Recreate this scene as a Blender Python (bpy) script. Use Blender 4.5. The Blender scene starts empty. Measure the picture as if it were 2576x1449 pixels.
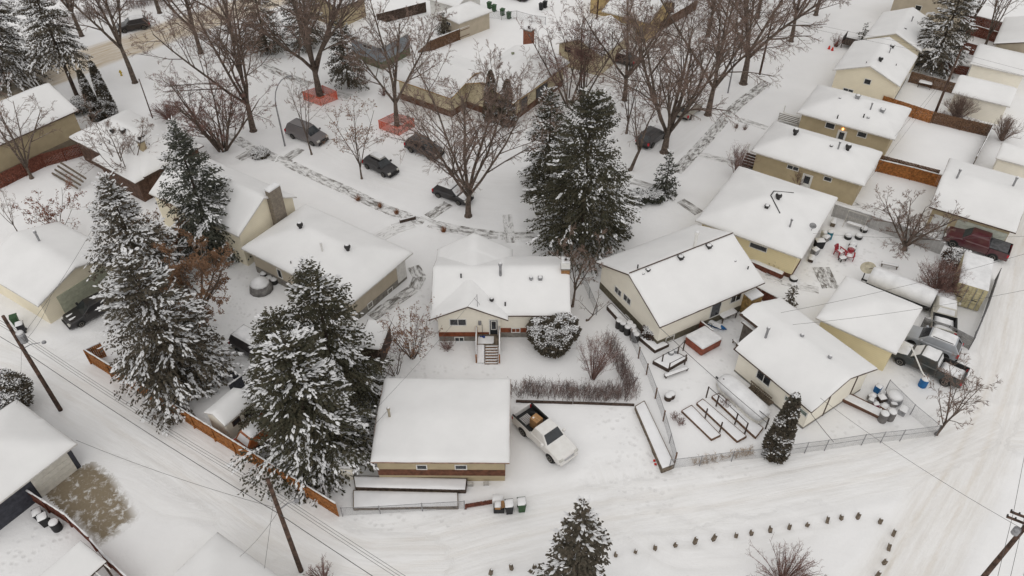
import bpy, bmesh, math, random
import numpy as np
from mathutils import Vector, Matrix
R = math.radians
C = bpy.context.scene.collection
scene = bpy.context.scene

# ---------------------------------------------------------------- camera
CAM_H, PITCH, FOC = 48.0, R(42.0), 1945.4          # FOC and all pixels: photo scaled to 2576 x 1449
cd = bpy.data.cameras.new('camera'); cam = bpy.data.objects.new('camera', cd); C.objects.link(cam)
cam.location = (0, 0, CAM_H); cam.rotation_euler = (R(90) - PITCH, 0, 0)
cd.sensor_width = 36.0; cd.lens = FOC / 2576.0 * 36.0; cd.clip_start = 0.5; cd.clip_end = 6000
scene.camera = cam
# ---------------------------------------------------------------- world, sun, exposure (overcast winter day)
SUN_EL, SUN_AZ = R(50), R(188)
w = bpy.data.worlds.new('World'); scene.world = w; w.use_nodes = True
nt = w.node_tree; bg = nt.nodes['Background']
sky = nt.nodes.new('ShaderNodeTexSky'); sky.sky_type = 'NISHITA'; sky.sun_disc = False
sky.sun_elevation = SUN_EL; sky.sun_rotation = SUN_AZ; sky.dust_density = 5.0; sky.air_density = 1.0
hs = nt.nodes.new('ShaderNodeHueSaturation'); hs.inputs['Saturation'].default_value = 0.08   # cloud cover greys the sky
cloud = nt.nodes.new('ShaderNodeMix'); cloud.data_type = 'RGBA'; cloud.inputs[0].default_value = 0.78; cloud.inputs[7].default_value = (6.68, 6.58, 6.47, 1)   # even overcast deck over the clear sky
nt.links.new(sky.outputs[0], hs.inputs['Color']); nt.links.new(hs.outputs[0], cloud.inputs[6]); nt.links.new(cloud.outputs[2], bg.inputs['Color'])
bg.inputs['Strength'].default_value = 0.118
sl = bpy.data.lights.new('sun', 'SUN'); so = bpy.data.objects.new('sun', sl); C.objects.link(so)
sl.energy = 0.5; sl.angle = R(130); sl.color = (1.0, 0.965, 0.93)
so.rotation_euler = (R(90) - SUN_EL, 0, math.pi - SUN_AZ + 0.0)
vs = scene.view_settings; vs.view_transform = 'Standard'; vs.look = 'None'; vs.gamma = 1.0; vs.use_curve_mapping = False
vs.exposure = 0.09
scene.cycles.max_bounces = 7; scene.cycles.diffuse_bounces = 4; scene.cycles.glossy_bounces = 2
scene.cycles.transparent_max_bounces = 8

# ---------------------------------------------------------------- pixel -> world
CP, SP = math.cos(PITCH), math.sin(PITCH)
def ray(u, v):
    a, b = u - 1288.0, v - 724.5
    return Vector((a, -b * SP + FOC * CP, -b * CP - FOC * SP))
def P(u, v, z=0.0):
    d = ray(u, v); t = (z - CAM_H) / d.z
    return Vector((d.x * t, d.y * t, z))
def top_z(bu, bv, tv):
    """height of a vertical thing that stands at pixel (bu,bv) and whose top is seen at row tv"""
    g = P(bu, bv); d = ray(bu, tv); t = g.y / d.y
    return CAM_H + d.z * t
def mpp(v, z=0.0):
    return (CAM_H - z) / ((v - 724.5) * CP + FOC * SP)      # metres per pixel across, at row v

# ---------------------------------------------------------------- materials
MATS = {}
def _n(nt, t, **k):
    n = nt.nodes.new(t)
    for a, b in k.items():
        if a in n.inputs: n.inputs[a].default_value = b
        else: setattr(n, a, b)
    return n
def mat(name, col, rough=0.7, var=0.12, vscale=3.0, bump=0.0, bscale=20.0, metal=0.0, spec=0.3, snow=0.0, lines=None, col2=None, alpha=1.0, coat=0.0):
    """procedural material: colour + noise variation, bump, optional horizontal/vertical line relief, optional snow lying on upward faces"""
    if name in MATS: return MATS[name]
    m = bpy.data.materials.new(name); m.use_nodes = True; nt = m.node_tree
    b = nt.nodes['Principled BSDF']; L = nt.links.new
    tc = _n(nt, 'ShaderNodeTexCoord')
    no = _n(nt, 'ShaderNodeTexNoise', Scale=vscale, Detail=5.0, Roughness=0.6); L(tc.outputs['Object'], no.inputs['Vector'])
    mx = _n(nt, 'ShaderNodeMix', data_type='RGBA')
    c2 = col2 if col2 else tuple(max(0, c * (1 - 2.2 * var)) for c in col)
    c1 = col if col2 else tuple(min(1, c * (1 + var)) for c in col)
    mx.inputs[6].default_value = (*c1, 1); mx.inputs[7].default_value = (*c2, 1)
    rp = _n(nt, 'ShaderNodeMapRange'); rp.inputs[1].default_value = 0.35; rp.inputs[2].default_value = 0.65
    L(no.outputs['Fac'], rp.inputs[0]); L(rp.outputs[0], mx.inputs[0])
    out = mx.outputs[2]; hgt = None
    if lines:                                   # (axis index, period in metres, strength)
        ax, per, st = lines
        sx = _n(nt, 'ShaderNodeSeparateXYZ'); L(tc.outputs['Object'], sx.inputs[0])
        mm = _n(nt, 'ShaderNodeMath', operation='MULTIPLY'); mm.inputs[1].default_value = 1.0 / per; L(sx.outputs[ax], mm.inputs[0])
        fr = _n(nt, 'ShaderNodeMath', operation='FRACT'); L(mm.outputs[0], fr.inputs[0])
        gr = _n(nt, 'ShaderNodeMapRange'); gr.inputs[1].default_value = 0.0; gr.inputs[2].default_value = 0.16; gr.inputs[3].default_value = 1 - st; gr.inputs[4].default_value = 1.0
        L(fr.outputs[0], gr.inputs[0])
        m2 = _n(nt, 'ShaderNodeMix', data_type='RGBA', blend_type='MULTIPLY'); m2.inputs[0].default_value = 1.0
        L(out, m2.inputs[6]); L(gr.outputs[0], m2.inputs[7]); out = m2.outputs[2]; hgt = gr.outputs[0]
    if snow > 0:
        ge = _n(nt, 'ShaderNodeNewGeometry'); sz = _n(nt, 'ShaderNodeSeparateXYZ'); L(ge.outputs['Normal'], sz.inputs[0])
        n2 = _n(nt, 'ShaderNodeTexNoise', Scale=1.6, Detail=4.0); L(tc.outputs['Object'], n2.inputs['Vector'])
        ad = _n(nt, 'ShaderNodeMath', operation='ADD'); L(sz.outputs[2], ad.inputs[0]); L(n2.outputs['Fac'], ad.inputs[1])
        r2 = _n(nt, 'ShaderNodeMapRange'); r2.inputs[1].default_value = 1.75 - snow; r2.inputs[2].default_value = 1.9 - snow; L(ad.outputs[0], r2.inputs[0])
        m3 = _n(nt, 'ShaderNodeMix', data_type='RGBA'); m3.inputs[7].default_value = (0.80, 0.80, 0.81, 1)
        L(r2.outputs[0], m3.inputs[0]); L(out, m3.inputs[6]); out = m3.outputs[2]
    L(out, b.inputs['Base Color'])
    b.inputs['Roughness'].default_value = rough; b.inputs['Metallic'].default_value = metal
    b.inputs['Specular IOR Level'].default_value = spec; b.inputs['Coat Weight'].default_value = coat
    if bump > 0 or hgt:
        nb = _n(nt, 'ShaderNodeTexNoise', Scale=bscale, Detail=4.0); L(tc.outputs['Object'], nb.inputs['Vector'])
        h = nb.outputs['Fac']
        if hgt:
            am = _n(nt, 'ShaderNodeMath', operation='MULTIPLY_ADD'); am.inputs[1].default_value = 0.3; L(h, am.inputs[0]); L(hgt, am.inputs[2]); h = am.outputs[0]
        bp = _n(nt, 'ShaderNodeBump'); bp.inputs['Strength'].default_value = max(bump, 0.25); bp.inputs['Distance'].default_value = 0.03
        L(h, bp.inputs['Height']); L(bp.outputs[0], b.inputs['Normal'])
    if alpha < 1: b.inputs['Alpha'].default_value = alpha
    MATS[name] = m; return m

SNOW = mat('snow', (0.80, 0.80, 0.81), 0.6, 0.03, 0.5, 0.35, 4.0, spec=0.15)
ROOFSNOW = mat('roof_snow', (0.745, 0.742, 0.738), 0.6, 0.02, 0.35, 0.12, 2.5, spec=0.15)
GLASS = mat('window_glass', (0.030, 0.034, 0.040), 0.08, 0.3, 1.0, spec=0.6)
WHITE = mat('white_trim', (0.70, 0.69, 0.66), 0.5, 0.05)
DARKM = mat('dark_metal', (0.035, 0.033, 0.032), 0.5, 0.2)
GREYM = mat('galvanised', (0.32, 0.32, 0.33), 0.45, 0.15, metal=0.5)
STUCCO_TAN = mat('stucco_tan', (0.43, 0.355, 0.23), 0.9, 0.05, 1.0, 0.3, 40)
STUCCO_GREY = mat('stucco_beige', (0.47, 0.41, 0.32), 0.9, 0.04, 1.0, 0.3, 40)
CREAM = mat('siding_cream', (0.80, 0.73, 0.57), 0.7, 0.02, 0.8, lines=(2, 0.2, 0.10))
CREAMW = mat('siding_white', (0.82, 0.775, 0.67), 0.7, 0.02, 0.8, lines=(2, 0.2, 0.08))
YELLOW = mat('siding_yellow', (0.74, 0.64, 0.40), 0.7, 0.02, 0.8, lines=(2, 0.2, 0.14))
REDWOOD = mat('siding_redwood', (0.23, 0.065, 0.028), 0.7, 0.2, 2.5, lines=(2, 0.15, 0.45))
CONC = mat('concrete', (0.23, 0.215, 0.19), 0.9, 0.15, 3, 0.2, 30)
BLUEGREY = mat('siding_bluegrey', (0.27, 0.30, 0.33), 0.7, 0.06, 1.5, lines=(2, 0.2, 0.15))
FASCIA = mat('fascia_brown', (0.085, 0.055, 0.04), 0.6, 0.15)
FASCIAW = mat('fascia_white', (0.55, 0.53, 0.50), 0.6, 0.1)
WOODO = mat('fence_orange', (0.34, 0.135, 0.038), 0.8, 0.25, 5, 0.2, 30)
WOODR = mat('fence_red', (0.16, 0.055, 0.035), 0.8, 0.25, 5, 0.2, 30)
WOODB = mat('fence_brown', (0.15, 0.085, 0.05), 0.8, 0.25, 5, 0.2, 30)
WOODG = mat('wood_grey', (0.17, 0.135, 0.10), 0.85, 0.25, 4, 0.3, 30)
WOODD = mat('wood_dark', (0.075, 0.052, 0.04), 0.85, 0.25, 4, 0.3, 30)
POLEM = mat('pole_wood', (0.095, 0.058, 0.042), 0.85, 0.3, 3, 0.3, 25)
RUBBER = mat('rubber', (0.02, 0.02, 0.02), 0.8, 0.2)
BARK = mat('bark_elm', (0.135, 0.104, 0.084), 0.95, 0.25, 3, 0.5, 12, snow=0.30)
TWIG = mat('twig_elm', (0.205, 0.145, 0.118), 0.95, 0.2, 1.5)
TWIGR = mat('twig_red', (0.20, 0.118, 0.100), 0.95, 0.25, 1.5)
NEEDLE = mat('needles', (0.044, 0.045, 0.028), 0.8, 0.35, 2.0, col2=(0.066, 0.056, 0.034))
NEEDLEB = mat('needles_brown', (0.066, 0.060, 0.044), 0.8, 0.35, 2.0, col2=(0.098, 0.078, 0.056))
NEEDLEG = mat('needles_blue', (0.048, 0.054, 0.042), 0.8, 0.3, 2.0, col2=(0.066, 0.064, 0.046))
SPTRUNK = mat('spruce_trunk', (0.07, 0.05, 0.04), 0.95, 0.3, 3, 0.4, 15)
TREESNOW = mat('branch_snow', (0.73, 0.73, 0.735), 0.65, 0.06, 1.0)
LEAFBR = mat('dead_leaves', (0.21, 0.115, 0.062), 0.9, 0.3, 2.0, col2=(0.15, 0.085, 0.05))
LEAFRED = mat('dead_leaves_red', (0.22, 0.085, 0.05), 0.9, 0.3, 2.0, col2=(0.14, 0.07, 0.05))

# ---------------------------------------------------------------- mesh building
class MB:
    def __init__(s): s.v = []; s.f = []; s.m = []
    def add(s, vs, fs, mi=0):
        o = len(s.v); s.v.extend([tuple(p) for p in vs]); s.f.extend([tuple(i + o for i in f) for f in fs]); s.m.extend([mi] * len(fs)); return s
    def box(s, x0, x1, y0, y1, z0, z1, mi=0, M=None):
        vs = [Vector((x, y, z)) for z in (z0, z1) for y in (y0, y1) for x in (x0, x1)]
        if M is not None: vs = [M @ p for p in vs]
        return s.add(vs, [(0, 2, 3, 1), (4, 5, 7, 6), (0, 1, 5, 4), (2, 6, 7, 3), (0, 4, 6, 2), (1, 3, 7, 5)], mi)
    def beam(s, a, b, wd, h, mi=0, up=(0, 0, 1)):
        """box beam from a to b, wd across, h high"""
        a, b = Vector(a), Vector(b); d = (b - a); L = d.length
        if L < 1e-6: return s
        d /= L; upv = Vector(up)
        if abs(d.dot(upv)) > 0.99: upv = Vector((0, 1, 0))
        sd = d.cross(upv).normalized(); u = sd.cross(d)
        vs = [p + sd * (i * wd / 2) + u * (j * h / 2) for p in (a, b) for j in (-1, 1) for i in (-1, 1)]
        return s.add(vs, [(0, 1, 3, 2), (4, 6, 7, 5), (0, 4, 5, 1), (2, 3, 7, 6), (0, 2, 6, 4), (1, 5, 7, 3)], mi)
    def tube(s, pts, rad, n=6, mi=0, cap=True):
        pts = [Vector(p) for p in pts]
        if not hasattr(rad, '__len__'): rad = [rad] * len(pts)
        o = len(s.v); ref = Vector((0.31, 0.77, 0.55)); k = len(pts)
        for i, p in enumerate(pts):
            d = (pts[min(i + 1, k - 1)] - pts[max(i - 1, 0)]); d = d.normalized() if d.length > 1e-9 else Vector((0, 0, 1))
            a = d.cross(ref)
            if a.length < 0.05: a = d.cross(Vector((1, 0, 0)))
            a.normalize(); b = d.cross(a)
            for j in range(n):
                t = 2 * math.pi * j / n; s.v.append(tuple(p + (a * math.cos(t) + b * math.sin(t)) * rad[i]))
        nf = 0
        for i in range(k - 1):
            for j in range(n):
                q = (j + 1) % n; s.f.append((o + i * n + j, o + i * n + q, o + (i + 1) * n + q, o + (i + 1) * n + j)); nf += 1
        if cap: s.f.append(tuple(o + j for j in range(n))[::-1]); s.f.append(tuple(o + (k - 1) * n + j for j in range(n))); nf += 2
        s.m.extend([mi] * nf); return s
    def lathe(s, c, prof, n=14, mi=0):
        """prof = [(radius, z)...] about a vertical axis at c"""
        o = len(s.v); k = len(prof)
        for r, z in prof:
            for j in range(n):
                t = 2 * math.pi * j / n; s.v.append((c[0] + r * math.cos(t), c[1] + r * math.sin(t), c[2] + z))
        nf = 0
        for i in range(k - 1):
            for j in range(n):
                q = (j + 1) % n; s.f.append((o + i * n + j, o + i * n + q, o + (i + 1) * n + q, o + (i + 1) * n + j)); nf += 1
        s.f.append(tuple(o + j for j in range(n))[::-1]); s.f.append(tuple(o + (k - 1) * n + j for j in range(n)))
        s.m.extend([mi] * (nf + 2)); return s
    def build(s, name, mats, parent=None, smooth=False, bevel=0.0):
        me = bpy.data.meshes.new(name); me.from_pydata(s.v, [], s.f)
        mats = mats if isinstance(mats, (list, tuple)) else [mats]
        for m in mats: me.materials.append(m)
        if len(mats) > 1: me.polygons.foreach_set('material_index', s.m)
        if smooth: me.polygons.foreach_set('use_smooth', [True] * len(me.polygons))
        o = bpy.data.objects.new(name, me); C.objects.link(o)
        if parent is not None: o.parent = parent
        if bevel > 0:
            bm = o.modifiers.new('bevel', 'BEVEL'); bm.width = bevel; bm.segments = 2; bm.limit_method = 'ANGLE'
        return o
def mesh_np(name, v, faces, mats, parent=None, smooth=False, mi=None):
    """fast mesh from numpy arrays; faces (M,k)"""
    me = bpy.data.meshes.new(name); v = np.asarray(v, np.float32); f = np.asarray(faces, np.int32); M, k = f.shape
    me.vertices.add(len(v)); me.vertices.foreach_set('co', v.ravel())
    me.loops.add(M * k); me.loops.foreach_set('vertex_index', f.ravel())
    me.polygons.add(M); me.polygons.foreach_set('loop_start', np.arange(0, M * k, k, dtype=np.int32))
    mats = mats if isinstance(mats, (list, tuple)) else [mats]
    for m in mats: me.materials.append(m)
    if mi is not None: me.polygons.foreach_set('material_index', np.asarray(mi, np.int32))
    if smooth: me.polygons.foreach_set('use_smooth', np.ones(M, bool))
    me.update(calc_edges=True)
    o = bpy.data.objects.new(name, me); C.objects.link(o)
    if parent is not None: o.parent = parent
    return o
def tag(o, label, cat, group=None):
    o['label'] = label; o['category'] = cat
    if group: o['group'] = group
    return o
def thing(name, label, cat, loc=(0, 0, 0), rz=0.0, group=None):
    o = bpy.data.objects.new(name, None); C.objects.link(o); o.empty_display_size = 0.3
    o.location = loc; o.rotation_euler = (0, 0, rz); return tag(o, label, cat, group)
def copy_tree(o, parent=None):
    c = o.copy(); C.objects.link(c); c.parent = parent
    for ch in list(o.children): copy_tree(ch, c)
    return c

# ---------------------------------------------------------------- value noise (numpy)
_rng = np.random.RandomState(7); _tab = _rng.rand(256, 256)
def vnoise(x, y):
    xi = np.floor(x).astype(int); yi = np.floor(y).astype(int); fx = x - xi; fy = y - yi
    fx = fx * fx * (3 - 2 * fx); fy = fy * fy * (3 - 2 * fy)
    a = _tab[xi % 256, yi % 256]; b = _tab[(xi + 1) % 256, yi % 256]; c = _tab[xi % 256, (yi + 1) % 256]; d = _tab[(xi + 1) % 256, (yi + 1) % 256]
    return (a * (1 - fx) + b * fx) * (1 - fy) + (c * (1 - fx) + d * fx) * fy - 0.5
def fbm(x, y, oct=3):
    s = 0; a = 1.0
    for i in range(oct): s = s + a * vnoise(x * 2 ** i + 17 * i, y * 2 ** i + 31 * i); a *= 0.5
    return s
# ================================================================ THE SETTING: ground, lanes, street, sidewalks
def pl(*pts): return [P(u, v) for u, v in pts]
def smooth_pl(pts, n=8):
    """Catmull-Rom through ground points"""
    p = [pts[0] * 2 - pts[1]] + pts + [pts[-1] * 2 - pts[-2]]; out = []
    for i in range(1, len(p) - 2):
        for k in range(n):
            t = k / n
            out.append(0.5 * ((2 * p[i]) + (p[i + 1] - p[i - 1]) * t + (2 * p[i - 1] - 5 * p[i] + 4 * p[i + 1] - p[i + 2]) * t * t + (3 * p[i] - p[i - 1] - 3 * p[i + 1] + p[i + 2]) * t ** 3))
    return out + [pts[-1]]
LANES = {   # name: (pixel centre line, half width m)
    'lane_left': (smooth_pl(pl((-260, 780), (-60, 870), (60, 915), (200, 988), (400, 1112), (600, 1246), (760, 1352), (900, 1410), (1050, 1412))), 2.6),
    'lane_mid': (smooth_pl(pl((760, 1352), (900, 1400), (1060, 1390), (1250, 1342), (1500, 1288), (1800, 1240), (2100, 1185), (2300, 1140), (2450, 1075))), 2.7),
    'lane_right': (smooth_pl(pl((2760, 200), (2650, 480), (2575, 720), (2535, 900), (2482, 1060), (2420, 1200), (2340, 1340), (2260, 1480), (2150, 1640))), 2.4),
    'lane_spur': (smooth_pl(pl((2470, 1075), (2560, 1085), (2700, 1070))), 2.0),
    'sand_street': (smooth_pl(pl((-260, 330), (-60, 262), (100, 197), (240, 143), (330, 112), (450, 70), (570, 32), (720, -15), (900, -70))), 3.4),
    'crescent': (smooth_pl(pl((430, 160), (600, 235), (760, 300), (900, 385), (1050, 440), (1230, 480), (1420, 470), (1590, 395), (1700, 320), (1800, 235), (1880, 160), (1960, 60), (2030, -40))), 3.6),
}
def dist_pl(X, Y, pts):
    """distance, arc length and signed offset to a polyline"""
    D = np.full(X.shape, 1e9); S = np.zeros(X.shape); O = np.zeros(X.shape); acc = 0.0
    for a, b in zip(pts[:-1], pts[1:]):
        dx, dy = b.x - a.x, b.y - a.y; L = math.hypot(dx, dy)
        if L < 1e-6: continue
        t = np.clip(((X - a.x) * dx + (Y - a.y) * dy) / (L * L), 0, 1)
        qx, qy = X - (a.x + t * dx), Y - (a.y + t * dy); d = np.hypot(qx, qy); m = d < D
        D = np.where(m, d, D); S = np.where(m, acc + t * L, S); O = np.where(m, (dx * qy - dy * qx) / L, O); acc += L
    return D, S, O
def sstep(a, b, x):
    t = np.clip((x - a) / (b - a), 0, 1); return t * t * (3 - 2 * t)
# sidewalks and shovelled walks: (pixel line, width m, how much concrete shows 0..1)
WALKS = [
    ('sidewalk', [(575, 338), (640, 375), (720, 408), (800, 447), (880, 482), (960, 521), (1060, 556), (1160, 579), (1255, 592), (1345, 594)], 1.3, 0.4),
    ('sidewalk', [(660, 162), (700, 182), (775, 211)], 1.3, 0.5),
    ('sidewalk', [(1700, 432), (1755, 375), (1800, 325), (1851, 268), (1931, 206)], 1.35, 0.5),
    ('walkway', [(722, 398), (756, 374)], 1.2, 0.5), ('walkway', [(1078, 546), (1128, 512)], 1.2, 0.6),
    ('walkway', [(1276, 540), (1280, 575), (1284, 610)], 1.0, 0.35),
    ('walkway', [(934, 798), (990, 760), (1040, 726), (1056, 700), (1040, 670)], 1.2, 0.5),
    ('walkway', [(950, 598), (1000, 572), (1038, 560)], 1.6, 0.22),
    ('walkway', [(845, 234), (880, 243)], 1.3, 0.35), ('walkway', [(640, 378), (600, 400)], 1.2, 0.45),
    ('walkway', [(1590, 455), (1650, 472)], 1.0, 0.4), ('walkway', [(1750, 385), (1800, 397), (1850, 410)], 1.0, 0.3),
    ('walkway', [(1860, 300), (1930, 322)], 1.0, 0.3), ('walkway', [(2065, 672), (2078, 700), (2090, 725)], 1.6, 0.6),
    ('walkway', [(1925, 690), (1990, 715), (2060, 730)], 0.9, 0.35), ('walkway', [(2110, 495), (2190, 527), (2240, 552)], 1.0, 0.3),
    ('walkway', [(1712, 505), (1745, 520), (1758, 535)], 1.2, 0.6),
]
xs = np.concatenate([[-2500, -1200, -600, -300, -180, -130, -105], np.arange(-92, 92.01, 0.36), [105, 130, 180, 300, 600, 1200, 2500]])
ys = np.concatenate([[-1500, -600, -200, -60, 0, 14], np.arange(21, 62, 0.26), np.arange(62, 135, 0.36), [150, 180, 240, 400, 800, 1600, 3500]])
GX, GY = np.meshgrid(xs, ys); h = 0.10 * fbm(GX / 9, GY / 9, 3) + 0.045 * fbm(GX / 1.7 + 5, GY / 1.7, 2)
lane = np.zeros(GX.shape); sand = np.zeros(GX.shape); cu = np.zeros(GX.shape); cv = np.zeros(GX.shape)
for k_, px_ in enumerate((((1640, 1170), (1700, 1240), (1790, 1300), (1900, 1320), (2050, 1290)), ((1610, 1180), (1640, 1260), (1720, 1330), (1850, 1360), (2000, 1330)), ((1520, 1200), (1570, 1300), (1690, 1390), (1800, 1395)), ((230, 1185), (330, 1210), (420, 1260), (520, 1280)), ((150, 900), (230, 850), (260, 815)), ((2380, 880), (2440, 910), (2500, 960)))):
    LANES['turn_%d' % k_] = (smooth_pl(pl(*px_)), 1.5)
for nm, (pts, hw) in LANES.items():
    D, S, O = dist_pl(GX, GY, pts); inn = 1 - sstep(hw * 0.8, hw * 1.25, D + 0.5 * fbm(GX / 2.2, GY / 2.2, 2))
    amp = 0.35 if nm == 'crescent' else .5 if nm.startswith('turn') else 1.0
    h = h * (1 - 0.75 * inn * amp) - 0.05 * inn * amp
    for off in (-0.85, 0.85):                                   # wheel ruts that wander
        wv = off + 0.25 * np.sin(S / 7 + off) ; rut = np.exp(-((O - wv) / 0.24) ** 2)
        wv2 = off * 1.5 + 0.4 * np.sin(S / 11 + 2); rut2 = np.exp(-((O - wv2) / 0.2) ** 2)
        h -= (0.045 * rut + 0.02 * rut2) * inn * (0.4 if nm == 'crescent' else 1)
        if nm != 'crescent': sand = np.maximum(sand, rut * inn * ({'lane_right': .34, 'sand_street': 1.0}.get(nm, .0 if nm.startswith('turn') else .13)))
    if nm != 'sand_street' and not nm.startswith('turn'):
        h += 0.10 * amp * np.exp(-((D - hw * 1.25) / 0.45) ** 2) * (0.6 + vnoise(S / 3, O))    # windrow at the edge
    if nm == 'sand_street': sand = np.maximum(sand, inn * 1.0)
    elif nm == 'lane_right' : sand = np.maximum(sand, 0.12 * inn)
    m = inn > lane; lane = np.maximum(lane, inn * (0.45 if nm == 'crescent' else .55 if nm.startswith('turn') else 1)); cu = np.where(m, S, cu); cv = np.where(m, O, cv)
cu = np.where(lane < 0.02, GX, cu); cv = np.where(lane < 0.02, GY, cv)
# churned driveway where the white pickup turns, trodden yards
tramp = np.zeros(GX.shape)
for px_, wd_ in (((1242, 925), (1250, 960), (1290, 1000), (1310, 1060)), 1.0), (((1242, 925), (1180, 930), (1110, 935), (1040, 940)), .8), (((1830, 810), (1780, 870), (1850, 930)), 1.6), (((1850, 930), (1740, 960), (1700, 1000)), .7), (((2040, 700), (2110, 660), (2180, 640), (2240, 700)), 1.6), (((2110, 640), (2200, 600)), 1.2), (((640, 900), (620, 800), (640, 700)), 2.0), (((230, 1290), (130, 1340), (40, 1400)), 1.5), (((1060, 700), (1075, 800), (1080, 900)), .7), (((1560, 1190), (1640, 1230), (1620, 1130), (1560, 1060)), 2.4), (((2110, 1080), (2250, 1070)), .8), (((900, 1310), (1000, 1316), (1150, 1300)), .9), (((2300, 960), (2420, 940)), 1.5), (((1860, 1180), (1780, 1195), (1700, 1205)), .8):
    D, S, O = dist_pl(GX, GY, smooth_pl(pl(*px_))); tramp = np.maximum(tramp, (1 - sstep(wd_ * .4, wd_ * 1.3, D + .5 * fbm(GX / 1.3, GY / 1.3, 2))))
h = h + tramp * (0.07 * fbm(GX / .55, GY / .55, 2) - .025)
for (u, v, r) in ((1640, 1250, 7.5), (1560, 1330, 6.0), (270, 850, 6.0), (2440, 900, 5), (1500, 1190, 4.5)):
    c = P(u, v); D = np.hypot(GX - c.x, GY - c.y); k = 1 - sstep(r * 0.5, r, D)
    h += k * (0.09 * fbm(GX / 0.9, GY / 0.9, 2) - 0.02)
arc0 = smooth_pl(pl((1640, 1170), (1700, 1240), (1790, 1300), (1900, 1320), (2050, 1290))); arc1 = smooth_pl(pl((1610, 1180), (1640, 1260), (1720, 1330), (1850, 1360), (2000, 1330)))
arc2 = smooth_pl(pl((1560, 1260), (1600, 1330), (1690, 1390), (1800, 1395))); arc3 = smooth_pl(pl((230, 1185), (330, 1210), (420, 1260), (520, 1280)))
for a in (arc0, arc1, arc2, arc3):
    D, S, O = dist_pl(GX, GY, a)
    for off in (-0.8, 0.8): h -= 0.05 * np.exp(-((O - off) / 0.17) ** 2) * (D < 1.5); h += 0.03 * np.exp(-((O - off - 0.3) / 0.15) ** 2) * (D < 1.6)
for nm, px, wd, sh in WALKS:
    D, S, O = dist_pl(GX, GY, smooth_pl(pl(*px)))
    inn = 1 - sstep(wd / 2 - 0.05, wd / 2 + 0.45, D); h = h * (1 - inn) - 0.05 * inn
    h += 0.07 * np.exp(-((D - wd / 2 - 0.6) / 0.35) ** 2)
DRIVE = [(97, 1238), (197, 1174), (236, 1156), (290, 1190), (330, 1245), (360, 1300), (300, 1352), (245, 1385), (205, 1345), (165, 1298)]
def in_poly(X, Y, pts):
    r = np.zeros(X.shape, bool); n = len(pts); j = n - 1
    for i in range(n):
        a, b = pts[i], pts[j]
        c = ((a.y > Y) != (b.y > Y)) & (X < (b.x - a.x) * (Y - a.y) / ((b.y - a.y) or 1e-9) + a.x); r ^= c; j = i
    return r
dp = pl(*DRIVE); Dd, _, _ = dist_pl(GX, GY, dp + [dp[0]]); ins = in_poly(GX, GY, dp)
k = np.where(ins, 1.0, 1 - sstep(0.1, 1.6, Dd)); h = h * (1 - k) + np.where(ins & (Dd > .25), -0.05, -0.012) * k
far = sstep(95, 200, np.hypot(GX, GY - 60)); h = h * (1 - far)
def ground_z(x, y):
    j = int(np.clip(np.searchsorted(xs, x), 1, len(xs) - 1)); i = int(np.clip(np.searchsorted(ys, y), 1, len(ys) - 1)); return float(h[i, j])
ny, nx = GX.shape; V = np.stack([GX, GY, h], -1).reshape(-1, 3)
idx = np.arange(ny * nx).reshape(ny, nx); F = np.stack([idx[:-1, :-1], idx[:-1, 1:], idx[1:, 1:], idx[1:, :-1]], -1).reshape(-1, 4)
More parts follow.
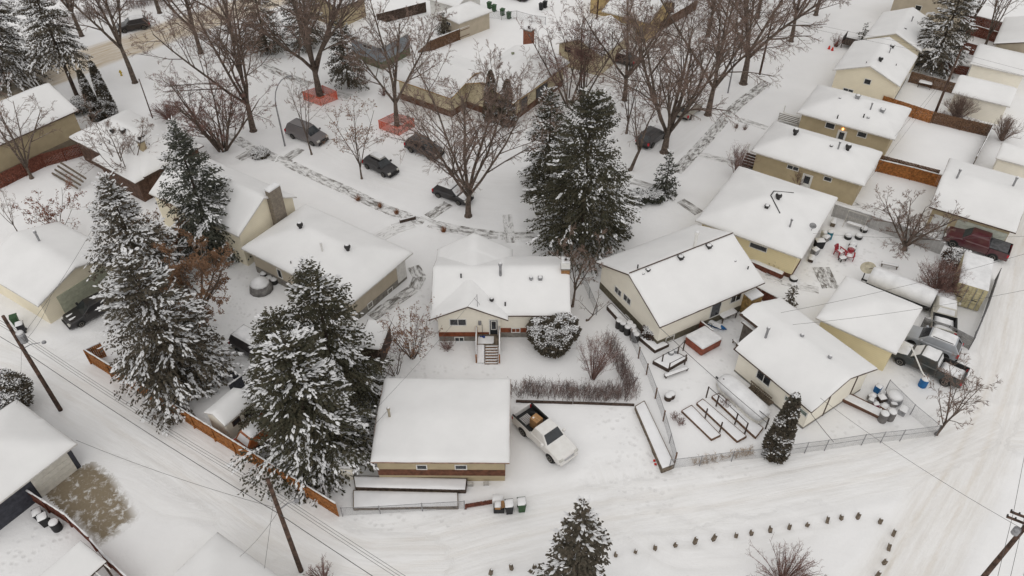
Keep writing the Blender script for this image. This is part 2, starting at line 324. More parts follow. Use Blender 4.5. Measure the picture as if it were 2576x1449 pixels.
def ground_mat():
    m = bpy.data.materials.new('snow_ground'); m.use_nodes = True; nt = m.node_tree; b = nt.nodes['Principled BSDF']; L = nt.links.new
    at = {}
    for a in ('lane', 'sand', 'cu', 'cv', 'tramp'):
        at[a] = _n(nt, 'ShaderNodeAttribute', attribute_name=a).outputs['Fac']
    tc = _n(nt, 'ShaderNodeTexCoord')
    cb = _n(nt, 'ShaderNodeCombineXYZ'); s1 = _n(nt, 'ShaderNodeMath', operation='MULTIPLY'); s1.inputs[1].default_value = 0.10; L(at['cu'], s1.inputs[0])
    L(s1.outputs[0], cb.inputs[0]); L(at['cv'], cb.inputs[1])
    st = _n(nt, 'ShaderNodeTexNoise', Scale=2.6, Detail=6.0, Roughness=0.65); L(cb.outputs[0], st.inputs['Vector'])      # streaks drawn out along the traffic
    pa = _n(nt, 'ShaderNodeTexNoise', Scale=0.35, Detail=4.0); L(tc.outputs['Object'], pa.inputs['Vector'])
    def mr(o, a, b_, c=0.0, d=1.0):
        r = _n(nt, 'ShaderNodeMapRange'); r.inputs[1].default_value = a; r.inputs[2].default_value = b_; r.inputs[3].default_value = c; r.inputs[4].default_value = d; L(o, r.inputs[0]); return r.outputs[0]
    def mul(a, c):
        n = _n(nt, 'ShaderNodeMath', operation='MULTIPLY'); L(a, n.inputs[0])
        if isinstance(c, float): n.inputs[1].default_value = c
        else: L(c, n.inputs[1])
        return n.outputs[0]
    def mix(f, a, c, bt='MIX'):
        n = _n(nt, 'ShaderNodeMix', data_type='RGBA', blend_type=bt); L(f, n.inputs[0])
        for k_, s in ((6, a), (7, c)):
            if isinstance(s, tuple): n.inputs[k_].default_value = (*s, 1)
            else: L(s, n.inputs[k_])
        return n.outputs[2]
    clean = mix(mr(pa.outputs['Fac'], 0.35, 0.65), (0.815, 0.812, 0.812), (0.79, 0.787, 0.787))
    packed = mix(mr(st.outputs['Fac'], 0.40, 0.68), (0.797, 0.793, 0.789), (0.725, 0.714, 0.70))
    col = mix(mul(at['lane'], mr(pa.outputs['Fac'], 0.3, 0.6, 0.55, 1.0)), clean, packed)
    col = mix(mul(at['sand'], mr(st.outputs['Fac'], 0.3, 0.62, 0.35, 0.95)), col, (0.52, 0.42, 0.29))
    ft = _n(nt, 'ShaderNodeTexVoronoi', Scale=1.9); L(tc.outputs['Object'], ft.inputs['Vector'])
    fm = mul(at['tramp'], mr(ft.outputs['Distance'], .12, .38, 1.0, 0.0))
    col = mix(mul(fm, .55), col, (0.66, 0.652, 0.645))
    L(col, b.inputs['Base Color']); b.inputs['Roughness'].default_value = 0.65; b.inputs['Specular IOR Level'].default_value = 0.15
    nb = _n(nt, 'ShaderNodeTexNoise', Scale=2.2, Detail=6.0, Roughness=0.6); L(tc.outputs['Object'], nb.inputs['Vector'])
    cb2 = _n(nt, 'ShaderNodeCombineXYZ'); s2 = _n(nt, 'ShaderNodeMath', operation='MULTIPLY'); s2.inputs[1].default_value = 0.045; L(at['cu'], s2.inputs[0]); L(s2.outputs[0], cb2.inputs[0]); L(at['cv'], cb2.inputs[1])
    st2 = _n(nt, 'ShaderNodeTexNoise', Scale=4.2, Detail=3.0, Roughness=0.5); L(cb2.outputs[0], st2.inputs['Vector'])
    sm = _n(nt, 'ShaderNodeMath', operation='ADD'); L(st.outputs['Fac'], sm.inputs[0]); L(mr(st2.outputs['Fac'], .35, .65, 0.0, .42), sm.inputs[1])
    ad = _n(nt, 'ShaderNodeMath', operation='MULTIPLY_ADD'); L(mul(sm.outputs[0], at['lane']), ad.inputs[0]); ad.inputs[1].default_value = 0.9; L(nb.outputs['Fac'], ad.inputs[2])
    bp = _n(nt, 'ShaderNodeBump'); bp.inputs['Strength'].default_value = 0.40; bp.inputs['Distance'].default_value = 0.10; sb = _n(nt, 'ShaderNodeMath', operation='SUBTRACT'); L(ad.outputs[0], sb.inputs[0]); L(fm, sb.inputs[1]); L(sb.outputs[0], bp.inputs['Height']); L(bp.outputs[0], b.inputs['Normal'])
    return m
ground = mesh_np('ground', V, F, ground_mat(), smooth=True); ground['kind'] = 'structure'; ground['label'] = 'snow covered ground with packed lanes and wheel ruts'
for a, arr in (('lane', lane), ('sand', sand), ('cu', cu), ('cv', cv), ('tramp', tramp)):
    at = ground.data.attributes.new(a, 'FLOAT', 'POINT'); at.data.foreach_set('value', arr.ravel().astype(np.float32))
# concrete that shows through swept snow
def swept(name, show, col, col2, streak=False):
    m = bpy.data.materials.new(name); m.use_nodes = True; nt = m.node_tree; b = nt.nodes['Principled BSDF']; L = nt.links.new
    ge = _n(nt, 'ShaderNodeNewGeometry')
    n1 = _n(nt, 'ShaderNodeTexNoise', Scale=1.7, Detail=8.0, Roughness=0.72, Distortion=0.5)
    if streak:                                                   # shovel strokes run along the walk, different on every slab
        tc = _n(nt, 'ShaderNodeTexCoord'); oi = _n(nt, 'ShaderNodeObjectInfo'); mp = _n(nt, 'ShaderNodeMapping'); mp.inputs['Scale'].default_value = (.55, 1.7, 1)
        rm = _n(nt, 'ShaderNodeMath', operation='MULTIPLY'); rm.inputs[1].default_value = 137.0; L(oi.outputs['Random'], rm.inputs[0]); L(tc.outputs['Object'], mp.inputs['Vector']); L(rm.outputs[0], mp.inputs['Location']); L(mp.outputs[0], n1.inputs['Vector'])
    else: L(ge.outputs['Position'], n1.inputs['Vector'])
    n2 = _n(nt, 'ShaderNodeTexNoise', Scale=6.0, Detail=4.0); L(ge.outputs['Position'], n2.inputs['Vector'])
    c = _n(nt, 'ShaderNodeMix', data_type='RGBA'); c.inputs[6].default_value = (*col, 1); c.inputs[7].default_value = (*col2, 1); L(n2.outputs['Fac'], c.inputs[0])
    r = _n(nt, 'ShaderNodeMapRange'); r.inputs[1].default_value = 0.40 + 0.22 * (show - 0.5) ; r.inputs[2].default_value = r.inputs[1].default_value + 0.16; L(n1.outputs['Fac'], r.inputs[0])
    at = _n(nt, 'ShaderNodeAttribute', attribute_name='drift'); ad = _n(nt, 'ShaderNodeMath', operation='ADD', use_clamp=True); L(r.outputs[0], ad.inputs[0]); L(at.outputs['Fac'], ad.inputs[1])
    mx = _n(nt, 'ShaderNodeMix', data_type='RGBA'); L(ad.outputs[0], mx.inputs[0]); L(c.outputs[2], mx.inputs[6]); mx.inputs[7].default_value = (0.76, 0.755, 0.75, 1)
    L(mx.outputs[2], b.inputs['Base Color']); b.inputs['Roughness'].default_value = 0.85; b.inputs['Specular IOR Level'].default_value = 0.2
    bp = _n(nt, 'ShaderNodeBump'); bp.inputs['Strength'].default_value = 0.5; bp.inputs['Distance'].default_value = 0.04; L(ad.outputs[0], bp.inputs['Height']); L(bp.outputs[0], b.inputs['Normal'])
    return m
SWEPT = {}
def swept_for(show):
    k = round(show, 1)
    if k not in SWEPT: SWEPT[k] = swept('swept_concrete_%d' % int(k * 10), k, (0.20, 0.185, 0.165), (0.12, 0.11, 0.10), True)
    return SWEPT[k]
rnd = random.Random(3); slab_me = {}
for nm, px, wd, sh in WALKS:
    pts = smooth_pl(pl(*px), 10); e = bpy.data.objects.new(nm, None); C.objects.link(e); e['kind'] = 'structure'; e.location = (pts[0].x, pts[0].y, 0)
    s = 0.0; acc = [0.0]
    for a, b in zip(pts[:-1], pts[1:]): acc.append(acc[-1] + (b - a).length)
    n = max(1, int(acc[-1] / 1.5)); step = acc[-1] / n
    def at_s(t):
        for i in range(len(pts) - 1):
            if acc[i + 1] >= t or i == len(pts) - 2:
                f = (t - acc[i]) / max(1e-6, acc[i + 1] - acc[i]); return pts[i].lerp(pts[i + 1], f)
    key = (wd, round(sh, 1))
    if key not in slab_me:
        mb = MB().box(-0.735, 0.735, -wd / 2, wd / 2, -0.10, 0.0); o = mb.build('slab', swept_for(sh), bevel=0.0); slab_me[key] = o.data; bpy.data.objects.remove(o)
    for i in range(n):
        a, b = at_s(i * step), at_s((i + 1) * step); c = (a + b) / 2
        o = bpy.data.objects.new('slab', slab_me[key]); C.objects.link(o); o.parent = e
        o.location = (c.x - pts[0].x, c.y - pts[0].y, 0.015 + rnd.uniform(-0.008, 0.008)); o.rotation_euler = (rnd.uniform(-.006, .006), rnd.uniform(-.006, .006), math.atan2(b.y - a.y, b.x - a.x))
        o.scale = (step / 1.5, 1, 1)
# bare concrete apron at the dark-trimmed garage
x0, x1 = min(p.x for p in dp) - .2, max(p.x for p in dp) + .2; y0, y1 = min(p.y for p in dp) - .2, max(p.y for p in dp) + .2
ax = np.arange(x0, x1, 0.16); ay = np.arange(y0, y1, 0.16); AX, AY = np.meshgrid(ax, ay); AD, _, _ = dist_pl(AX, AY, dp + [dp[0]]); AI = in_poly(AX, AY, dp)
garage_side, _, _ = dist_pl(AX, AY, pl((165, 1298), (97, 1238), (197, 1174)))
drift = np.clip(1.1 - AD / .7, 0, 1) * np.clip(garage_side / 1.2, 0, 1) + np.clip((garage_side - 3.0) / 8.0, -.12, 0.22) - .1
idx = np.arange(AX.size).reshape(AX.shape); F = np.stack([idx[:-1, :-1], idx[:-1, 1:], idx[1:, 1:], idx[1:, :-1]], -1).reshape(-1, 4)
ok = AI.ravel()[F].all(1); used = np.unique(F[ok]); remap = np.zeros(AX.size, int); remap[used] = np.arange(len(used))
V = np.stack([AX.ravel(), AY.ravel(), -0.008 + 0.0 * AX.ravel()], -1)[used]
dr = mesh_np('driveway', V, remap[F[ok]], swept('swept_apron', 0.92, (0.27, 0.22, 0.15), (0.19, 0.155, 0.11))); dr['kind'] = 'structure'; dr['label'] = 'bare tan concrete garage apron with patches of snow'
a = dr.data.attributes.new('drift', 'FLOAT', 'POINT'); a.data.foreach_set('value', drift.ravel()[used].astype(np.float32))
# ================================================================ BUILDINGS
class House: pass
def zr_comp(c, x, y):
    """roof height of one component; numpy friendly"""
    cx, cy = (c['x0'] + c['x1']) / 2, (c['y0'] + c['y1']) / 2; hx, hy = (c['x1'] - c['x0']) / 2, (c['y1'] - c['y0']) / 2
    ax, ay = np.abs(x - cx), np.abs(y - cy); k = c['kind']
    if k == 'gx': return c['ez'] + c['rise'] * (1 - ay / hy)
    if k == 'gy': return c['ez'] + c['rise'] * (1 - ax / hx)
    if k == 'hip':
        s = c['rise'] / min(hx, hy); return c['ez'] + s * np.minimum(hx - ax, hy - ay)
    if k == 'shed': return c['ez'] + c['rise'] * (y - c['y0']) / (2 * hy)
    return c['ez'] + 0 * x
def roof_grid(c, step, inset, extra, snow):
    xs_ = np.linspace(c['x0'] + inset, c['x1'] - inset, max(3, int((c['x1'] - c['x0']) / step) | 1) + 2)
    ys_ = np.linspace(c['y0'] + inset, c['y1'] - inset, max(3, int((c['y1'] - c['y0']) / step) | 1) + 2)
    xs_ = np.unique(np.concatenate([xs_, [(c['x0'] + c['x1']) / 2], c.get('bx', [])])); ys_ = np.unique(np.concatenate([ys_, [(c['y0'] + c['y1']) / 2], c.get('by', [])]))
    if snow:
        e = [0.04, 0.10]
        xs_ = np.unique(np.concatenate([xs_, xs_[0] + e, xs_[-1] - np.array(e)])); ys_ = np.unique(np.concatenate([ys_, ys_[0] + e, ys_[-1] - np.array(e)]))
    X, Y = np.meshgrid(xs_, ys_); return X, Y
def roof_parts(c, parent, fascia, seed, thick=0.2):
    mask = c.get('mask')
    # slab
    X, Y = roof_grid(c, 99 if c['kind'] != 'hip' else 99, 0.0, 0, False) if c['kind'] != 'hip' else (None, None)
    mb = MB(); T = 0.12
    if c['kind'] == 'hip':
        cx, cy = (c['x0'] + c['x1']) / 2, (c['y0'] + c['y1']) / 2; hx, hy = (c['x1'] - c['x0']) / 2, (c['y1'] - c['y0']) / 2
        m = min(hx, hy); rx, ry = hx - m, hy - m; z0, z1 = c['ez'], c['ez'] + c['rise']
        q = [(c['x0'], c['y0']), (c['x1'], c['y0']), (c['x1'], c['y1']), (c['x0'], c['y1'])]
        tv = [(x, y, z0) for x, y in q] + [(cx - rx, cy - ry, z1), (cx + rx, cy + ry, z1)]; bv = [(x, y, z0 - T) for x, y in q]
        if rx >= ry: fs = [(0, 1, 5, 4), (1, 2, 5), (2, 3, 4, 5), (3, 0, 4)]
        else: fs = [(0, 1, 4), (1, 2, 5, 4), (2, 3, 5), (3, 0, 4, 5)]
        mb.add(tv + bv, fs + [(6, 7, 1, 0), (7, 8, 2, 1), (8, 9, 3, 2), (9, 6, 0, 3), (9, 8, 7, 6)])
    else:
        Z = zr_comp(c, X, Y); ny_, nx_ = X.shape; n = X.size
        vs = [(X.flat[i], Y.flat[i], Z.flat[i]) for i in range(n)] + [(X.flat[i], Y.flat[i], Z.flat[i] - T) for i in range(n)]; fs = []
        def cell(i, j):
            if not (0 <= i < ny_ - 1 and 0 <= j < nx_ - 1): return False
            return mask is None or bool(mask((X[i, j] + X[i + 1, j + 1]) / 2, (Y[i, j] + Y[i + 1, j + 1]) / 2))
        for i in range(ny_ - 1):
            for j in range(nx_ - 1):
                if not cell(i, j): continue
                a, b, d, e = i * nx_ + j, i * nx_ + j + 1, (i + 1) * nx_ + j + 1, (i + 1) * nx_ + j
                fs += [(a, b, d, e), (n + e, n + d, n + b, n + a)]
                if not cell(i - 1, j): fs.append((n + a, n + b, b, a))
                if not cell(i + 1, j): fs.append((e, d, n + d, n + e))
                if not cell(i, j - 1): fs.append((a, e, n + e, n + a))
                if not cell(i, j + 1): fs.append((b, n + b, n + d, d))
        mb.add(vs, fs)
    roof = mb.build('roof', fascia, parent)
    # snow blanket: rounded at the edges, softened at ridges, slightly uneven
    X, Y = roof_grid(c, 0.33, 0.015, 0, True); Z = zr_comp(c, X, Y)
    d = np.minimum(np.minimum(X - X.min(), X.max() - X), np.minimum(Y - Y.min(), Y.max() - Y))
    if mask is not None:
        M = mask(X, Y); d = np.where(M, d, 0.0)
    t = thick * (1 - np.exp(-d / 0.10)) * (1 + 0.25 * fbm(X / 2.5 + seed * 7.1, Y / 2.5 + seed * 3.3, 2)) + 0.03 * fbm(X / 1.1 + seed, Y / 1.1, 2) * np.clip(d / 0.5, 0, 1)
    S = 0.25; soft = 0.5 * (zr_comp(c, X + S, Y + S) + zr_comp(c, X - S, Y - S) + zr_comp(c, X + S, Y - S) + zr_comp(c, X - S, Y + S)) / 2.0
    X = X + np.where(d < .12, .035 * fbm(Y / .8 + seed, X / .8, 2), 0); Y = Y + np.where(d < .12, .035 * fbm(X / .8 + 3 + seed, Y / .8, 2), 0)
    Zs = np.where(d > 0.3, np.minimum(Z, soft), Z) + t + 0.004
    idx = np.arange(X.size).reshape(X.shape); F = np.stack([idx[:-1, :-1], idx[:-1, 1:], idx[1:, 1:], idx[1:, :-1]], -1).reshape(-1, 4)
    if mask is not None:
        F = F[mask(X, Y).ravel()[F].all(1)]
    o = mesh_np('roof_snow', np.stack([X, Y, Zs], -1).reshape(-1, 3), F, ROOFSNOW, roof, smooth=True)
    return roof
def wall_parts(c, parent, wm, found, fh):
    oh = c.get('oh', 0.5); x0, x1, y0, y1 = c['x0'] + oh, c['x1'] - oh, c['y0'] + oh, c['y1'] - oh
    if 'wall' in c: x0, x1, y0, y1 = c['wall']
    zt = float(min(zr_comp(c, np.array(x0 + .001), np.array((y0 + y1) / 2)), zr_comp(c, np.array((x0 + x1) / 2), np.array(y0 + .001)))) - 0.12
    if c['kind'] in ('gx', 'gy', 'hip'): zt = float(zr_comp(c, np.array(x0), np.array(y0))) - 0.12
    mb = MB()
    if c['kind'] == 'gx':
        za = c['ez'] + c['rise'] - 0.15; ym = (c['y0'] + c['y1']) / 2
        v = [(x, y, z) for x in (x0, x1) for y, z in ((y0, -0.2), (y1, -0.2), (y1, zt), (ym, za), (y0, zt))]
        mb.add(v, [(4, 3, 2, 1, 0), (5, 6, 7, 8, 9), (0, 1, 6, 5), (1, 2, 7, 6), (2, 3, 8, 7), (3, 4, 9, 8), (4, 0, 5, 9)])
    elif c['kind'] == 'gy':
        za = c['ez'] + c['rise'] - 0.15; xm = (c['x0'] + c['x1']) / 2
        v = [(x, y, z) for y in (y0, y1) for x, z in ((x0, -0.2), (x1, -0.2), (x1, zt), (xm, za), (x0, zt))]
        mb.add(v, [(0, 1, 2, 3, 4), (9, 8, 7, 6, 5), (0, 5, 6, 1), (1, 6, 7, 2), (2, 7, 8, 3), (3, 8, 9, 4), (4, 9, 5, 0)])
    else: mb.box(x0, x1, y0, y1, -0.2, zt)
    wl = mb.build('wall', wm, parent)
    if found:
        e = 0.025; mb = MB()
        mb.box(x0 - e, x1 + e, y0 - e, y0 + 0.01, -0.2, fh).box(x0 - e, x1 + e, y1 - 0.01, y1 + e, -0.2, fh).box(x0 - e, x0 + 0.01, y0 + 0.01, y1 - 0.01, -0.2, fh).box(x1 - 0.01, x1 + e, y0 + 0.01, y1 - 0.01, -0.2, fh)
        mb.build('foundation', found, parent)
    return (x0, x1, y0, y1, zt)
def house(name, label, A, B, Cc, ez, kind, rise, wm, fascia=None, cat='house', oh=0.5, found=None, fh=0.5, rot=None, comps=None, group=None, Lx=None, Wy=None, thick=0.2, center=None, **kw):
    """A->B is the local x edge of the eaves (pixels), Cc a corner across; all three at height ez"""
    H = House(); a, b = [q if isinstance(q, Vector) else P(*q, ez) for q in (A, B)]; d = b - a; L = d.length if Lx is None else Lx
    r = math.atan2(d.y, d.x) if rot is None else R(rot); ux = Vector((math.cos(r), math.sin(r), 0)); uy = Vector((-ux.y, ux.x, 0))
    if Lx is None: L = d.dot(ux)
    if Cc is not None: Wd = (P(*Cc, ez) - a).dot(uy)
    else: Wd = Wy
    c = a + ux * (L / 2) + uy * (Wd / 2); L, Wd = abs(L), abs(Wd)
    H.c = Vector((c.x, c.y, 0)) if center is None else center; H.r = r; H.ux, H.uy = ux, uy; H.L, H.W = L, Wd
    H.e = thing(name, label, cat, H.c, r, group)
    H.comps = [dict(x0=-L / 2, x1=L / 2, y0=-Wd / 2, y1=Wd / 2, kind=kind, ez=ez, rise=rise, oh=oh, **kw)] if comps is None else comps
    H.walls = []
    for i, cp in enumerate(H.comps):
        roof = roof_parts(cp, H.e, fascia or FASCIA, len(bpy.data.objects) % 97, thick)
        if i == 0: H.roof = roof
        if cp.get('walls', True): H.walls.append(wall_parts(cp, H.e, cp.get('wm', wm), found, fh))
    return H
def loc(H, p): q = p - H.c; return Vector((q.dot(H.ux), q.dot(H.uy), p.z))
def hz(H, x, y):
    z = -9.0
    for c in H.comps:
        if c['x0'] <= x <= c['x1'] and c['y0'] <= y <= c['y1']: z = max(z, float(zr_comp(c, np.array(x), np.array(y))))
    return z if z > -9 else H.comps[0]['ez']
def on_roof(H, u, v, t=0.2):
    z = H.comps[0]['ez'] + 0.5
    for _ in range(12):
        p = loc(H, P(u, v, z)); z = hz(H, p.x, p.y) + t
    return Vector((p.x, p.y, z - t))
def on_wall(H, u, v, side=None):
    """hit of a pixel ray with one of the walls: (side, along, z, depth)"""
    o = loc(H, Vector((0, 0, CAM_H))); d = ray(u, v); dl = Vector((d.dot(H.ux), d.dot(H.uy), d.z)); best = None
    for wi, (x0, x1, y0, y1, zt) in enumerate(H.walls):
        for s, ax, val, lo, hi in (('x-', 0, x0, y0, y1), ('x+', 0, x1, y0, y1), ('y-', 1, y0, x0, x1), ('y+', 1, y1, x0, x1)):
            if abs(dl[ax]) < 1e-9: continue
            sgn = 1 if s[1] == '+' else -1
            if dl[ax] * sgn > 0: continue
            t = (val - o[ax]) / dl[ax]; p = o + dl * t; al = p[1 - ax]
            if side is None and not (lo - 0.4 < al < hi + 0.4 and -0.4 < p.z < zt + 2.2): continue
            if side is not None and side != s: continue
            if best is None or t < best[0]: best = (t, s, ax, val, sgn, al, p.z)
    return best
def win(H, p0, p1, side=None, panes=2, frame=None, fw=0.07, name='window', glass=None, sill=True, h=None):
    """window from two opposite pixel corners"""
    m = on_wall(H, (p0[0] + p1[0]) / 2, (p0[1] + p1[1]) / 2, side)
    if m is None: print('NO WALL for', name, p0, p1, H.e.name); return None
    s, ax, val, sgn = m[1:5]; a = on_wall(H, *p0, s); b = on_wall(H, *p1, s)
    l0, l1 = sorted((a[5], b[5])); z0, z1 = sorted((a[6], b[6]))
    if h: zc = (z0 + z1) / 2; z0, z1 = zc - h / 2, zc + h / 2
    if l1 - l0 < 0.35: c = (l0 + l1) / 2; l0, l1 = c - 0.3, c + 0.3
    if z1 - z0 < 0.3: c = (z0 + z1) / 2; z0, z1 = c - 0.2, c + 0.2
    return win_l(H, s, val, sgn, l0, l1, z0, z1, panes, frame, fw, name, glass, sill)
def win_l(H, s, val, sgn, l0, l1, z0, z1, panes=2, frame=None, fw=0.07, name='window', glass=None, sill=True):
    ax = 0 if s[0] == 'x' else 1
    def bx(mb, la, lb, za, zb, d0, d1):
        a, b = sorted((val + sgn * d0, val + sgn * d1))
        if ax == 0: mb.box(a, b, la, lb, za, zb)
        else: mb.box(la, lb, a, b, za, zb)
    mb = MB(); e = fw
    bx(mb, l0 - e, l1 + e, z1, z1 + e, 0.0, .06); bx(mb, l0 - e, l1 + e, z0 - e, z0, 0.0, .06); bx(mb, l0 - e, l0, z0, z1, 0.0, .06); bx(mb, l1, l1 + e, z0, z1, 0.0, .06)
    for k in range(1, panes): m_ = l0 + (l1 - l0) * k / panes; bx(mb, m_ - .025, m_ + .025, z0, z1, 0.0, .05)
    f = mb.build(name, frame or WHITE, H.e)
    for k in range(panes):
        g = MB(); a = l0 + (l1 - l0) * k / panes + (.03 if k else 0.001); b = l0 + (l1 - l0) * (k + 1) / panes - (.03 if k < panes - 1 else 0.001)
        bx(g, a, b, z0 + .001, z1 - .001, 0.0, .022); g.build('pane', glass or GLASS, f)
    return f
def door(H, p0, p1, m, side=None, glazed=True, name='door', h=2.05):
    """door from top and bottom pixel corners"""
    c = on_wall(H, (p0[0] + p1[0]) / 2, (p0[1] + p1[1]) / 2, side)
    if c is None: print('NO WALL door', p0, H.e.name); return
    s, ax, val, sgn = c[1:5]; a = on_wall(H, *p0, s); b = on_wall(H, *p1, s); l0, l1 = sorted((a[5], b[5])); z1 = max(a[6], b[6]); z0 = z1 - h
    if l1 - l0 < 0.6: q = (l0 + l1) / 2; l0, l1 = q - .43, q + .43
    def bx(mb, la, lb, za, zb, d0, d1):
        u_, w_ = sorted((val + sgn * d0, val + sgn * d1))
        if ax == 0: mb.box(u_, w_, la, lb, za, zb)
        else: mb.box(la, lb, u_, w_, za, zb)
    mb = MB(); bx(mb, l0, l1, z0, z1, 0, .04); d = mb.build(name, m, H.e)
    mb = MB(); e = .08; bx(mb, l0 - e, l0, z0, z1 + e, 0, .07); bx(mb, l1, l1 + e, z0, z1 + e, 0, .07); bx(mb, l0, l1, z1, z1 + e, 0, .07); mb.build('door_frame', WHITE, d)
    if glazed:
        mb = MB(); bx(mb, l0 + .14, l1 - .14, z0 + 1.0, z1 - .15, .04, .05); mb.build('pane', GLASS, d)
        mb = MB(); bx(mb, l0 + .08, l1 - .08, z0 + .94, z0 + 1.0, .04, .06); bx(mb, l0 + .08, l1 - .08, z1 - .15, z1 - .09, .04, .06); bx(mb, l0 + .08, l0 + .14, z0 + 1.0, z1 - .15, .04, .06); bx(mb, l1 - .14, l1 - .08, z0 + 1.0, z1 - .15, .04, .06); mb.build('pane_trim', WHITE, d)
    mb = MB(); bx(mb, l1 - .11, l1 - .06, z0 + .95, z0 + 1.0, .04, .09); mb.build('handle', GREYM, d)
    return d
def garage_door(H, p0, p1, m, side=None, rows=4, h=2.1):
    c = on_wall(H, (p0[0] + p1[0]) / 2, (p0[1] + p1[1]) / 2, side)
    if c is None: print('NO WALL gdoor', p0, H.e.name); return
    s, ax, val, sgn = c[1:5]; a = on_wall(H, *p0, s); b = on_wall(H, *p1, s); l0, l1 = sorted((a[5], b[5])); z0 = 0.02; z1 = h
    e = bpy.data.objects.new('garage_door', None); C.objects.link(e); e.parent = H.e
    for k in range(rows):
        za, zb = z0 + (z1 - z0) * k / rows + .012, z0 + (z1 - z0) * (k + 1) / rows - .012; u_, w_ = sorted((val, val + sgn * .05)); mb = MB()
        if ax == 0: mb.box(u_, w_, l0, l1, za, zb)
        else: mb.box(l0, l1, u_, w_, za, zb)
        mb.build('door_panel', m, e)
    return e
def vent(H, u, v, kind='box', s=1.0, m=None):
    p = on_roof(H, u, v); mb = MB(); z = p.z
    if kind == 'pipe': mb.lathe(p, [(.07 * s, -.1), (.07 * s, .75 * s), (.10 * s, .76 * s), (.10 * s, .86 * s), (.02, .92 * s)], 8); nm, mm = 'vent_pipe', m or GREYM
    elif kind == 'stub': mb.lathe(p, [(.055 * s, -.1), (.055 * s, .55 * s), (.03, .56 * s)], 8); nm, mm = 'vent_stub', m or DARKM
    elif kind == 'turbine': mb.lathe(p, [(.14 * s, -.1), (.14 * s, .30 * s), (.22 * s, .34 * s), (.25 * s, .48 * s), (.19 * s, .60 * s), (.05, .66 * s)], 10); nm, mm = 'roof_turbine', m or DARKM
    else: mb.box(p.x - .17 * s, p.x + .17 * s, p.y - .17 * s, p.y + .17 * s, z - .1, z + .34 * s); mb.box(p.x - .22 * s, p.x + .22 * s, p.y - .22 * s, p.y + .22 * s, z + .345 * s, z + .40 * s); nm, mm = 'roof_vent', m or DARKM
    o = mb.build(nm, mm, H.roof); c = MB(); top = {'pipe': .90, 'stub': .55, 'turbine': .63, 'box': .40}[kind] * s; r_ = {'pipe': .09, 'stub': .05, 'turbine': .17, 'box': .2}[kind] * s
    c.lathe((p.x, p.y, z + top), [(r_, .005), (r_ * .85, .06), (r_ * .3, .09)], 8); c.build('snow_cap', TREESNOW, o, smooth=True); return o
def chimney(H, u, v, w, d, hh, m, cap=True):
    """stack whose visible roof-line base is at pixel (u,v)"""
    p = on_roof(H, u, v); mb = MB(); mb.box(p.x - w / 2, p.x + w / 2, p.y - d / 2, p.y + d / 2, p.z - 1.2, p.z + hh); o = mb.build('chimney', m, H.roof)
    c = MB(); c.box(p.x - w / 2 - .05, p.x + w / 2 + .05, p.y - d / 2 - .05, p.y + d / 2 + .05, p.z + hh + .001, p.z + hh + .10); c.build('chimney_cap', CONC, o, bevel=.0)
    c = MB(); c.box(p.x - w / 2 - .04, p.x + w / 2 + .04, p.y - d / 2 - .04, p.y + d / 2 + .04, p.z + hh + .103, p.z + hh + .24); c.build('snow_cap', TREESNOW, o, bevel=.05)
    c = MB(); c.lathe((p.x, p.y, p.z + hh + .2), [(.13, 0), (.13, .22), (.17, .24), (.17, .30), (.05, .34)], 10); c.build('flue', DARKM, o); return o
def box_at(mb, p, ux, uy, l, w, z0, z1): 
    vs = [p + ux * (i * l / 2) + uy * (j * w / 2) + Vector((0, 0, z)) for z in (z0, z1) for j in (-1, 1) for i in (-1, 1)]
    return mb.add(vs, [(0, 2, 3, 1), (4, 5, 7, 6), (0, 1, 5, 4), (2, 6, 7, 3), (0, 4, 6, 2), (1, 3, 7, 5)])
BRICK = mat('brick_red', (0.30, 0.12, 0.075), 0.85, 0.2, 6, 0.3, 30, lines=(2, 0.08, 0.25))
GDOORW = mat('garage_door_white', (0.62, 0.60, 0.54), 0.6, 0.06); GDOORG = mat('garage_door_green', (0.42, 0.43, 0.33), 0.6, 0.08); GDOORL = mat('garage_door_sage', (0.47, 0.49, 0.42), 0.6, 0.06)
NAVY = mat('door_black', (0.020, 0.023, 0.028), 0.45, 0.2); DOORW = mat('door_white', (0.66, 0.66, 0.64), 0.5, 0.05); SLATE = mat('siding_slate', (0.050, 0.052, 0.065), 0.7, 0.15, lines=(2, 0.2, 0.2))

# ---- the red-banded house in the middle (three roofs on one body)
mx0, mx1 = -6.9, 4.95; H1c = Vector((-1.0, 50.4, 0))
def lc(x0, x1, y0, y1): return dict(x0=x0 - H1c.x, x1=x1 - H1c.x, y0=y0 - H1c.y, y1=y1 - H1c.y)
H1 = house('bungalow', 'cream bungalow with red siding band, back deck and cross gabled snowy roof', (1078, 800), (1435, 800), (1094, 640), 3.0, 'gx', 1.9, CREAMW, rot=0, cat='house', center=H1c,
    comps=[dict(**lc(mx0 + .1, mx1, 46.55, 54.25), kind='gx', ez=2.95, rise=1.95, wall=(-5.2, 5.55, -3.45, 3.3)),
           dict(**lc(-6.97, -0.30, 46.05, 50.4), kind='gy', ez=2.92, rise=1.55, wall=(-5.23, 0.0, -3.95, -0.3)),
           dict(**lc(-6.87, 0.05, 50.4, 55.35), kind='gy', ez=2.95, rise=1.9, wall=(-5.2, 0.5, 0.1, 4.2))])
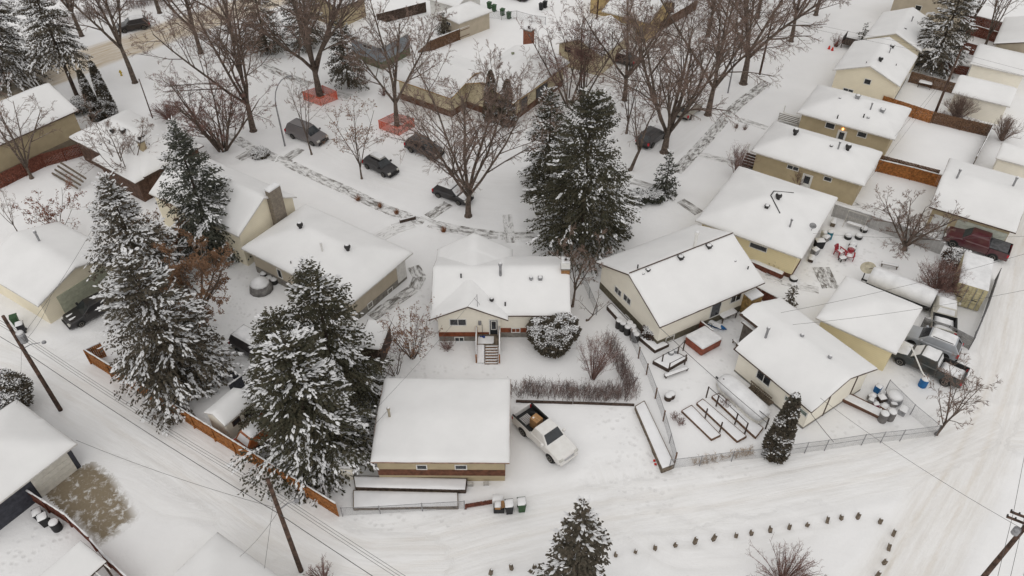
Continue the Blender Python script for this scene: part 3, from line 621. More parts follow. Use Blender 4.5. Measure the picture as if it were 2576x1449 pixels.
# details of the middle house ------------------------------------------------------------
win(H1, (1132, 803), (1172, 817), panes=2); win(H1, (1281, 793), (1312, 804.5), panes=2)
win(H1, (1145, 848.6), (1166, 858.6), panes=2); win(H1, (1288, 836.5), (1307, 845), panes=2)
bd = door(H1, (1232, 804.7), (1252, 840), NAVY)
w0, w1 = H1.walls[1], H1.walls[0]
mb = MB(); e = .03; zb0, zb1 = 0.62, 1.12
mb.box(w0[0] - e, w0[1] + e, w0[2] - e, w0[2] + .005, zb0, zb1).box(w0[1] + e, w1[1] + e, w1[2] - e, w1[2] + .005, zb0, zb1).box(w0[0] - e, w0[0] + .005, w0[2] + .005, w1[3], zb0, zb1).box(w1[1] - .005, w1[1] + e, w1[2] + .005, w1[3], zb0, zb1)
mb.build('siding_band', REDWOOD, H1.e)
mb = MB(); e = .015; mb.box(w0[0] - e, w0[1] + e, w0[2] - e, w0[2] + .005, -.2, zb0 - .002).box(w0[1] + e, w1[1] + e, w1[2] - e, w1[2] + .005, -.2, zb0 - .002).box(w1[1] - .005, w1[1] + e, w1[2] + .005, w1[3], -.2, zb0 - .002).box(w0[0] - e, w0[0] + .005, w0[2] + .005, w1[3], -.2, zb0 - .002)
mb.build('foundation', CONC, H1.e)
mb = MB(); q = on_wall(H1, 1207, 811); mb.box(q[5] - .13, q[5] + .13, q[3] - .14, q[3], q[6] - .22, q[6] + .22); mb.build('electric_meter', GREYM, H1.e, bevel=.02)
cho = chimney(H1, 1422, 678, .72, .72, .45, mat('chimney_wood', (0.33, 0.17, 0.07), 0.8, 0.2, 5)); pc = on_roof(H1, 1422, 678); MB().box(pc.x - .37, pc.x + .37, pc.y - .37, pc.y + .37, pc.z + .455, pc.z + 1.15).build('chimney_shroud', WHITE, cho, bevel=.03); MB().box(pc.x - .35, pc.x + .35, pc.y - .35, pc.y + .35, pc.z + 1.15, pc.z + 1.28).build('shroud_snow', TREESNOW, cho, bevel=.05); MB().box(pc.x - .1, pc.x + .1, pc.y - .1, pc.y + .1, pc.z + 1.28, pc.z + 1.36).build('flue_cap', DARKM, cho)
vent(H1, 1259, 692, 'pipe', 1.7); vent(H1, 1160, 698, 'stub', 1.2); vent(H1, 1237, 757, 'turbine', .8); vent(H1, 1271, 769, 'stub', 1.2); vent(H1, 1336, 703, 'turbine', .75, GREYM); vent(H1, 1359, 701, 'box', .9, GREYM)
mb = MB(); p = on_roof(H1, 1201, 770); mb.tube([p, p + Vector((0, 0, 1.5))], .025, 5).tube([p + Vector((-.25, 0, 1.1)), p + Vector((.1, 0, .6)), p + Vector((.2, 0, .3))], .02, 4); mb.build('service_mast', GREYM, H1.roof)
# ---- garage of the middle house
G0 = house('garage', 'wide garage with plain white roof and red siding band beside white pickup', (931, 1163), (1282, 1167), (968, 952), 2.75, 'gx', .5, STUCCO_TAN, mat('fascia_tan', (0.30, 0.20, 0.15), 0.7, 0.15), cat='garage', oh=.35, rot=-0.4, thick=.24)
win(G0, (1049, 1170), (1073, 1179), panes=1, h=.42); win(G0, (1146, 1170), (1173, 1179), panes=1, h=.42)
w0 = G0.walls[0]; mb = MB(); mb.box(w0[0] - .03, w0[1] + .03, w0[2] - .035, w0[2] + .005, .75, 1.42); mb.box(w0[1] - .005, w0[1] + .03, w0[2] + .005, w0[3], .75, 1.42); mb.build('siding_band', mat('siding_brown_red', (.15, .062, .035), .75, .2, 2.5, lines=(2, .13, .5)), G0.e)
vent(G0, 980, 1048, 'pipe', 1.35, mat('vent_tan', (0.33, 0.29, 0.22), .6))
# ---- houses on the west side
H2 = house('bungalow', 'beige stucco bungalow with broad hipped roof and curving swept walk', (883, 766), (1039, 636), (610, 622), 3.0, 'hip', 1.5, STUCCO_GREY, FASCIAW, oh=.6, found=CONC, fh=.75)
win(H2, (974, 722), (988, 741), panes=1, h=.5); win(H2, (924, 762), (937, 772), panes=1, h=.5); win(H2, (697, 676), (711, 700), panes=1); win(H2, (742, 696), (760, 712), panes=2)
for u, v, k, s_ in ((756, 572, 'turbine', 1.2), (811, 631, 'pipe', 1.2), (875, 628, 'turbine', 1.2), (732, 662, 'stub', .8)): vent(H2, u, v, k, s_, WHITE if k == 'pipe' else None)
q = on_wall(H2, 1016, 678, 'x+') or on_wall(H2, 1016, 678)
mb = MB(); x0, x1, y0, y1, zt = H2.walls[0]; mb.box(x1 - 1.2, x1 + .02, y0 - .04, y0 + .005, .3, zt - .05); mb.build('corner_panel', WHITE, H2.e)
H3 = house('house', 'tall cream house with blank gable wall and dark stone chimney', (374, 486), (590, 602), (500, 388), 3.9, 'gx', 2.1, CREAM, FASCIAW, oh=.3, rot=-33)
x0, x1, y0, y1, zt = H3.walls[0]; STONE = mat('chimney_stone', (0.24, 0.205, 0.165), .9, .12, 4, .5, 12, lines=(2, .22, .25))
ch = MB(); ch.box(x1, x1 + .62, .5, 1.9, -.2, 6.4); cho = ch.build('chimney', STONE, H3.e, bevel=.03); c = MB(); c.box(x1 - .05, x1 + .66, .46, 1.94, 6.41, 6.62); c.build('snow_cap', TREESNOW, cho, bevel=.08)
mb = MB(); mb.box(x1, x1 + 1.6, -2.6, .3, 2.05, 2.2); po = mb.build('porch_roof', FASCIA, H3.e); mb = MB(); mb.box(x1 + .02, x1 + 1.58, -2.58, .28, 2.2, 2.4); mb.build('snow_cap', TREESNOW, po, bevel=.08)
MB().box(x1 + 1.4, x1 + 1.5, -2.5, -2.4, -.1, 2.05).build('porch_post', FASCIA, H3.e); MB().box(x1 + 1.4, x1 + 1.5, .1, .2, -.1, 2.05).build('porch_post', FASCIA, H3.e)
H4c = P(310, 350, 3.0); H4c.z = 0
ux4, uy4 = Vector((math.cos(R(-35)), math.sin(R(-35)), 0)), Vector((-math.sin(R(-35)), math.cos(R(-35)), 0))
def l4(u, v, z=3.0): d = P(u, v, z) - H4c; return d.dot(ux4), d.dot(uy4)
a4, n4, s4, e4 = l4(165, 350), l4(329, 280), l4(320, 448), l4(412, 397)
H4 = house('bungalow', 'low hipped bungalow with tan chimney beside the twin columnar cedars', (165, 350), (329, 280), (218, 378), 3.0, 'hip', 1.6, mat('siding_brown', (0.105, 0.060, 0.042), .8, .2, lines=(2, .2, .3)), FASCIA, rot=-35, center=H4c,
    comps=[dict(x0=a4[0], x1=e4[0] + 1.5, y0=e4[1] - 3.5, y1=n4[1], kind='hip', ez=3.0, rise=1.6, oh=.5), dict(x0=l4(203, 412)[0], x1=e4[0] + 1.4, y0=s4[1], y1=e4[1] + 1.2, kind='hip', ez=2.8, rise=1.1, oh=.5)])
chimney(H4, 361, 375, .55, .55, 1.1, STUCCO_TAN)
for u, v, k, s_ in ((310, 332, 'box', 1.3), (284, 334, 'turbine', 1.1), (254, 363, 'box', .7), (277, 360, 'stub', 1.1), (360, 343, 'box', .8), (376, 364, 'stub', .8)): vent(H4, u, v, k, s_)
H5 = house('house', 'two storey tan stucco house behind a red board fence', P(198, 277, 3.9) - Vector((math.cos(R(55)), math.sin(R(55)), 0)) * 15.0, (198, 277), None, 3.9, 'gx', 2.0, STUCCO_TAN, FASCIA, oh=.45, rot=55, Wy=9.0, found=mat('stucco_dark', (0.20, .165, .12), .9, .1), fh=.9)
H6 = house('garage', 'cream double garage with pale green door and black car out front', P(95, 771, 2.6) - Vector((math.cos(R(-32)), math.sin(R(-32)), 0)) * 9.2, (95, 771), (186, 577), 2.6, 'gx', 1.35, CREAM, FASCIAW, cat='garage', oh=.35, rot=-32)
x0, x1, y0, y1, zt = H6.walls[0]
gd = bpy.data.objects.new('garage_door', None); C.objects.link(gd); gd.parent = H6.e
for k in range(4): MB().box(x1, x1 + .05, -2.4, 2.4, .03 + k * .53, .545 + k * .53).build('door_panel', GDOORG, gd)
vent(H6, 99, 606, 'pipe', 1.5)
H7 = house('garage', 'hipped garage with dark slate corners and bare concrete apron', (43, 1005), (203, 1109), None, 2.6, 'hip', 1.5, SLATE, FASCIAW, cat='garage', oh=.45, Wy=-8.6, rot=-33)
garage_door(H7, (72, 1204), (190, 1174), GDOORW, 'x+')
H8 = house('garage', 'garage whose bare hipped roof faces the orange board fence across lane', (547, 1338), P(547, 1338, 2.6) + Vector((math.cos(R(-33)), math.sin(R(-33)), 0)) * 7.2, None, 2.6, 'hip', 1.3, CREAM, FASCIAW, cat='garage', Wy=-7.0, rot=-33)
S9 = house('gazebo', 'flat roofed garden gazebo tucked against red fence by the apron', (203, 1359), (273, 1409), None, 2.4, 'flat', 0.0, WOODR, WOODD, cat='gazebo', Wy=-4.2, oh=.3, walls=False, rot=-33)
x0, x1, y0, y1 = [S9.comps[0][k_] for k_ in ('x0', 'x1', 'y0', 'y1')]
for px_, py_ in ((x0 + .2, y0 + .2), (x1 - .2, y0 + .2), (x0 + .2, y1 - .2), (x1 - .2, y1 - .2)): MB().box(px_ - .06, px_ + .06, py_ - .06, py_ + .06, -.1, 2.24).build('post', WOODD, S9.e)
for k in range(7): MB().box(x1 - .15, x1 + .55, y0 + .2 + k * (y1 - y0 - .4) / 6 - .03, y0 + .2 + k * (y1 - y0 - .4) / 6 + .03, 2.24, 2.36).build('rafter_tail', WHITE, S9.e)
S10 = house('garden_shed', 'small cream garden shed with two dark windows behind orange fence', (512, 1038), (568, 1070), (644, 1009), 2.0, 'gy', .6, CREAMW, FASCIAW, cat='shed', oh=.15, thick=.14, rot=-33)
win(S10, (587, 1054), (601, 1065), panes=1, frame=FASCIA, h=.4); win(S10, (615, 1032), (629, 1042), panes=1, frame=FASCIA, h=.4)
# ---- houses on the east side
H11 = house('bungalow', 'white sided bungalow with long gabled roof, barrels along its end wall', (1660, 824), (1925, 711), (1488, 663), 3.0, 'gx', 2.15, CREAMW, FASCIA, oh=.45, found=mat('found_olive', (0.13, .115, .08), .9, .15), fh=.75)
win(H11, (1549, 719), (1562, 747), 'x-', 2); win(H11, (1571, 738), (1585.5, 768), 'x-', 2); win(H11, (1792, 767), (1807, 790), 'y-', 1); win(H11, (1842, 741), (1861, 752), 'y-', 2); win(H11, (1677, 846), (1692, 857), 'y-', 1, h=.5)
win(H11, (1523, 748), (1532, 760), 'x-', 1, h=.45); win(H11, (1575, 795), (1584, 808), 'x-', 1, h=.45)
vent(H11, 1747, 620, 'pipe', 2.0, WHITE)
for u, v, k, s_ in ((1783, 622, 'box', 1.1), (1712, 650, 'box', 1.1), (1630, 680, 'box', .8), (1604, 674, 'stub', 1.1), (1618, 688, 'box', .5), (1849, 656, 'box', .5), (1881, 677, 'stub', 1.0)): vent(H11, u, v, k, s_)
x0, x1, y0, y1, zt = H11.walls[0]; c = MB(); c.box(x1 - 1.35, x1 - .05, y0 - 1.0, y0 - .0, .0, 2.1); cb = c.build('storage_closet', mat('plywood', (0.34, 0.22, 0.085), .8, .25, 3), H11.e); c = MB(); c.box(x1 - 1.4, x1, y0 - 1.05, y0, 2.11, 2.26); c.build('snow_cap', TREESNOW, cb, bevel=.05)
c = MB(); zz = H11.comps[0]['ez'] + H11.comps[0]['rise']; c.box(H11.comps[0]['x0'] + .05, H11.comps[0]['x1'] - .05, -.03, .03, zz + .10, zz + .185); c.build('ridge_strip', FASCIA, H11.roof)
rot12 = R(-56); u12 = Vector((math.cos(rot12), math.sin(rot12), 0)); v12 = Vector((-u12.y, u12.x, 0)); b12 = P(2042, 1038, 2.7); W12 = abs((P(2222, 938, 2.7) - b12).dot(v12)); L12 = 9.9
c12 = b12 - u12 * (L12 / 2) + v12 * (W12 / 2); c12.z = 0; xc, yc = L12 / 2 - 7.9, -W12 / 2 + 2.53
H12 = house('garage', 'long white garage with notched roof corner beside hot tub', b12 - u12 * L12, b12, (2222, 938), 2.7, 'gx', 1.35, CREAMW, FASCIA, cat='garage', rot=-56, center=c12,
    comps=[dict(x0=-L12 / 2, x1=L12 / 2, y0=-W12 / 2, y1=W12 / 2, kind='gx', ez=2.7, rise=1.35, bx=[xc], by=[yc], mask=lambda x, y: ~((np.asarray(x) < xc - .001) & (np.asarray(y) < yc - .001)), wall=(xc + .35, L12 / 2 - .4, -W12 / 2 + .45, W12 / 2 - .45)),
           dict(x0=-L12 / 2 + .2, x1=xc + .6, y0=yc + .25, y1=W12 / 2 - .2, kind='flat', ez=2.72, rise=0, wall=(-L12 / 2 + .4, xc + .4, yc + .35, W12 / 2 - .45), wm=mat('lattice_dark', (0.115, .10, .088), .9, .2, lines=(0, .12, .5)))], found=CONC, fh=.2)
win(H12, (1908, 933), (1937, 964), 'y-', 2, frame=WHITE, h=1.1); win(H12, (1978, 996), (2028, 1048), 'y-', 2, frame=WHITE, glass=mat('glass_green', (0.16, .20, .17), .15, .2))
vent(H12, 1926, 849, 'pipe', 1.5); vent(H12, 2017, 846, 'turbine', .7, GREYM); vent(H12, 2087, 900, 'turbine', .7, GREYM)
H13 = house('garage', 'square yellow sided garage with hipped roof beside silver car', (2052, 800), (2255, 891), (2310, 770), 2.7, 'hip', 1.2, YELLOW, FASCIAW, cat='garage', oh=.4)
H14 = house('bungalow', 'yellow sided bungalow with square hipped roof and satellite dish', (1749, 555), (2018, 651), (1867, 422), 3.0, 'hip', 1.75, YELLOW, FASCIAW, oh=.55, found=mat('found_brown', (.12, .06, .04), .9, .2), fh=.45)
win(H14, (1889, 609), (1927, 634), 'y-', 1); win(H14, (1757, 566), (1767, 578), 'y-', 1)
for u, v, k, s_ in ((1957, 500, 'turbine', 1.3), (1929, 521, 'box', 1.0), (1987, 570, 'pipe', 1.2)): vent(H14, u, v, k, s_)
cm = H14.comps[0]; hx_, hy_ = cm['x1'], cm['y1']; m_ = min(hx_, hy_); rx, ry = hx_ - m_, hy_ - m_; zt_ = cm['ez'] + cm['rise'] + .16
mb = MB(); mb.beam((-rx, -ry, zt_), (rx, ry, zt_), .09, .06); 
for sx, sy in ((1, -1), (1, 1)):
    a_ = Vector((rx, ry if sy > 0 else -ry, zt_)) if rx >= ry else Vector((rx, ry * sy, zt_)); b_ = Vector((sx * hx_, sy * hy_, cm['ez'] + .16)); mb.beam(a_, a_.lerp(b_, .3), .08, .06)
mb.build('ridge_cap', DARKM, H14.roof)
p = on_roof(H14, 2041, 580); mb = MB(); mb.tube([p, p + Vector((0, 0, .55))], .03, 5); n_ = 14; mb.add([p + Vector((-.05, -.05, .75))] + [p + Vector((.33 * math.cos(i * 6.283 / n_), .16 - .12, .75 + .33 * math.sin(i * 6.283 / n_))) for i in range(n_)], [(0, i + 1, (i + 1) % n_ + 1) for i in range(n_)]); mb.build('satellite_dish', GREYM, H14.roof)
H15 = house('bungalow', 'tan stucco bungalow with white windows and dark front steps', (1888, 380), (2175, 468), (2229, 387), 3.0, 'hip', 1.55, STUCCO_TAN, FASCIAW, oh=.55)
win(H15, (1983, 414), (2007, 430), 'y-', 2); win(H15, (2075, 443), (2090, 457), 'y-', 1); door(H15, (2023, 437), (2037, 466), DOORW, 'y-')
for u, v, k, s_ in ((2000, 337, 'turbine', 1.3), (2108, 375, 'pipe', 1.2), (2132, 376, 'turbine', 1.3), (2091, 368, 'box', .7)): vent(H15, u, v, k, s_)
x0, x1, y0, y1, zt = H15.walls[0]
for k in range(6): MB().box(x0 - 1.5, x0, y0 + .4 + k * .28, y0 + .62 + k * .28, .05 + k * .19, .20 + k * .19).build('step', WOODD, H15.e)
MB().beam((x0 - 1.5, y0 + .3, .9), (x0 - 1.5, y0 + 2.2, 2.1), .06, .08).beam((x0 - .05, y0 + .3, .9), (x0 - .05, y0 + 2.2, 2.1), .06, .08).beam((x0 - 1.5, y0 + .3, 0), (x0 - 1.5, y0 + .3, .9), .06, .06).beam((x0 - 1.5, y0 + 2.2, 0), (x0 - 1.5, y0 + 2.2, 2.1), .06, .06).build('stair_rail', WHITE, H15.e)
H16 = house('bungalow', 'tan stucco bungalow with glazed white door and lit porch lamp', (2004, 283), (2252, 352), (2300, 277), 3.0, 'hip', 1.55, STUCCO_TAN, FASCIAW, oh=.55)
win(H16, (2080, 307), (2097, 325), 'y-', 1); win(H16, (2160, 330), (2177, 347), 'y-', 1); door(H16, (2111, 327), (2124, 350), DOORW, 'y-')
for u, v, k, s_ in ((2157, 246, 'box', 1.3), (2190, 274, 'pipe', 1.1), (2219, 281, 'box', 1.3), (2106, 298, 'stub', 1.2), (2172, 295, 'stub', 1.2), (2184, 296, 'box', .7), (2113, 247, 'box', .6)): vent(H16, u, v, k, s_, GREYM if k == 'box' else None)
lm = bpy.data.materials.new('porch_lamp'); lm.use_nodes = True; lb = lm.node_tree.nodes['Principled BSDF']; lb.inputs['Base Color'].default_value = (1, .6, .25, 1); lb.inputs['Emission Color'].default_value = (1, .45, .12, 1); lb.inputs['Emission Strength'].default_value = 4.0
q = on_wall(H16, 2121, 324, 'y-'); MB().lathe((q[5], q[3] - .1, q[6] - .1), [(.05, 0), (.1, .05), (.1, .18), (.03, .24)], 8).build('porch_lamp', lm, H16.e)
H17 = house('bungalow', 'cream gabled bungalow with single small window above backyard fence', (2095, 176), (2267, 215), (2320, 145), 3.3, 'gy', 1.6, CREAM, FASCIAW, oh=.4, found=CONC, fh=.4, rot=-33)
win(H17, (2177, 198), (2188, 213), 'y-', 1); win(H17, (2122, 225), (2145, 232), 'y-', 2, h=.5)
for u, v, k, s_ in ((2244, 119, 'box', 1.2), (2237, 133, 'pipe', 1.0), (2214, 154, 'turbine', 1.2), (2179, 159, 'stub', .8), (2254, 165, 'stub', .8)): vent(H17, u, v, k, s_)
H18 = house('bungalow', 'cream gabled bungalow between snowy spruce and big beige house', (2172, 97), (2319, 130), (2205, 30), 3.3, 'gy', 1.6, CREAM, FASCIAW, oh=.4, rot=-33)
vent(H18, 2293, 54, 'pipe', 1.0); vent(H18, 2278, 72, 'box', .7)
wA = P(2222, 62); H19 = house('house', 'big beige stucco house with one dark window, two storeys tall', wA, wA + Vector((.839, -.545, 0)) * 10, None, 6.4, 'hip', 1.8, STUCCO_GREY, FASCIA, Wy=9.0, rot=-33, oh=.3)
win(H19, (2305, 13), (2315, 27), 'y-', 1)
G20 = house('garage', 'tan double garage with sage door behind burgundy pickup', (2337, 520), (2556, 588), (2430, 410), 2.7, 'gx', 1.2, STUCCO_TAN, FASCIA, cat='garage', oh=.45, rot=-33)
door(G20, (2352, 540), (2374, 580), DOORW, 'y-', glazed=False); garage_door(G20, (2406, 560), (2527, 605), GDOORL, 'y-', rows=4)
vent(G20, 2407, 448, 'pipe', 1.4); vent(G20, 2548, 468, 'pipe', 1.4)
G1 = house('garage', 'white sided garage beyond the leaning brown fence poles', (2439, 160), (2580, 200), (2462, 112), 2.6, 'gx', 1.1, CREAMW, FASCIAW, cat='garage', rot=-33, oh=.35)
G2 = house('garage', 'pale cream garage behind the twiggy bush and utility pole', (2394, 233), (2539, 277), (2569, 227), 2.6, 'gx', 1.1, CREAMW, FASCIAW, cat='garage', rot=-33, oh=.35)
G3 = house('garage', 'beige gabled garage past the brown stepped fences', (2499, 110), P(2499, 110, 2.8) + Vector((.839, -.545, 0)) * 8.4, (2539, 47), 2.8, 'gy', 1.3, STUCCO_GREY, FASCIA, cat='garage', rot=-33, oh=.35)
G4 = house('garage', 'garage roof reaching out of frame behind the tan garage', (2505, 398), P(2505, 398, 2.5) + Vector((.839, -.545, 0)) * 6.5, None, 2.5, 'gx', .9, CREAMW, FASCIAW, cat='garage', rot=-33, Wy=3.6, oh=.3)
# ---- across the crescent
OLIVE = mat('siding_olive', (0.15, .16, .10), .8, .15)
HG = house('house', 'blue grey sided house with olive base behind dark spruce', (872, 92), (955, 121), (1041, 80), 3.3, 'hip', 1.4, BLUEGREY, FASCIAW, rot=-35, oh=.35, found=OLIVE, fh=1.0)
win(HG, (913, 110), (934, 124), 'y-', 2)
GB = house('garage', 'beige hipped garage beside four dark green bins', (1099, 34), (1154, 60), (1227, 23), 2.6, 'hip', 1.0, STUCCO_GREY, FASCIAW, cat='garage', oh=.35)
win(GB, (1124, 54), (1134, 64), 'y-', 2)
cA = P(985, 196, 3.0); cA.z = 0; uA, vA = Vector((math.cos(R(-34.5)), math.sin(R(-34.5)), 0)), Vector((math.sin(R(34.5)), math.cos(R(34.5)), 0))
CREAMS = mat('stucco_cream', (.55, .48, .33), .9, .08, 2, .3, 40)
HA = house('house', 'sprawling cream house with brick chimney and huge white roof across street', (985, 196), (1108, 238), None, 3.0, 'gx', 1.4, CREAMS, mat('fascia_gold', (.40, .25, .09), .7, .2), rot=-34.5, Wy=8, center=cA,
    comps=[dict(x0=0, x1=9.4, y0=0, y1=9.5, kind='gx', ez=3.0, rise=1.3, oh=.6), dict(x0=7.6, x1=16.3, y0=3.0, y1=16.0, kind='gy', ez=3.1, rise=1.5, oh=.6)], found=mat('brick_brown', (.14, .075, .05), .9, .2, lines=(2, .1, .3)), fh=.9)
win(HA, (1310, 252), (1325, 270), 'x+', 2, frame=FASCIA); win(HA, (1253, 251), (1288, 272), 'y-', 3, frame=FASCIA); win(HA, (1349, 226), (1375, 240), 'x+', 2, frame=FASCIA)
chimney(HA, 1330, 97, 1.2, .9, 1.4, BRICK); vent(HA, 1258, 148, 'pipe', 1.2); vent(HA, 1290, 137, 'turbine', .9, mat('vent_green', (.25, .27, .18)))
HB = house('house', 'cream gabled house with two dark windows behind red-twigged trees', (1398, 110), (1510, 146), None, 3.0, 'gy', 1.5, CREAMS, FASCIAW, rot=-33, Wy=9, oh=.35)
win(HB, (1422, 120), (1437, 130), 'y-', 2, frame=FASCIA, h=.6); win(HB, (1450, 129), (1459, 138), 'y-', 1, frame=FASCIA, h=.6)
HC = house('house', 'golden stucco house at the top of the crescent', (1513, 28), (1630, 61), None, 3.2, 'gx', 1.5, mat('stucco_gold', (.48, .36, .18), .9, .1), FASCIAW, rot=-33, Wy=9, oh=.4)
win(HC, (1548, 58), (1556, 70), 'y-', 1); garage_door(HC, (1565, 62), (1600, 78), GDOORW, 'y-')
HD = house('garage', 'tan stucco building past the dark fence beyond the blue grey house', (850, 24), (930, -6), None, 3.0, 'gx', 1.2, STUCCO_TAN, FASCIA, cat='garage', rot=54, Wy=7, oh=.3)
HE = house('garage', 'white panelled garage behind dark brown fence', (1074, -2), (1140, 24), None, 2.8, 'gx', 1.0, WHITE, FASCIAW, cat='garage', rot=-34, Wy=6.5, oh=.3)
HF = house('house', 'golden house by the frame top above parked bins', (1478, -16), (1535, 2), None, 3.0, 'gx', 1.3, MATS['stucco_gold'], FASCIAW, rot=-33, Wy=8, oh=.4)

x0, x1, y0, y1, zt = H12.walls[0]; q0 = on_wall(H12, 1903, 950, 'y-')[5]
for k in range(13): MB().box(q0 + k * .16, q0 + k * .16 + .05, y0 - .5, y0 - .45, .25, 1.0).build('baluster', WOODG, H12.e)
MB().box(q0 - .1, q0 + 2.1, y0 - .52, y0 - .43, 1.0, 1.07).build('balcony_rail', WOODG, H12.e); MB().box(q0 - .1, q0 + 2.1, y0 - .52, y0, .15, .25).build('balcony_floor', WOODG, H12.e)
for yy in (y0 + 2.3, y0 + 5.4): MB().box(x1, x1 + .05, yy - .06, yy + .06, 0, 2.6).build('wall_batten', FASCIA, H12.e)
# ================================================================ VEGETATION
def _unit(a): return a / np.maximum(1e-9, np.linalg.norm(a, axis=-1, keepdims=True))
def tuft_mesh(pos, d, L, Wd, droop, rng):
    """needle sprays: little roof-shaped kites of two triangles pairs"""
    n = len(pos); d = _unit(d); up = np.array([0, 0, 1.0]); s = _unit(np.cross(d, up) + 1e-6 * rng.randn(n, 3)); nrm = np.cross(s, d)
    L = L[:, None]; Wd = Wd[:, None]; dr = droop[:, None] * nrm
    b = pos; t = pos + d * L; m = pos + d * L * 0.5; l = m + s * Wd - dr; r = m - s * Wd - dr
    V = np.stack([b, l, t, r, m + nrm * Wd * 0.25], 1).reshape(-1, 3); o = (np.arange(n) * 5)[:, None]
    F = np.concatenate([o + [0, 4, 1], o + [4, 2, 1], o + [0, 3, 4], o + [4, 3, 2]]); return V, F
def blob_mesh(pos, d, L, Wd, Ht, rng):
    """snow lumps: low pyramids stretched along the spray"""
    n = len(pos); d = _unit(d); up = np.array([0, 0, 1.0]); s = _unit(np.cross(d, up) + 1e-6 * rng.randn(n, 3)); nrm = np.cross(s, d)
    L = L[:, None]; Wd = Wd[:, None]; Ht = Ht[:, None]
    m = pos + d * L * .5
    V = np.stack([pos, m + s * Wd, pos + d * L, m - s * Wd, m + nrm * Ht - d * L * .18 + s * Wd * .3 * rng.randn(n, 1), m + nrm * Ht * .9 + d * L * .2], 1).reshape(-1, 3); o = (np.arange(n) * 6)[:, None]
    F = np.concatenate([o + [0, 1, 4], o + [1, 5, 4], o + [1, 2, 5], o + [2, 3, 5], o + [3, 4, 5], o + [3, 0, 4]]); return V, F
def conifer(name, label, px, H, Rr, seed, snow=.5, needle=None, cb=0.6, power=.85, density=1.0, droop=.38, group=None, cat='spruce tree', trunk_r=None, wig=.16, loc3=None):
    """spruce built of discrete boughs: every bough and side bough is a bottle-brush of needle sprays with snow lying along its spine"""
    rng = np.random.RandomState(seed); g = loc3 or P(*px); e = thing(name, label, cat, (g.x, g.y, ground_z(g.x, g.y) - .05), 0, group)
    tr = trunk_r or H * .013 + .05; Rr *= 1.24; power *= .84
    zt = np.linspace(0, H, 9); mb = MB(); mb.tube([(0.04 * math.sin(z), 0.04 * math.cos(z * 1.3), z) for z in zt], [tr * (1 - z / H * .95) for z in zt], 7); mb.build('trunk', SPTRUNK, e, smooth=True)
    P_, D_, L_, Q_, DQ, LQ, WQ = [], [], [], [], [], [], []; z = cb; sv = rng.rand() * 50; up = np.array([0, 0, 1.0])
    def spine(o, az, l, el, dr, t, snowy):
        n = max(4, int(l * 18 * density)); s = rng.rand(n) * .92 + .08; h = np.array([math.cos(az), math.sin(az), 0]); lat = np.array([-h[1], h[0], 0])
        def pt(s): return o + h * (l * s * math.cos(el))[:, None] + up * (l * s * math.sin(el) - dr * l * s ** 2 + .25 * dr * l * np.maximum(0, s - .7) ** 2 * 3)[:, None]
        c = pt(s); wd = (.10 + .075 * l * (1 - s)) * (.6 + .8 * rng.rand(n)); sg = np.where(rng.rand(n) < .5, -1.0, 1.0); dn = .05 + .16 * rng.rand(n) * min(1, l)
        P_.append(c + lat * (sg * wd * .6)[:, None] - up * (dn * .6)[:, None]); D_.append(h * .55 + lat * (sg * .8)[:, None] - up * (.35 + .6 * rng.rand(n))[:, None] * (1 - .6 * t) + .2 * rng.randn(n, 3)); L_.append((.15 + .15 * rng.rand(n)) * (1 if l > .5 else .8))
        m = max(2, int(l * 8)); s = .12 + .88 * rng.rand(m); k = vnoise(np.full(m, az * 2.3 + sv) + s * l * .5, np.full(m, z * .9 + sv)); keep = (snowy + .8 * k + .22 * (s - .4) + .03 * rng.randn(m)) > .635
        if keep.any():
            s = s[keep]; q = pt(s) + lat * (.07 * rng.randn(len(s)))[:, None] + up * .03; Q_.append(q); sl = math.sin(el) - 2 * dr * s; DQ.append(h[None] + up * sl[:, None] + .25 * rng.randn(len(s), 3) * np.array([1, 1, .3])); LQ.append(.22 + .26 * rng.rand(len(s))); WQ.append(.04 + .06 * rng.rand(len(s)))
        return pt
    while z < H - .12:
        t = (z - cb) / (H - cb); base = Rr * (1 - t) ** power * (0.6 + .4 * min(1, t / .10)) + .10; nb = 6 if t < .8 else 5; a0 = rng.rand() * 6.28
        for k in range(nb):
            az = a0 + k * 6.283 / nb + .45 * rng.randn(); l = base * (0.62 + .5 * rng.rand()) * (1 + wig * math.sin(az * 2 + sv + z * .7)); el = -.08 + .85 * t ** 1.6 + .09 * rng.randn(); dr = droop * (1 - .75 * t) * (.55 + .35 * rng.rand())
            o = np.array([0, 0, z + .1 * rng.randn()]); pt = spine(o, az, l, el, dr, t, snow)
            if l > .9:
                for j in range(int(1 + l * .95)):
                    s0 = .22 + .6 * rng.rand(); p0 = pt(np.array([s0]))[0]; sd_ = 1 if (j % 2) else -1; spine(p0, az + sd_ * (.5 + .35 * rng.rand()), l * (1 - s0) * (.55 + .3 * rng.rand()) + .2, el - dr * s0 * 1.1, dr * .7, t, snow - .06)
        z += (.33 + .12 * rng.rand()) * (1 if t < .75 else .7)
    pos = np.concatenate(P_); d = np.concatenate(D_); L = np.concatenate(L_); n = len(pos)
    V, F = kite_mesh(pos, d, L, .045 + .04 * rng.rand(n), rng); mesh_np('foliage', V, F, needle or NEEDLE, e)
    if Q_:
        q = np.concatenate(Q_); m = len(q); V, F = blob_mesh(q, np.concatenate(DQ), np.concatenate(LQ), np.concatenate(WQ), .04 + .04 * rng.rand(m), rng); mesh_np('branch_snow', V, F, TREESNOW, e)['kind'] = 'stuff'
    return e
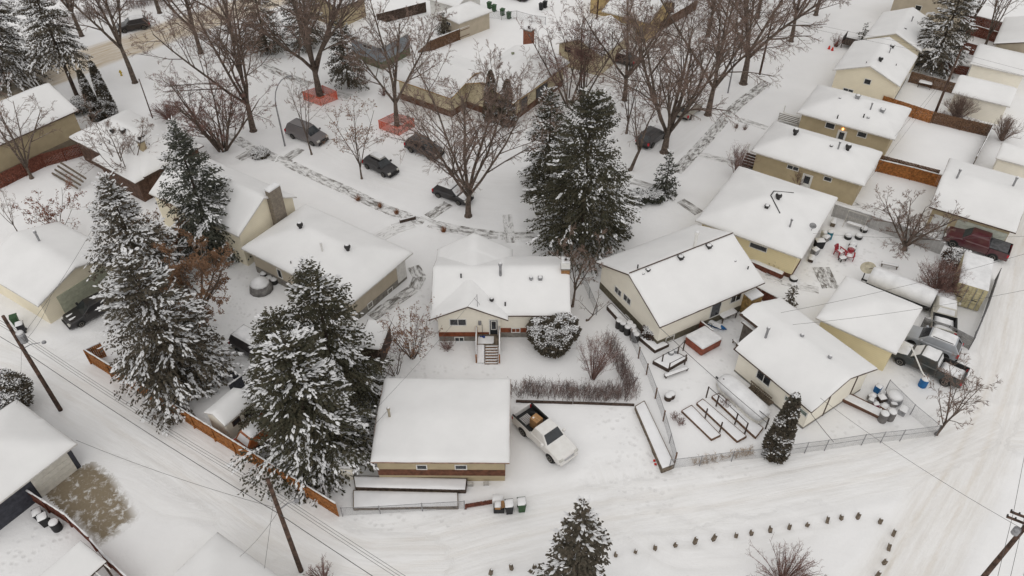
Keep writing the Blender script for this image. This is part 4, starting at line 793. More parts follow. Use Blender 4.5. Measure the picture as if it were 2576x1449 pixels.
def kite_mesh(pos, d, L, Wd, rng):
    n = len(pos); d = _unit(d); s = _unit(np.cross(d, np.array([0, 0, 1.0])) + .15 * rng.randn(n, 3)); nrm = np.cross(s, d); L = L[:, None]; Wd = Wd[:, None]
    m = pos + d * L * .45; V = np.stack([pos, m + s * Wd - nrm * Wd * .5, pos + d * L, m - s * Wd - nrm * Wd * .5], 1).reshape(-1, 3); o = (np.arange(n) * 4)[:, None]
    return V, np.concatenate([o + [0, 2, 1], o + [0, 3, 2]])
def globe(name, label, px, rx, rz, seed, snow=.5, needle=None, lobes=None, group=None, cat='shrub', n=5000, tl=.26, zbase=0.0, column=False):
    """dense evergreen shrub: lobes = [(dx,dy,dz,r)] in units of rx"""
    rng = np.random.RandomState(seed); g = P(*px); e = thing(name, label, cat, (g.x, g.y, ground_z(g.x, g.y) - .05), 0, group)
    lobes = lobes or [(0, 0, 0, 1)]; pos = []; nr = []
    for (dx, dy, dz, r) in lobes:
        k = int(n * r * r / sum(q[3] ** 2 for q in lobes)); v = _unit(rng.randn(k, 3)); v[:, 2] = np.where(v[:, 2] < -.55, -v[:, 2], v[:, 2])
        rad = (.72 + .30 * rng.rand(k)) * (1 + .22 * vnoise(v[:, 0] * 3 + seed, v[:, 1] * 3 + v[:, 2] * 2))
        if column:
            hh = rng.rand(k) ** 1.25; a = rng.rand(k) * 6.283; pr = (1 - hh) ** .55 * np.minimum(1, .75 + hh * 2.5) * (.75 + .3 * rng.rand(k)) * (1 + .25 * vnoise(a * 2, hh * 7 + seed))
            p = np.stack([np.cos(a) * pr * rx, np.sin(a) * pr * rx, hh * rz * 2], 1); v = np.stack([np.cos(a), np.sin(a), .6 * np.ones(k)], 1)
        else:
            p = v * rad[:, None] * np.array([rx, rx, rz]) * r + np.array([dx * rx, dy * rx, dz * rz + rz * .85 + zbase])
        pos.append(p); nr.append(v)
    pos = np.concatenate(pos); v = np.concatenate(nr); k = len(pos); d = v * np.array([1, 1, .7]) + .5 * rng.randn(k, 3)
    V, F = tuft_mesh(pos, d, tl * (.6 + .5 * rng.rand(k)), .05 + .045 * rng.rand(k), .03 * np.ones(k), rng); mesh_np('foliage', V, F, needle or NEEDLE, e)
    x = snow - .14 + .9 * vnoise(pos[:, 0] * 2.2, pos[:, 1] * 2.2 + pos[:, 2] * 2.2) + .35 * v[:, 2] + .12 * rng.randn(k); s = x > .52; m = int(s.sum())
    V, F = blob_mesh(pos[s] + np.array([0, 0, .05]), d[s] * np.array([1, 1, .4]), tl * (.45 + .5 * rng.rand(m)), .045 + .05 * rng.rand(m), .05 + .04 * rng.rand(m), rng); mesh_np('branch_snow', V, F, TREESNOW, e)['kind'] = 'stuff'
    MB().tube([(0, 0, -.1), (.03, 0, rz * .7)], [.10, .06], 6).build('stem', SPTRUNK, e); return e

def bare_tree(name, label, px, h, spread, r0=.22, fork=.22, seed=1, stems=1, limbs=5, n2=6, n3=4, n4=4, n5=3, bark=None, twig=None, group=None, cat='bare tree', lean=(0, 0), leaves=0, leafm=None, up=.25, leafsize=.12, tw=.010, base=None):
    rg = random.Random(seed); g = base or P(*px); e = thing(name, label, cat, (g.x, g.y, ground_z(g.x, g.y) - .08), 0, group)
    T, K = MB(), MB(); tips = []
    U = rg.uniform
    def perp(d):
        a = Vector((U(-1, 1), U(-1, 1), U(-1, 1))); a = a - d * a.dot(d); return a.normalized() if a.length > 1e-4 else Vector((1, 0, 0))
    def grow(p, d, L, r, lvl):
        ns = (5, 5, 3, 2, 1, 1)[lvl]; pts = [p.copy()]; rad = [r]; q = p.copy(); dd = d.copy(); sl = L / ns; tip = (.55, .30, .35, .4, .5, .5)[lvl]
        for i in range(ns):
            dd = (dd + perp(dd) * U(0, (.05, .17, .22, .26, .26, .0)[lvl]) + Vector((0, 0, up * (.16 if lvl == 1 else .05 if lvl < 3 else .0)))).normalized(); q = q + dd * sl; pts.append(q.copy()); rad.append(r + (r * tip - r) * (i + 1) / ns)
        if lvl == 5:
            a = perp(dd) * r; o = len(K.v); K.v.extend([tuple(p - a), tuple(p + a), tuple(q)]); K.f.append((o, o + 1, o + 2)); K.m.append(0)
        else: (T if lvl < 3 else K).tube(pts, rad, (8, 6, 4, 3, 3)[lvl], cap=lvl < 2)
        return pts, rad, dd
    def at(pts, s):
        x = s * (len(pts) - 1); i = min(int(x), len(pts) - 2); return pts[i].lerp(pts[i + 1], x - i), (pts[i + 1] - pts[i]).normalized()
    def kids(pts, rad, L, lvl, n, s0):
        for k in range(n):
            s = s0 + (1 - s0) * (k + U(.2, .9)) / n; s = min(.99, s); p, d = at(pts, s); r = (rad[0] + (rad[-1] - rad[0]) * s) * U(.5, .7)
            a = U(.45, .95); nd = (d * math.cos(a) + perp(d) * math.sin(a)); nd.z += .20 * up if lvl < 4 else .0; nd.normalize(); l = L * U(.32, .55) * (1.1 - .45 * s)
            if lvl == 5: r = tw * 1.75
            elif lvl == 4: r = max(r, tw)
            elif lvl == 3: r = max(r, tw * 1.6)
            q, rr, _ = grow(p, nd, max(l, .22), r, lvl)
            if lvl == 2: kids(q, rr, max(l, .8), 3, n3, .2)
            elif lvl == 3: kids(q, rr, max(l, .6), 4, n4, .15)
            elif lvl == 4:
                if n5: kids(q, rr, max(l, .45), 5, n5, .15)
                if leaves: tips.extend(q)
            elif lvl == 5 and leaves: tips.append(q[-1])
    for st in range(stems):
        if stems > 1:
            a = st * 6.283 / stems + U(-.4, .4); d0 = Vector((math.cos(a) * spread / h * U(.35, 1.35), math.sin(a) * spread / h * U(.35, 1.35), 1)).normalized(); p0 = Vector((math.cos(a) * r0 * 1.2, math.sin(a) * r0 * 1.2, 0))
            L = h * U(.75, 1.0); pts, rad, _ = grow(p0, d0, L, r0 * U(.28, .48), 1); kids(pts, rad, L * .9, 2, n2, .25)
        else:
            fh = h * fork; d0 = Vector((lean[0], lean[1], 1)).normalized(); pts, rad, dd = grow(Vector((0, 0, -.1)), d0, fh + .1, r0, 0)
            T.tube([(0, 0, -.1), (0, 0, .25)], [r0 * 1.5, r0 * 1.02], 8)
            a0 = U(0, 6.28)
            for k in range(limbs):
                a = a0 + k * 6.283 / limbs + U(-.35, .35); sp = spread * 1.75 / (h - fh) * (U(.5, 1.1) if k else .15)
                s = U(.72, 1.0); p, _ = at(pts, s); d = (dd * .4 + Vector((math.cos(a) * sp, math.sin(a) * sp, 1))).normalized(); L = (h - p.z) * U(.82, 1.05) / max(.75, d.z) * .93
                q, rr, _ = grow(p, d, L, r0 * (.62 if k == 0 else U(.38, .55)), 1); kids(q, rr, L, 2, n2, .22)
    T.build('trunk', bark or BARK, e, smooth=True); K.build('crown', twig or TWIG, e)
    if leaves and tips:
        rng = np.random.RandomState(seed); tp = np.array([tuple(t) for t in tips]); ix = rng.randint(0, len(tp), leaves); q = tp[ix] + .07 * rng.randn(leaves, 3)
        V, F = tuft_mesh(q, rng.randn(leaves, 3), leafsize * (.7 + .6 * rng.rand(leaves)), .35 * leafsize * np.ones(leaves), .01 * np.ones(leaves), rng); mesh_np('leaves', V, F, leafm or LEAFBR, e)
    return e
def twiggy(name, label, px, h, r, seed, n=60, mt=None, group=None, cat='shrub', rad=.025, spreadpow=1.0, sub=6, base=None, sub2=3, tw=.009):
    """many stems fanning out of one root"""
    rg = random.Random(seed); g = base or P(*px); e = thing(name, label, cat, (g.x, g.y, ground_z(g.x, g.y) - .05), 0, group); S, K = MB(), MB(); U = rg.uniform
    for i in range(n):
        a = U(0, 6.283); t = U(0, 1) ** .6; tip = Vector((math.cos(a) * r * t, math.sin(a) * r * t, h * (1 - .45 * t ** 2) * U(.75, 1.05))); b = Vector((math.cos(a) * .18 * t, math.sin(a) * .18 * t, 0))
        m = b.lerp(tip, .5) + Vector((U(-.1, .1), U(-.1, .1), .12 * h * t)); S.tube([b, m, tip], [rad, rad * .7, rad * .3], 4, cap=False)
        for k in range(sub):
            s = U(.3, 1); p = (b.lerp(m, s * 2) if s < .5 else m.lerp(tip, s * 2 - 1)); d = (tip - b).normalized() + Vector((U(-.8, .8), U(-.8, .8), U(-.1, .6))); q = p + d.normalized() * h * U(.10, .24); K.tube([p, q], [tw * 1.2, tw * .6], 3, cap=False)
            for j in range(sub2):
                p2 = p.lerp(q, U(.3, 1)); K.tube([p2, p2 + Vector((U(-1, 1), U(-1, 1), U(-.2, 1))).normalized() * h * U(.05, .11)], [tw * .8, tw * .5], 3, cap=False)
    S.build('stems', mt or TWIGR, e)['kind'] = 'stuff'; K.build('twigs', mt or TWIGR, e)['kind'] = 'stuff'; return e

SPR = lambda *a, **k: conifer('spruce_tree', *a, **k)
SPR('heavily snowed spruce rising beside brown leafed tree, behind the orange fence', (388, 745), top_z(388, 745, 437), 4.0, 11, .60, NEEDLEB, .5)
SPR('broad snow clad spruce sweeping over the orange fence along the lane', (452, 955), top_z(452, 955, 640), 4.6, 12, .60, NEEDLEB, .4, power=.75)
SPR('dark spruce in front of the tall cream house', (540, 628), top_z(540, 628, 300), 3.7, 13, .44, NEEDLEG, .5)
SPR('dark topped spruce standing over small cream shed and snowy van', (852, 985), top_z(852, 985, 656), 4.3, 14, .44, NEEDLE, .4)
SPR('widest spruce with long white drooping boughs beside the plain roofed garage', (800, 1160), top_z(800, 1160, 850), 4.4, 15, .62, NEEDLE, .2, power=.66, droop=.55)
SPR('green spruce shouldering between shed and dark topped spruce', (752, 1040), top_z(752, 1040, 780), 3.6, 29, .46, NEEDLE, .3, power=.75)
SPR('tallest dark green spruce behind the red banded house', (1462, 602), top_z(1462, 602, 225), 5.3, 16, .37, NEEDLE, .3, power=.66)
SPR('slim spruce leaning against the tallest green spruce', (1377, 480), top_z(1377, 480, 215), 3.0, 17, .50, NEEDLE, .3)
SPR('young spruce on the island ringed by short timber posts', (1437, 1545), top_z(1437, 1545, 1258), 2.4, 18, .47, NEEDLEB, .3)
SPR('old spruce with long snow lined boughs beside sandy street', (22, 215), 19.0, 5.6, 19, .60, NEEDLEB, 2.0, droop=.7)
SPR('high crowned spruce with bare lower trunk near sandy street', (193, 240), 17.5, 3.4, 20, .50, NEEDLEB, 5.2, droop=.6)
SPR('solitary dark spruce before the blue grey house', (877, 218), top_z(877, 218, 42), 2.9, 21, .36, NEEDLEB, 1.4)
SPR('brownish spruce in the shaded grove across the crescent, nearer the orange netting', (775, 118), 13.0, 3.0, 22, .34, NEEDLEB, 1.0)
SPR('brownish spruce in the shaded grove across the crescent, nearer the sandy street', (672, 128), 14.0, 3.2, 23, .34, NEEDLEB, 1.0)
SPR('snow clad spruce between cream bungalows and back garages', (2345, 176), 15.0, 3.5, 24, .56, NEEDLEB, 1.2)
SPR('small slender spruce on the lawn near the tallest spruce', (1671, 488), top_z(1671, 488, 383), 1.35, 25, .44, NEEDLEG, .1, wig=.1)
SPR('small conifer beside the beige hipped garage', (1118, 85), top_z(1118, 85, 30), 1.5, 26, .36, NEEDLEB, .2)
SPR('tiny dark conifer on dark porch of the cream bungalows', (2168, 100), top_z(2168, 100, 55), .8, 27, .45, NEEDLE, .1)
SPR('knee high snowy conifer in the yard behind white bungalow', (1983, 770), top_z(1983, 770, 718), .75, 28, .45, NEEDLEB, .1)
globe('columnar_cedar', 'shorter of the twin dark columnar cedars by the low hipped bungalow', (247, 300), .78, top_z(247, 300, 178) / 2, 31, .30, NEEDLEB, cat='cedar', n=4200, column=True)
globe('columnar_cedar', 'taller of the twin dark columnar cedars by the low hipped bungalow', (282, 296), .9, top_z(282, 296, 155) / 2, 32, .30, NEEDLEB, cat='cedar', n=5000, column=True)
globe('columnar_cedar', 'columnar cedar against chain link fence beside long white garage', (1948, 1142), .95, top_z(1948, 1142, 992) / 2, 33, .22, NEEDLEB, cat='cedar', n=4500, column=True)
globe('columnar_cedar', 'dark cedar framing the sprawling cream house, closer to the gable', (1236, 300), 1.0, top_z(1236, 300, 178) / 2, 34, .20, NEEDLEB, cat='cedar', n=3200, column=True)
globe('columnar_cedar', 'dark cedar framing the sprawling cream house, closer to the big window', (1276, 312), 1.1, top_z(1276, 312, 200) / 2, 35, .20, NEEDLEB, cat='cedar', n=3200, column=True)
globe('evergreen_shrub', 'two lobed round evergreen flecked with snow beside red banded house', (1388, 872), 1.95, 1.8, 36, .42, NEEDLEB, lobes=[(-.45, .05, .12, .66), (.42, 0, .30, .72), (0, -.1, -.25, .8)], n=12000, tl=.22)
globe('evergreen_shrub', 'dark rounded conifer behind the slate cornered garage', (18, 1040), 2.3, 1.9, 37, .42, NEEDLEB, n=5500)
globe('evergreen_shrub', 'snow pillowed bush between cedars and two storey house', (205, 282), 1.3, 1.0, 38, .72, NEEDLE, n=1800)
globe('evergreen_shrub', 'loose snowy juniper at the foot of slender spruce', (1625, 505), 1.6, .7, 39, .45, NEEDLEG, lobes=[(-.5, 0, 0, .7), (.5, .1, 0, .7)], n=2600)
globe('evergreen_shrub', 'brown snow speckled bush beside the cargo container', (2402, 672), 1.3, 1.0, 40, .50, mat('needles_rust', (.09, .06, .045), .9, .3), n=2200)
globe('evergreen_shrub', 'dark round shrub at the corner of white bungalow', (1637, 848), .8, .7, 41, .36, mat('needles_rust', (.09, .06, .045), .9, .3), n=1500, tl=.2)
globe('evergreen_shrub', 'low snow capped shrub by the front sidewalk crossing', (655, 392), .95, .5, 42, .75, NEEDLEB, n=1100)
ELM = lambda *a, **k: bare_tree('bare_elm', *a, cat='elm tree', **{**dict(n3=6, n4=6), **k, 'n2': k.get('n2', 6) + 3, 'n5': 8})
ELM('great elm rising from the orange netting box before blue grey house', (806, 243), 17.5, 7.0, .48, .24, 51, limbs=7, n2=7)
ELM('forked elm rising from orange netting box opposite black hatchback', (999, 318), 13.5, 6.2, .36, .28, 52, limbs=4, n2=7)
ELM('wide spreading elm on the boulevard before the red banded house', (1178, 543), 15.0, 7.0, .36, .22, 53, limbs=7, n2=8, n3=6)
ELM('elm standing behind grey streetlamp with snow on its limbs', (637, 328), 16.5, 7.6, .40, .26, 54, limbs=6, n2=8, n3=6)
bare_tree('bare_tree', 'many stemmed vase shaped tree behind tall cream house', (560, 377), 9.5, 5.2, .34, .2, 55, stems=13, n2=8, n3=5, n4=5, n5=5, twig=TWIGR)
ELM('elm leaning over the sandy street by the yellow hydrant', (340, 208), 14.5, 5.5, .36, .38, 56, limbs=4, n2=7, lean=(-.05, 0))
bare_tree('bare_tree', 'small white limbed tree before red board fence', (80, 448), 9.5, 4.0, .22, .16, 57, limbs=5, n2=6, n5=5)
ELM('elm with heavy trunk beside tallest spruce, above slender small spruce', (1671, 383), 15.5, 7.6, .46, .18, 58, limbs=8, n2=7)
ELM('tall elm over the crescent curve beside half hidden parked car', (1781, 288), 16.0, 7.4, .42, .24, 59, limbs=6, n2=7)
ELM('tall elm with thick trunk beside swept sidewalk and wooden pole', (1870, 210), 17.0, 7.4, .50, .26, 60, limbs=6, n2=7)
ELM('elm on the inner lawn by dark car outside golden house', (1571, 252), 13.5, 6.4, .34, .30, 61, limbs=5, n2=6)
FARL = ['elm behind crescent curve elms with trunk near wooden pole row', 'elm on lawn before cream gabled bungalows with drooping twigs', 'farther elm toward the big beige two storey house', 'elm at top of crescent between two farther elms', 'elm in front of brown fence behind golden house', 'elm beyond the dark crossover on sandy street', 'elm past sandy street near high crowned spruce', 'elm on street corner beside sandy street bend', 'elm by shaded spruce grove across the crescent', 'elm whose trunk meets the frame top over crescent']
for i, (u, v, hh) in enumerate(((1780, 92, 16), (1990, 104, 15), (2052, 38, 14), (1905, 45, 15), (1690, 30, 14), (402, 33, 15), (206, 92, 14), (505, 134, 15.5), (590, 112, 15), (1840, -20, 14))):
    ELM(FARL[i], (u, v), hh, 6.6, .34, .28, 70 + i, limbs=5, n2=6, n3=5, n5=5)
bare_tree('bare_tree', 'red twigged multi stemmed tree at corner of sprawling cream house, nearer the house', (1431, 262), 10.5, 4.6, .30, .2, 81, stems=8, n2=7, n3=5, n4=5, n5=6, twig=TWIGR)
bare_tree('bare_tree', 'red twigged multi stemmed tree at corner of sprawling cream house, nearer the street', (1466, 246), 10.5, 3.8, .28, .2, 82, stems=7, n2=7, n3=5, n4=5, n5=6, twig=TWIGR)
bare_tree('bare_tree', 'crooked leaning tree between tallest spruce and heavy elm', (1585, 428), 8.5, 3.6, .22, .38, 83, limbs=3, n2=5, n5=5, lean=(.32, .1))
bare_tree('bare_tree', 'slim forked tree behind tallest spruce', (1576, 335), 8.0, 3.0, .16, .25, 84, limbs=3, n2=5, n5=5)
bare_tree('young_tree', 'leafless sapling in front of grey minivan', (784, 389), top_z(784, 389, 205), 2.0, .11, .30, 85, limbs=4, n2=4, n3=4, n4=3, n5=5)
bare_tree('young_tree', 'sapling holding dry brown leaves near black hatchback', (910, 449), top_z(910, 449, 268), 2.6, .12, .22, 86, limbs=6, n2=5, n3=4, n4=3, n5=0, leaves=900, leafm=LEAFBR, leafsize=.17)
bare_tree('leafy_tree', 'rounded tree still full of brown dead leaves behind snowy spruces', (515, 825), 7.6, 3.1, .26, .26, 87, limbs=7, n2=6, n3=5, n4=4, n5=0, leaves=9000, leafm=LEAFBR, leafsize=.15, up=.05, cat='tree')
bare_tree('leafy_tree', 'low russet shrub tree under the dark spruce', (455, 655), 4.5, 2.4, .14, .15, 88, limbs=5, n2=5, n3=4, n4=4, n5=0, leaves=3500, leafm=LEAFBR, leafsize=.15, cat='tree')
bare_tree('shrub', 'open shrub with reddish dry leaves behind cream double garage', (150, 590), 5.2, 3.0, .10, .12, 89, stems=7, n2=5, n3=4, n4=3, n5=0, leaves=1100, leafm=LEAFRED, leafsize=.17, cat='shrub')
bare_tree('young_tree', 'thin bare sapling behind cream double garage beside stump', (50, 593), 5.2, 1.6, .07, .3, 90, limbs=4, n2=4, n3=3, n4=3, n5=1)
bare_tree('bare_tree', 'fine twigged tree reaching over roof of low hipped bungalow', (336, 478), 7.5, 3.2, .14, .2, 91, limbs=6, n2=6, n3=5, n5=5)
bare_tree('shrub', 'tall rusty stemmed shrub beside curving walk and red banded house', (1038, 902), 5.2, 1.9, .10, .1, 92, stems=14, n2=5, n3=3, n4=3, n5=0, leaves=700, leafm=LEAFBR, leafsize=.15, twig=TWIGR, cat='shrub')
bare_tree('shrub', 'gnarled dark shrub between rusty shrub and plain roofed garage', (995, 945), 2.6, 1.5, .12, .1, 93, stems=5, n2=5, n3=3, n4=2, n5=0, cat='shrub')
bare_tree('bare_tree', 'slim tree close to end wall of the red banded house', (1440, 770), 6.6, 2.2, .13, .35, 94, limbs=4, n2=5, n3=4, n5=5, lean=(.10, .2))
bare_tree('shrub', 'toppled crooked sapling by chain link fence near rain barrels', (1476, 806), 2.8, 2.2, .08, .3, 95, limbs=3, n2=3, n3=3, n4=2, n5=0, lean=(.8, .3), cat='shrub')
twiggy('shrub', 'fan shaped leafless shrub at the corner of hedges', (1491, 952), 4.6, 1.8, 96, n=60, sub=5, rad=.017)
bare_tree('bare_tree', 'snow dusted bushy tree against grey privacy fence', (2275, 628), 4.8, 3.1, .24, .12, 97, limbs=8, n2=7, n3=5, n5=5, up=.1)
twiggy('shrub', 'dense round leafless bush beside the cargo container doors', (2355, 742), 3.4, 2.6, 98, n=150, sub=8, rad=.022, mt=TWIGR)
bare_tree('young_tree', 'small tree at chain link corner beside the lane junction', (2355, 1092), 5.6, 2.4, .13, .25, 99, limbs=6, n2=5, n3=4, n4=3, n5=5, lean=(.22, .1))
twiggy('shrub', 'upright leafless bush by front steps of tan bungalow', (1852, 445), 4.4, 1.5, 100, n=40, sub=6)
twiggy('shrub', 'rounded brown bush before the cream bungalow wall of tan windows', (2005, 470), 2.3, 1.1, 101, n=30, sub=5)
bare_tree('poplar_tree', 'slim bare poplar behind stepped brown fences', (2476, 122), 12.0, 1.6, .22, .2, 102, limbs=5, n2=7, n3=4, n5=1, cat='poplar', lean=(-.03, 0))
bare_tree('poplar_tree', 'paler bare poplar at frame top beside snowy spruce', (2440, 70), 12.5, 1.6, .24, .2, 103, limbs=5, n2=7, n3=4, n5=1, cat='poplar')
twiggy('shrub', 'frosted bush growing through brown fence by utility pole', (2405, 302), 3.1, 2.2, 104, n=110, sub=7, mt=TWIG, sub2=2)
twiggy('shrub', 'bush with pale crooked stems at end of brown fence', (2520, 352), 2.9, 2.0, 105, n=90, sub=7, mt=TWIG, sub2=2)
twiggy('shrub', 'straggling red twigged bush at lower frame edge inside post ring', (1965, 1468), 2.6, 2.6, 106, n=90, sub=6, mt=TWIGR)
twiggy('shrub', 'red twigged bush beside leaning pole base at lower frame edge', (815, 1462), 1.9, 1.2, 107, n=40, sub=6, mt=TWIGR)
twiggy('shrub', 'brown dried perennial clump beneath basement window', (1125, 880), 1.0, .9, 108, n=50, sub=3, rad=.012)
twiggy('shrub', 'low bare bush at dark porch of cream bungalow', (2102, 118), 2.0, 1.0, 109, n=30, sub=5)
twiggy('shrub', 'small bare bush under the siding of yellow bungalow', (1945, 672), 1.6, .9, 110, n=25, sub=4)
twiggy('shrub', 'small bare bush rooted in snow behind rail garden beds', (1820, 1025), .9, .5, 111, n=20, sub=4, rad=.012)
for i, (u, v) in enumerate(((1698, 1055), (1712, 1068))): twiggy('shrub', 'potted twiggy plant on open snow by long garden beds', (u, v), .75, .45, 112 + i, n=26, sub=3, rad=.012, group='potted plants in snow')
for i, (u, v) in enumerate(((901, 503), (957, 521), (998, 538), (1116, 582))): twiggy('grass_tuft', 'rust coloured ornamental grass tuft along the swept sidewalk', (u, v), .85, .4, 115 + i, n=60, mt=mat('grass_rust', (.26, .11, .05), .9, .3), sub=0, rad=.016, group='grass tufts along the sidewalk', cat='grass')
for i, (u, v) in enumerate(((1995, 322), (2017, 325))): twiggy('grass_tuft', 'dark dried grass tuft on lawn by tan bungalow porch', (u - 143, v), .8, .5, 120 + i, n=40, mt=TWIG, sub=0, rad=.014, group='dried tufts on the lawn', cat='grass')
twiggy('shrub', 'dense bare thicket along front of low hipped bungalow', (425, 300), 2.2, 2.2, 122, n=100, sub=5)
twiggy('shrub', 'frost covered bush at brown fence beside black bins', (965, 240), 1.2, .9, 123, n=30, sub=4)
# hedges: one thing each, countless twigs
HEDGEM = mat('twig_hedge', (.20, .145, .13), .95, .25, 1.5)
def hedge(label, pts, h, wd, seed, n, m=None):
    rg = random.Random(seed); U = rg.uniform; g = P(*pts[0]); e = thing('hedge', label, 'hedge', (g.x, g.y, -.05)); K = MB(); path = [P(*p) for p in pts]; seg = list(zip(path[:-1], path[1:]))
    for i in range(n):
        a, b = seg[rg.randrange(len(seg))]; c = a.lerp(b, U(0, 1)) + Vector((U(-wd, wd), U(-wd, wd), 0)) - g; c.z = 0; L = h * U(.6, 1.15); d = Vector((U(-.35, .35), U(-.35, .35), 1)).normalized(); t = c + d * L
        K.tube([c, t], [.014, .007], 3, cap=False)
        for k in range(4):
            p = c.lerp(t, U(.3, 1)); K.tube([p, p + Vector((U(-1, 1), U(-1, 1), U(0, 1))).normalized() * U(.15, .35)], [.009, .005], 3, cap=False)
    o = K.build('twigs', m or HEDGEM, e); o['kind'] = 'stuff'; return e
hedge('long bare purple brown hedge behind the white pickup', [(1288, 985), (1400, 992), (1500, 998), (1592, 992)], 1.25, .7, 131, 760)
hedge('bare hedge running down beside narrow raised bed', [(1528, 860), (1548, 900), (1570, 945), (1590, 985)], 1.45, .5, 132, 330)
hedge('brushy hedge along brown fence behind pale cream garage', [(2352, 300), (2420, 322), (2470, 335)], 1.3, .5, 133, 450)
hedge('dry weeds caught in the chain link along the lane', [(1745, 1165), (1820, 1152), (1895, 1138)], .5, .25, 134, 120, mat('grass_tan', (.42, .30, .19), .95, .25))

hedge('brown brush line past the sandy street', [(130, 62), (230, 42), (300, 28)], 1.6, .9, 135, 420)
hedge('brown brush line at frame top beyond dark crossover', [(330, 20), (420, 2)], 1.6, .9, 136, 300)
# ================================================================ VEHICLES
CARGLASS = mat('car_glass', (0.018, 0.022, 0.026), 0.06, 0.3, 1.0, spec=0.6)
CHROME = mat('chrome', (0.45, 0.45, 0.46), 0.25, 0.1, metal=.9); RIM = mat('rim', (0.30, 0.28, 0.25), 0.4, 0.15, metal=.5)
HEADL = mat('headlight', (0.55, 0.54, 0.50), 0.15, 0.1); TAILL = mat('taillight', (0.42, 0.02, 0.03), 0.25, 0.1); PLAST = mat('black_plastic', (0.02, 0.02, 0.02), 0.6, 0.2)
def paint(name, c, dirt=(.30, .24, .17), k=.10): return mat(name, c, 0.32, k, 1.3, col2=tuple(a * (1 - k * 2) + b * k * 1.2 for a, b in zip(c, dirt)), spec=.45, coat=.3)
VS = {  # L, W, wheelbase, front overhang, clearance, hood z, belt z, roof z, wheel r, cabin x (wb0, roof0, roof1, rb1) measured back from the front
    'van':    dict(L=5.15, W=2.0, wb=3.08, fo=.95, cl=.24, hz=1.02, bz=1.10, rz=1.76, wr=.33, cab=(1.10, 1.95, 4.75, 5.08), nw=3),
    'hatch':  dict(L=4.25, W=1.78, wb=2.60, fo=.86, cl=.2, hz=.90, bz=.96, rz=1.50, wr=.32, cab=(1.15, 1.85, 3.65, 4.15), nw=2),
    'suv':    dict(L=4.55, W=1.84, wb=2.66, fo=.92, cl=.25, hz=1.02, bz=1.10, rz=1.68, wr=.36, cab=(1.22, 1.95, 4.0, 4.48), nw=3),
    'sedan':  dict(L=4.75, W=1.83, wb=2.75, fo=.95, cl=.2, hz=.90, bz=.97, rz=1.46, wr=.33, cab=(1.35, 2.15, 3.45, 4.25), nw=2),
    'pickup': dict(L=5.45, W=2.0, wb=3.15, fo=1.0, cl=.38, hz=1.18, bz=1.26, rz=1.88, wr=.40, cab=(1.50, 2.15, 3.05, 3.28), nw=1, bed=3.30),
    'extcab': dict(L=5.7, W=2.0, wb=3.6, fo=.98, cl=.38, hz=1.14, bz=1.22, rz=1.82, wr=.39, cab=(1.45, 2.1, 3.45, 3.68), nw=2, bed=3.70),
    'crew':   dict(L=5.8, W=2.02, wb=3.6, fo=1.0, cl=.4, hz=1.2, bz=1.28, rz=1.92, wr=.41, cab=(1.45, 2.15, 3.75, 4.0), nw=2, bed=4.02),
}
def quadbox(mb, q, inset, off, th=.012, mi=0):
    """thin pane lying on a quad face (p00,p10,p11,p01)"""
    a, b, c, d = [Vector(p) for p in q]; n = (b - a).cross(d - a).normalized(); ix, iy = inset
    f = lambda s, t: a.lerp(b, s).lerp(d.lerp(c, s), t)
    r = [f(ix, iy), f(1 - ix, iy), f(1 - ix, 1 - iy), f(ix, 1 - iy)]; lo = [p + n * (off - th) for p in r]; hi = [p + n * off for p in r]
    mb.add(lo + hi, [(3, 2, 1, 0), (4, 5, 6, 7), (0, 1, 5, 4), (1, 2, 6, 5), (2, 3, 7, 6), (3, 0, 4, 7)], mi)
def wheel(parent, x, y, r, w, rim):
    def cyl(mb, prof, n=18):
        o = len(mb.v); k = len(prof)
        for rr, yy in prof:
            for j in range(n): t = 6.28318 * j / n; mb.v.append((x + rr * math.cos(t), y + yy, r + rr * math.sin(t)))
        fs = [(o + i * n + j, o + i * n + (j + 1) % n, o + (i + 1) * n + (j + 1) % n, o + (i + 1) * n + j) for i in range(k - 1) for j in range(n)]
        fs += [tuple(o + j for j in range(n))[::-1], tuple(o + (k - 1) * n + j for j in range(n))]; mb.f += fs; mb.m += [0] * len(fs)
    h_ = w / 2; mb = MB(); cyl(mb, [(r * .62, -h_), (r * .93, -h_), (r, -h_ * .7), (r, h_ * .7), (r * .93, h_), (r * .62, h_)]); e = mb.build('wheel', RUBBER, parent, smooth=False)
    s = 1 if y > 0 else -1; mb = MB(); cyl(mb, [(r * .60, s * (h_ - .03)), (r * .60, s * (h_ + .012)), (r * .52, s * (h_ + .012)), (r * .46, s * (h_ - .02)), (r * .14, s * (h_ - .01)), (r * .12, s * (h_ + .015))], 14); mb.build('rim', rim, e)
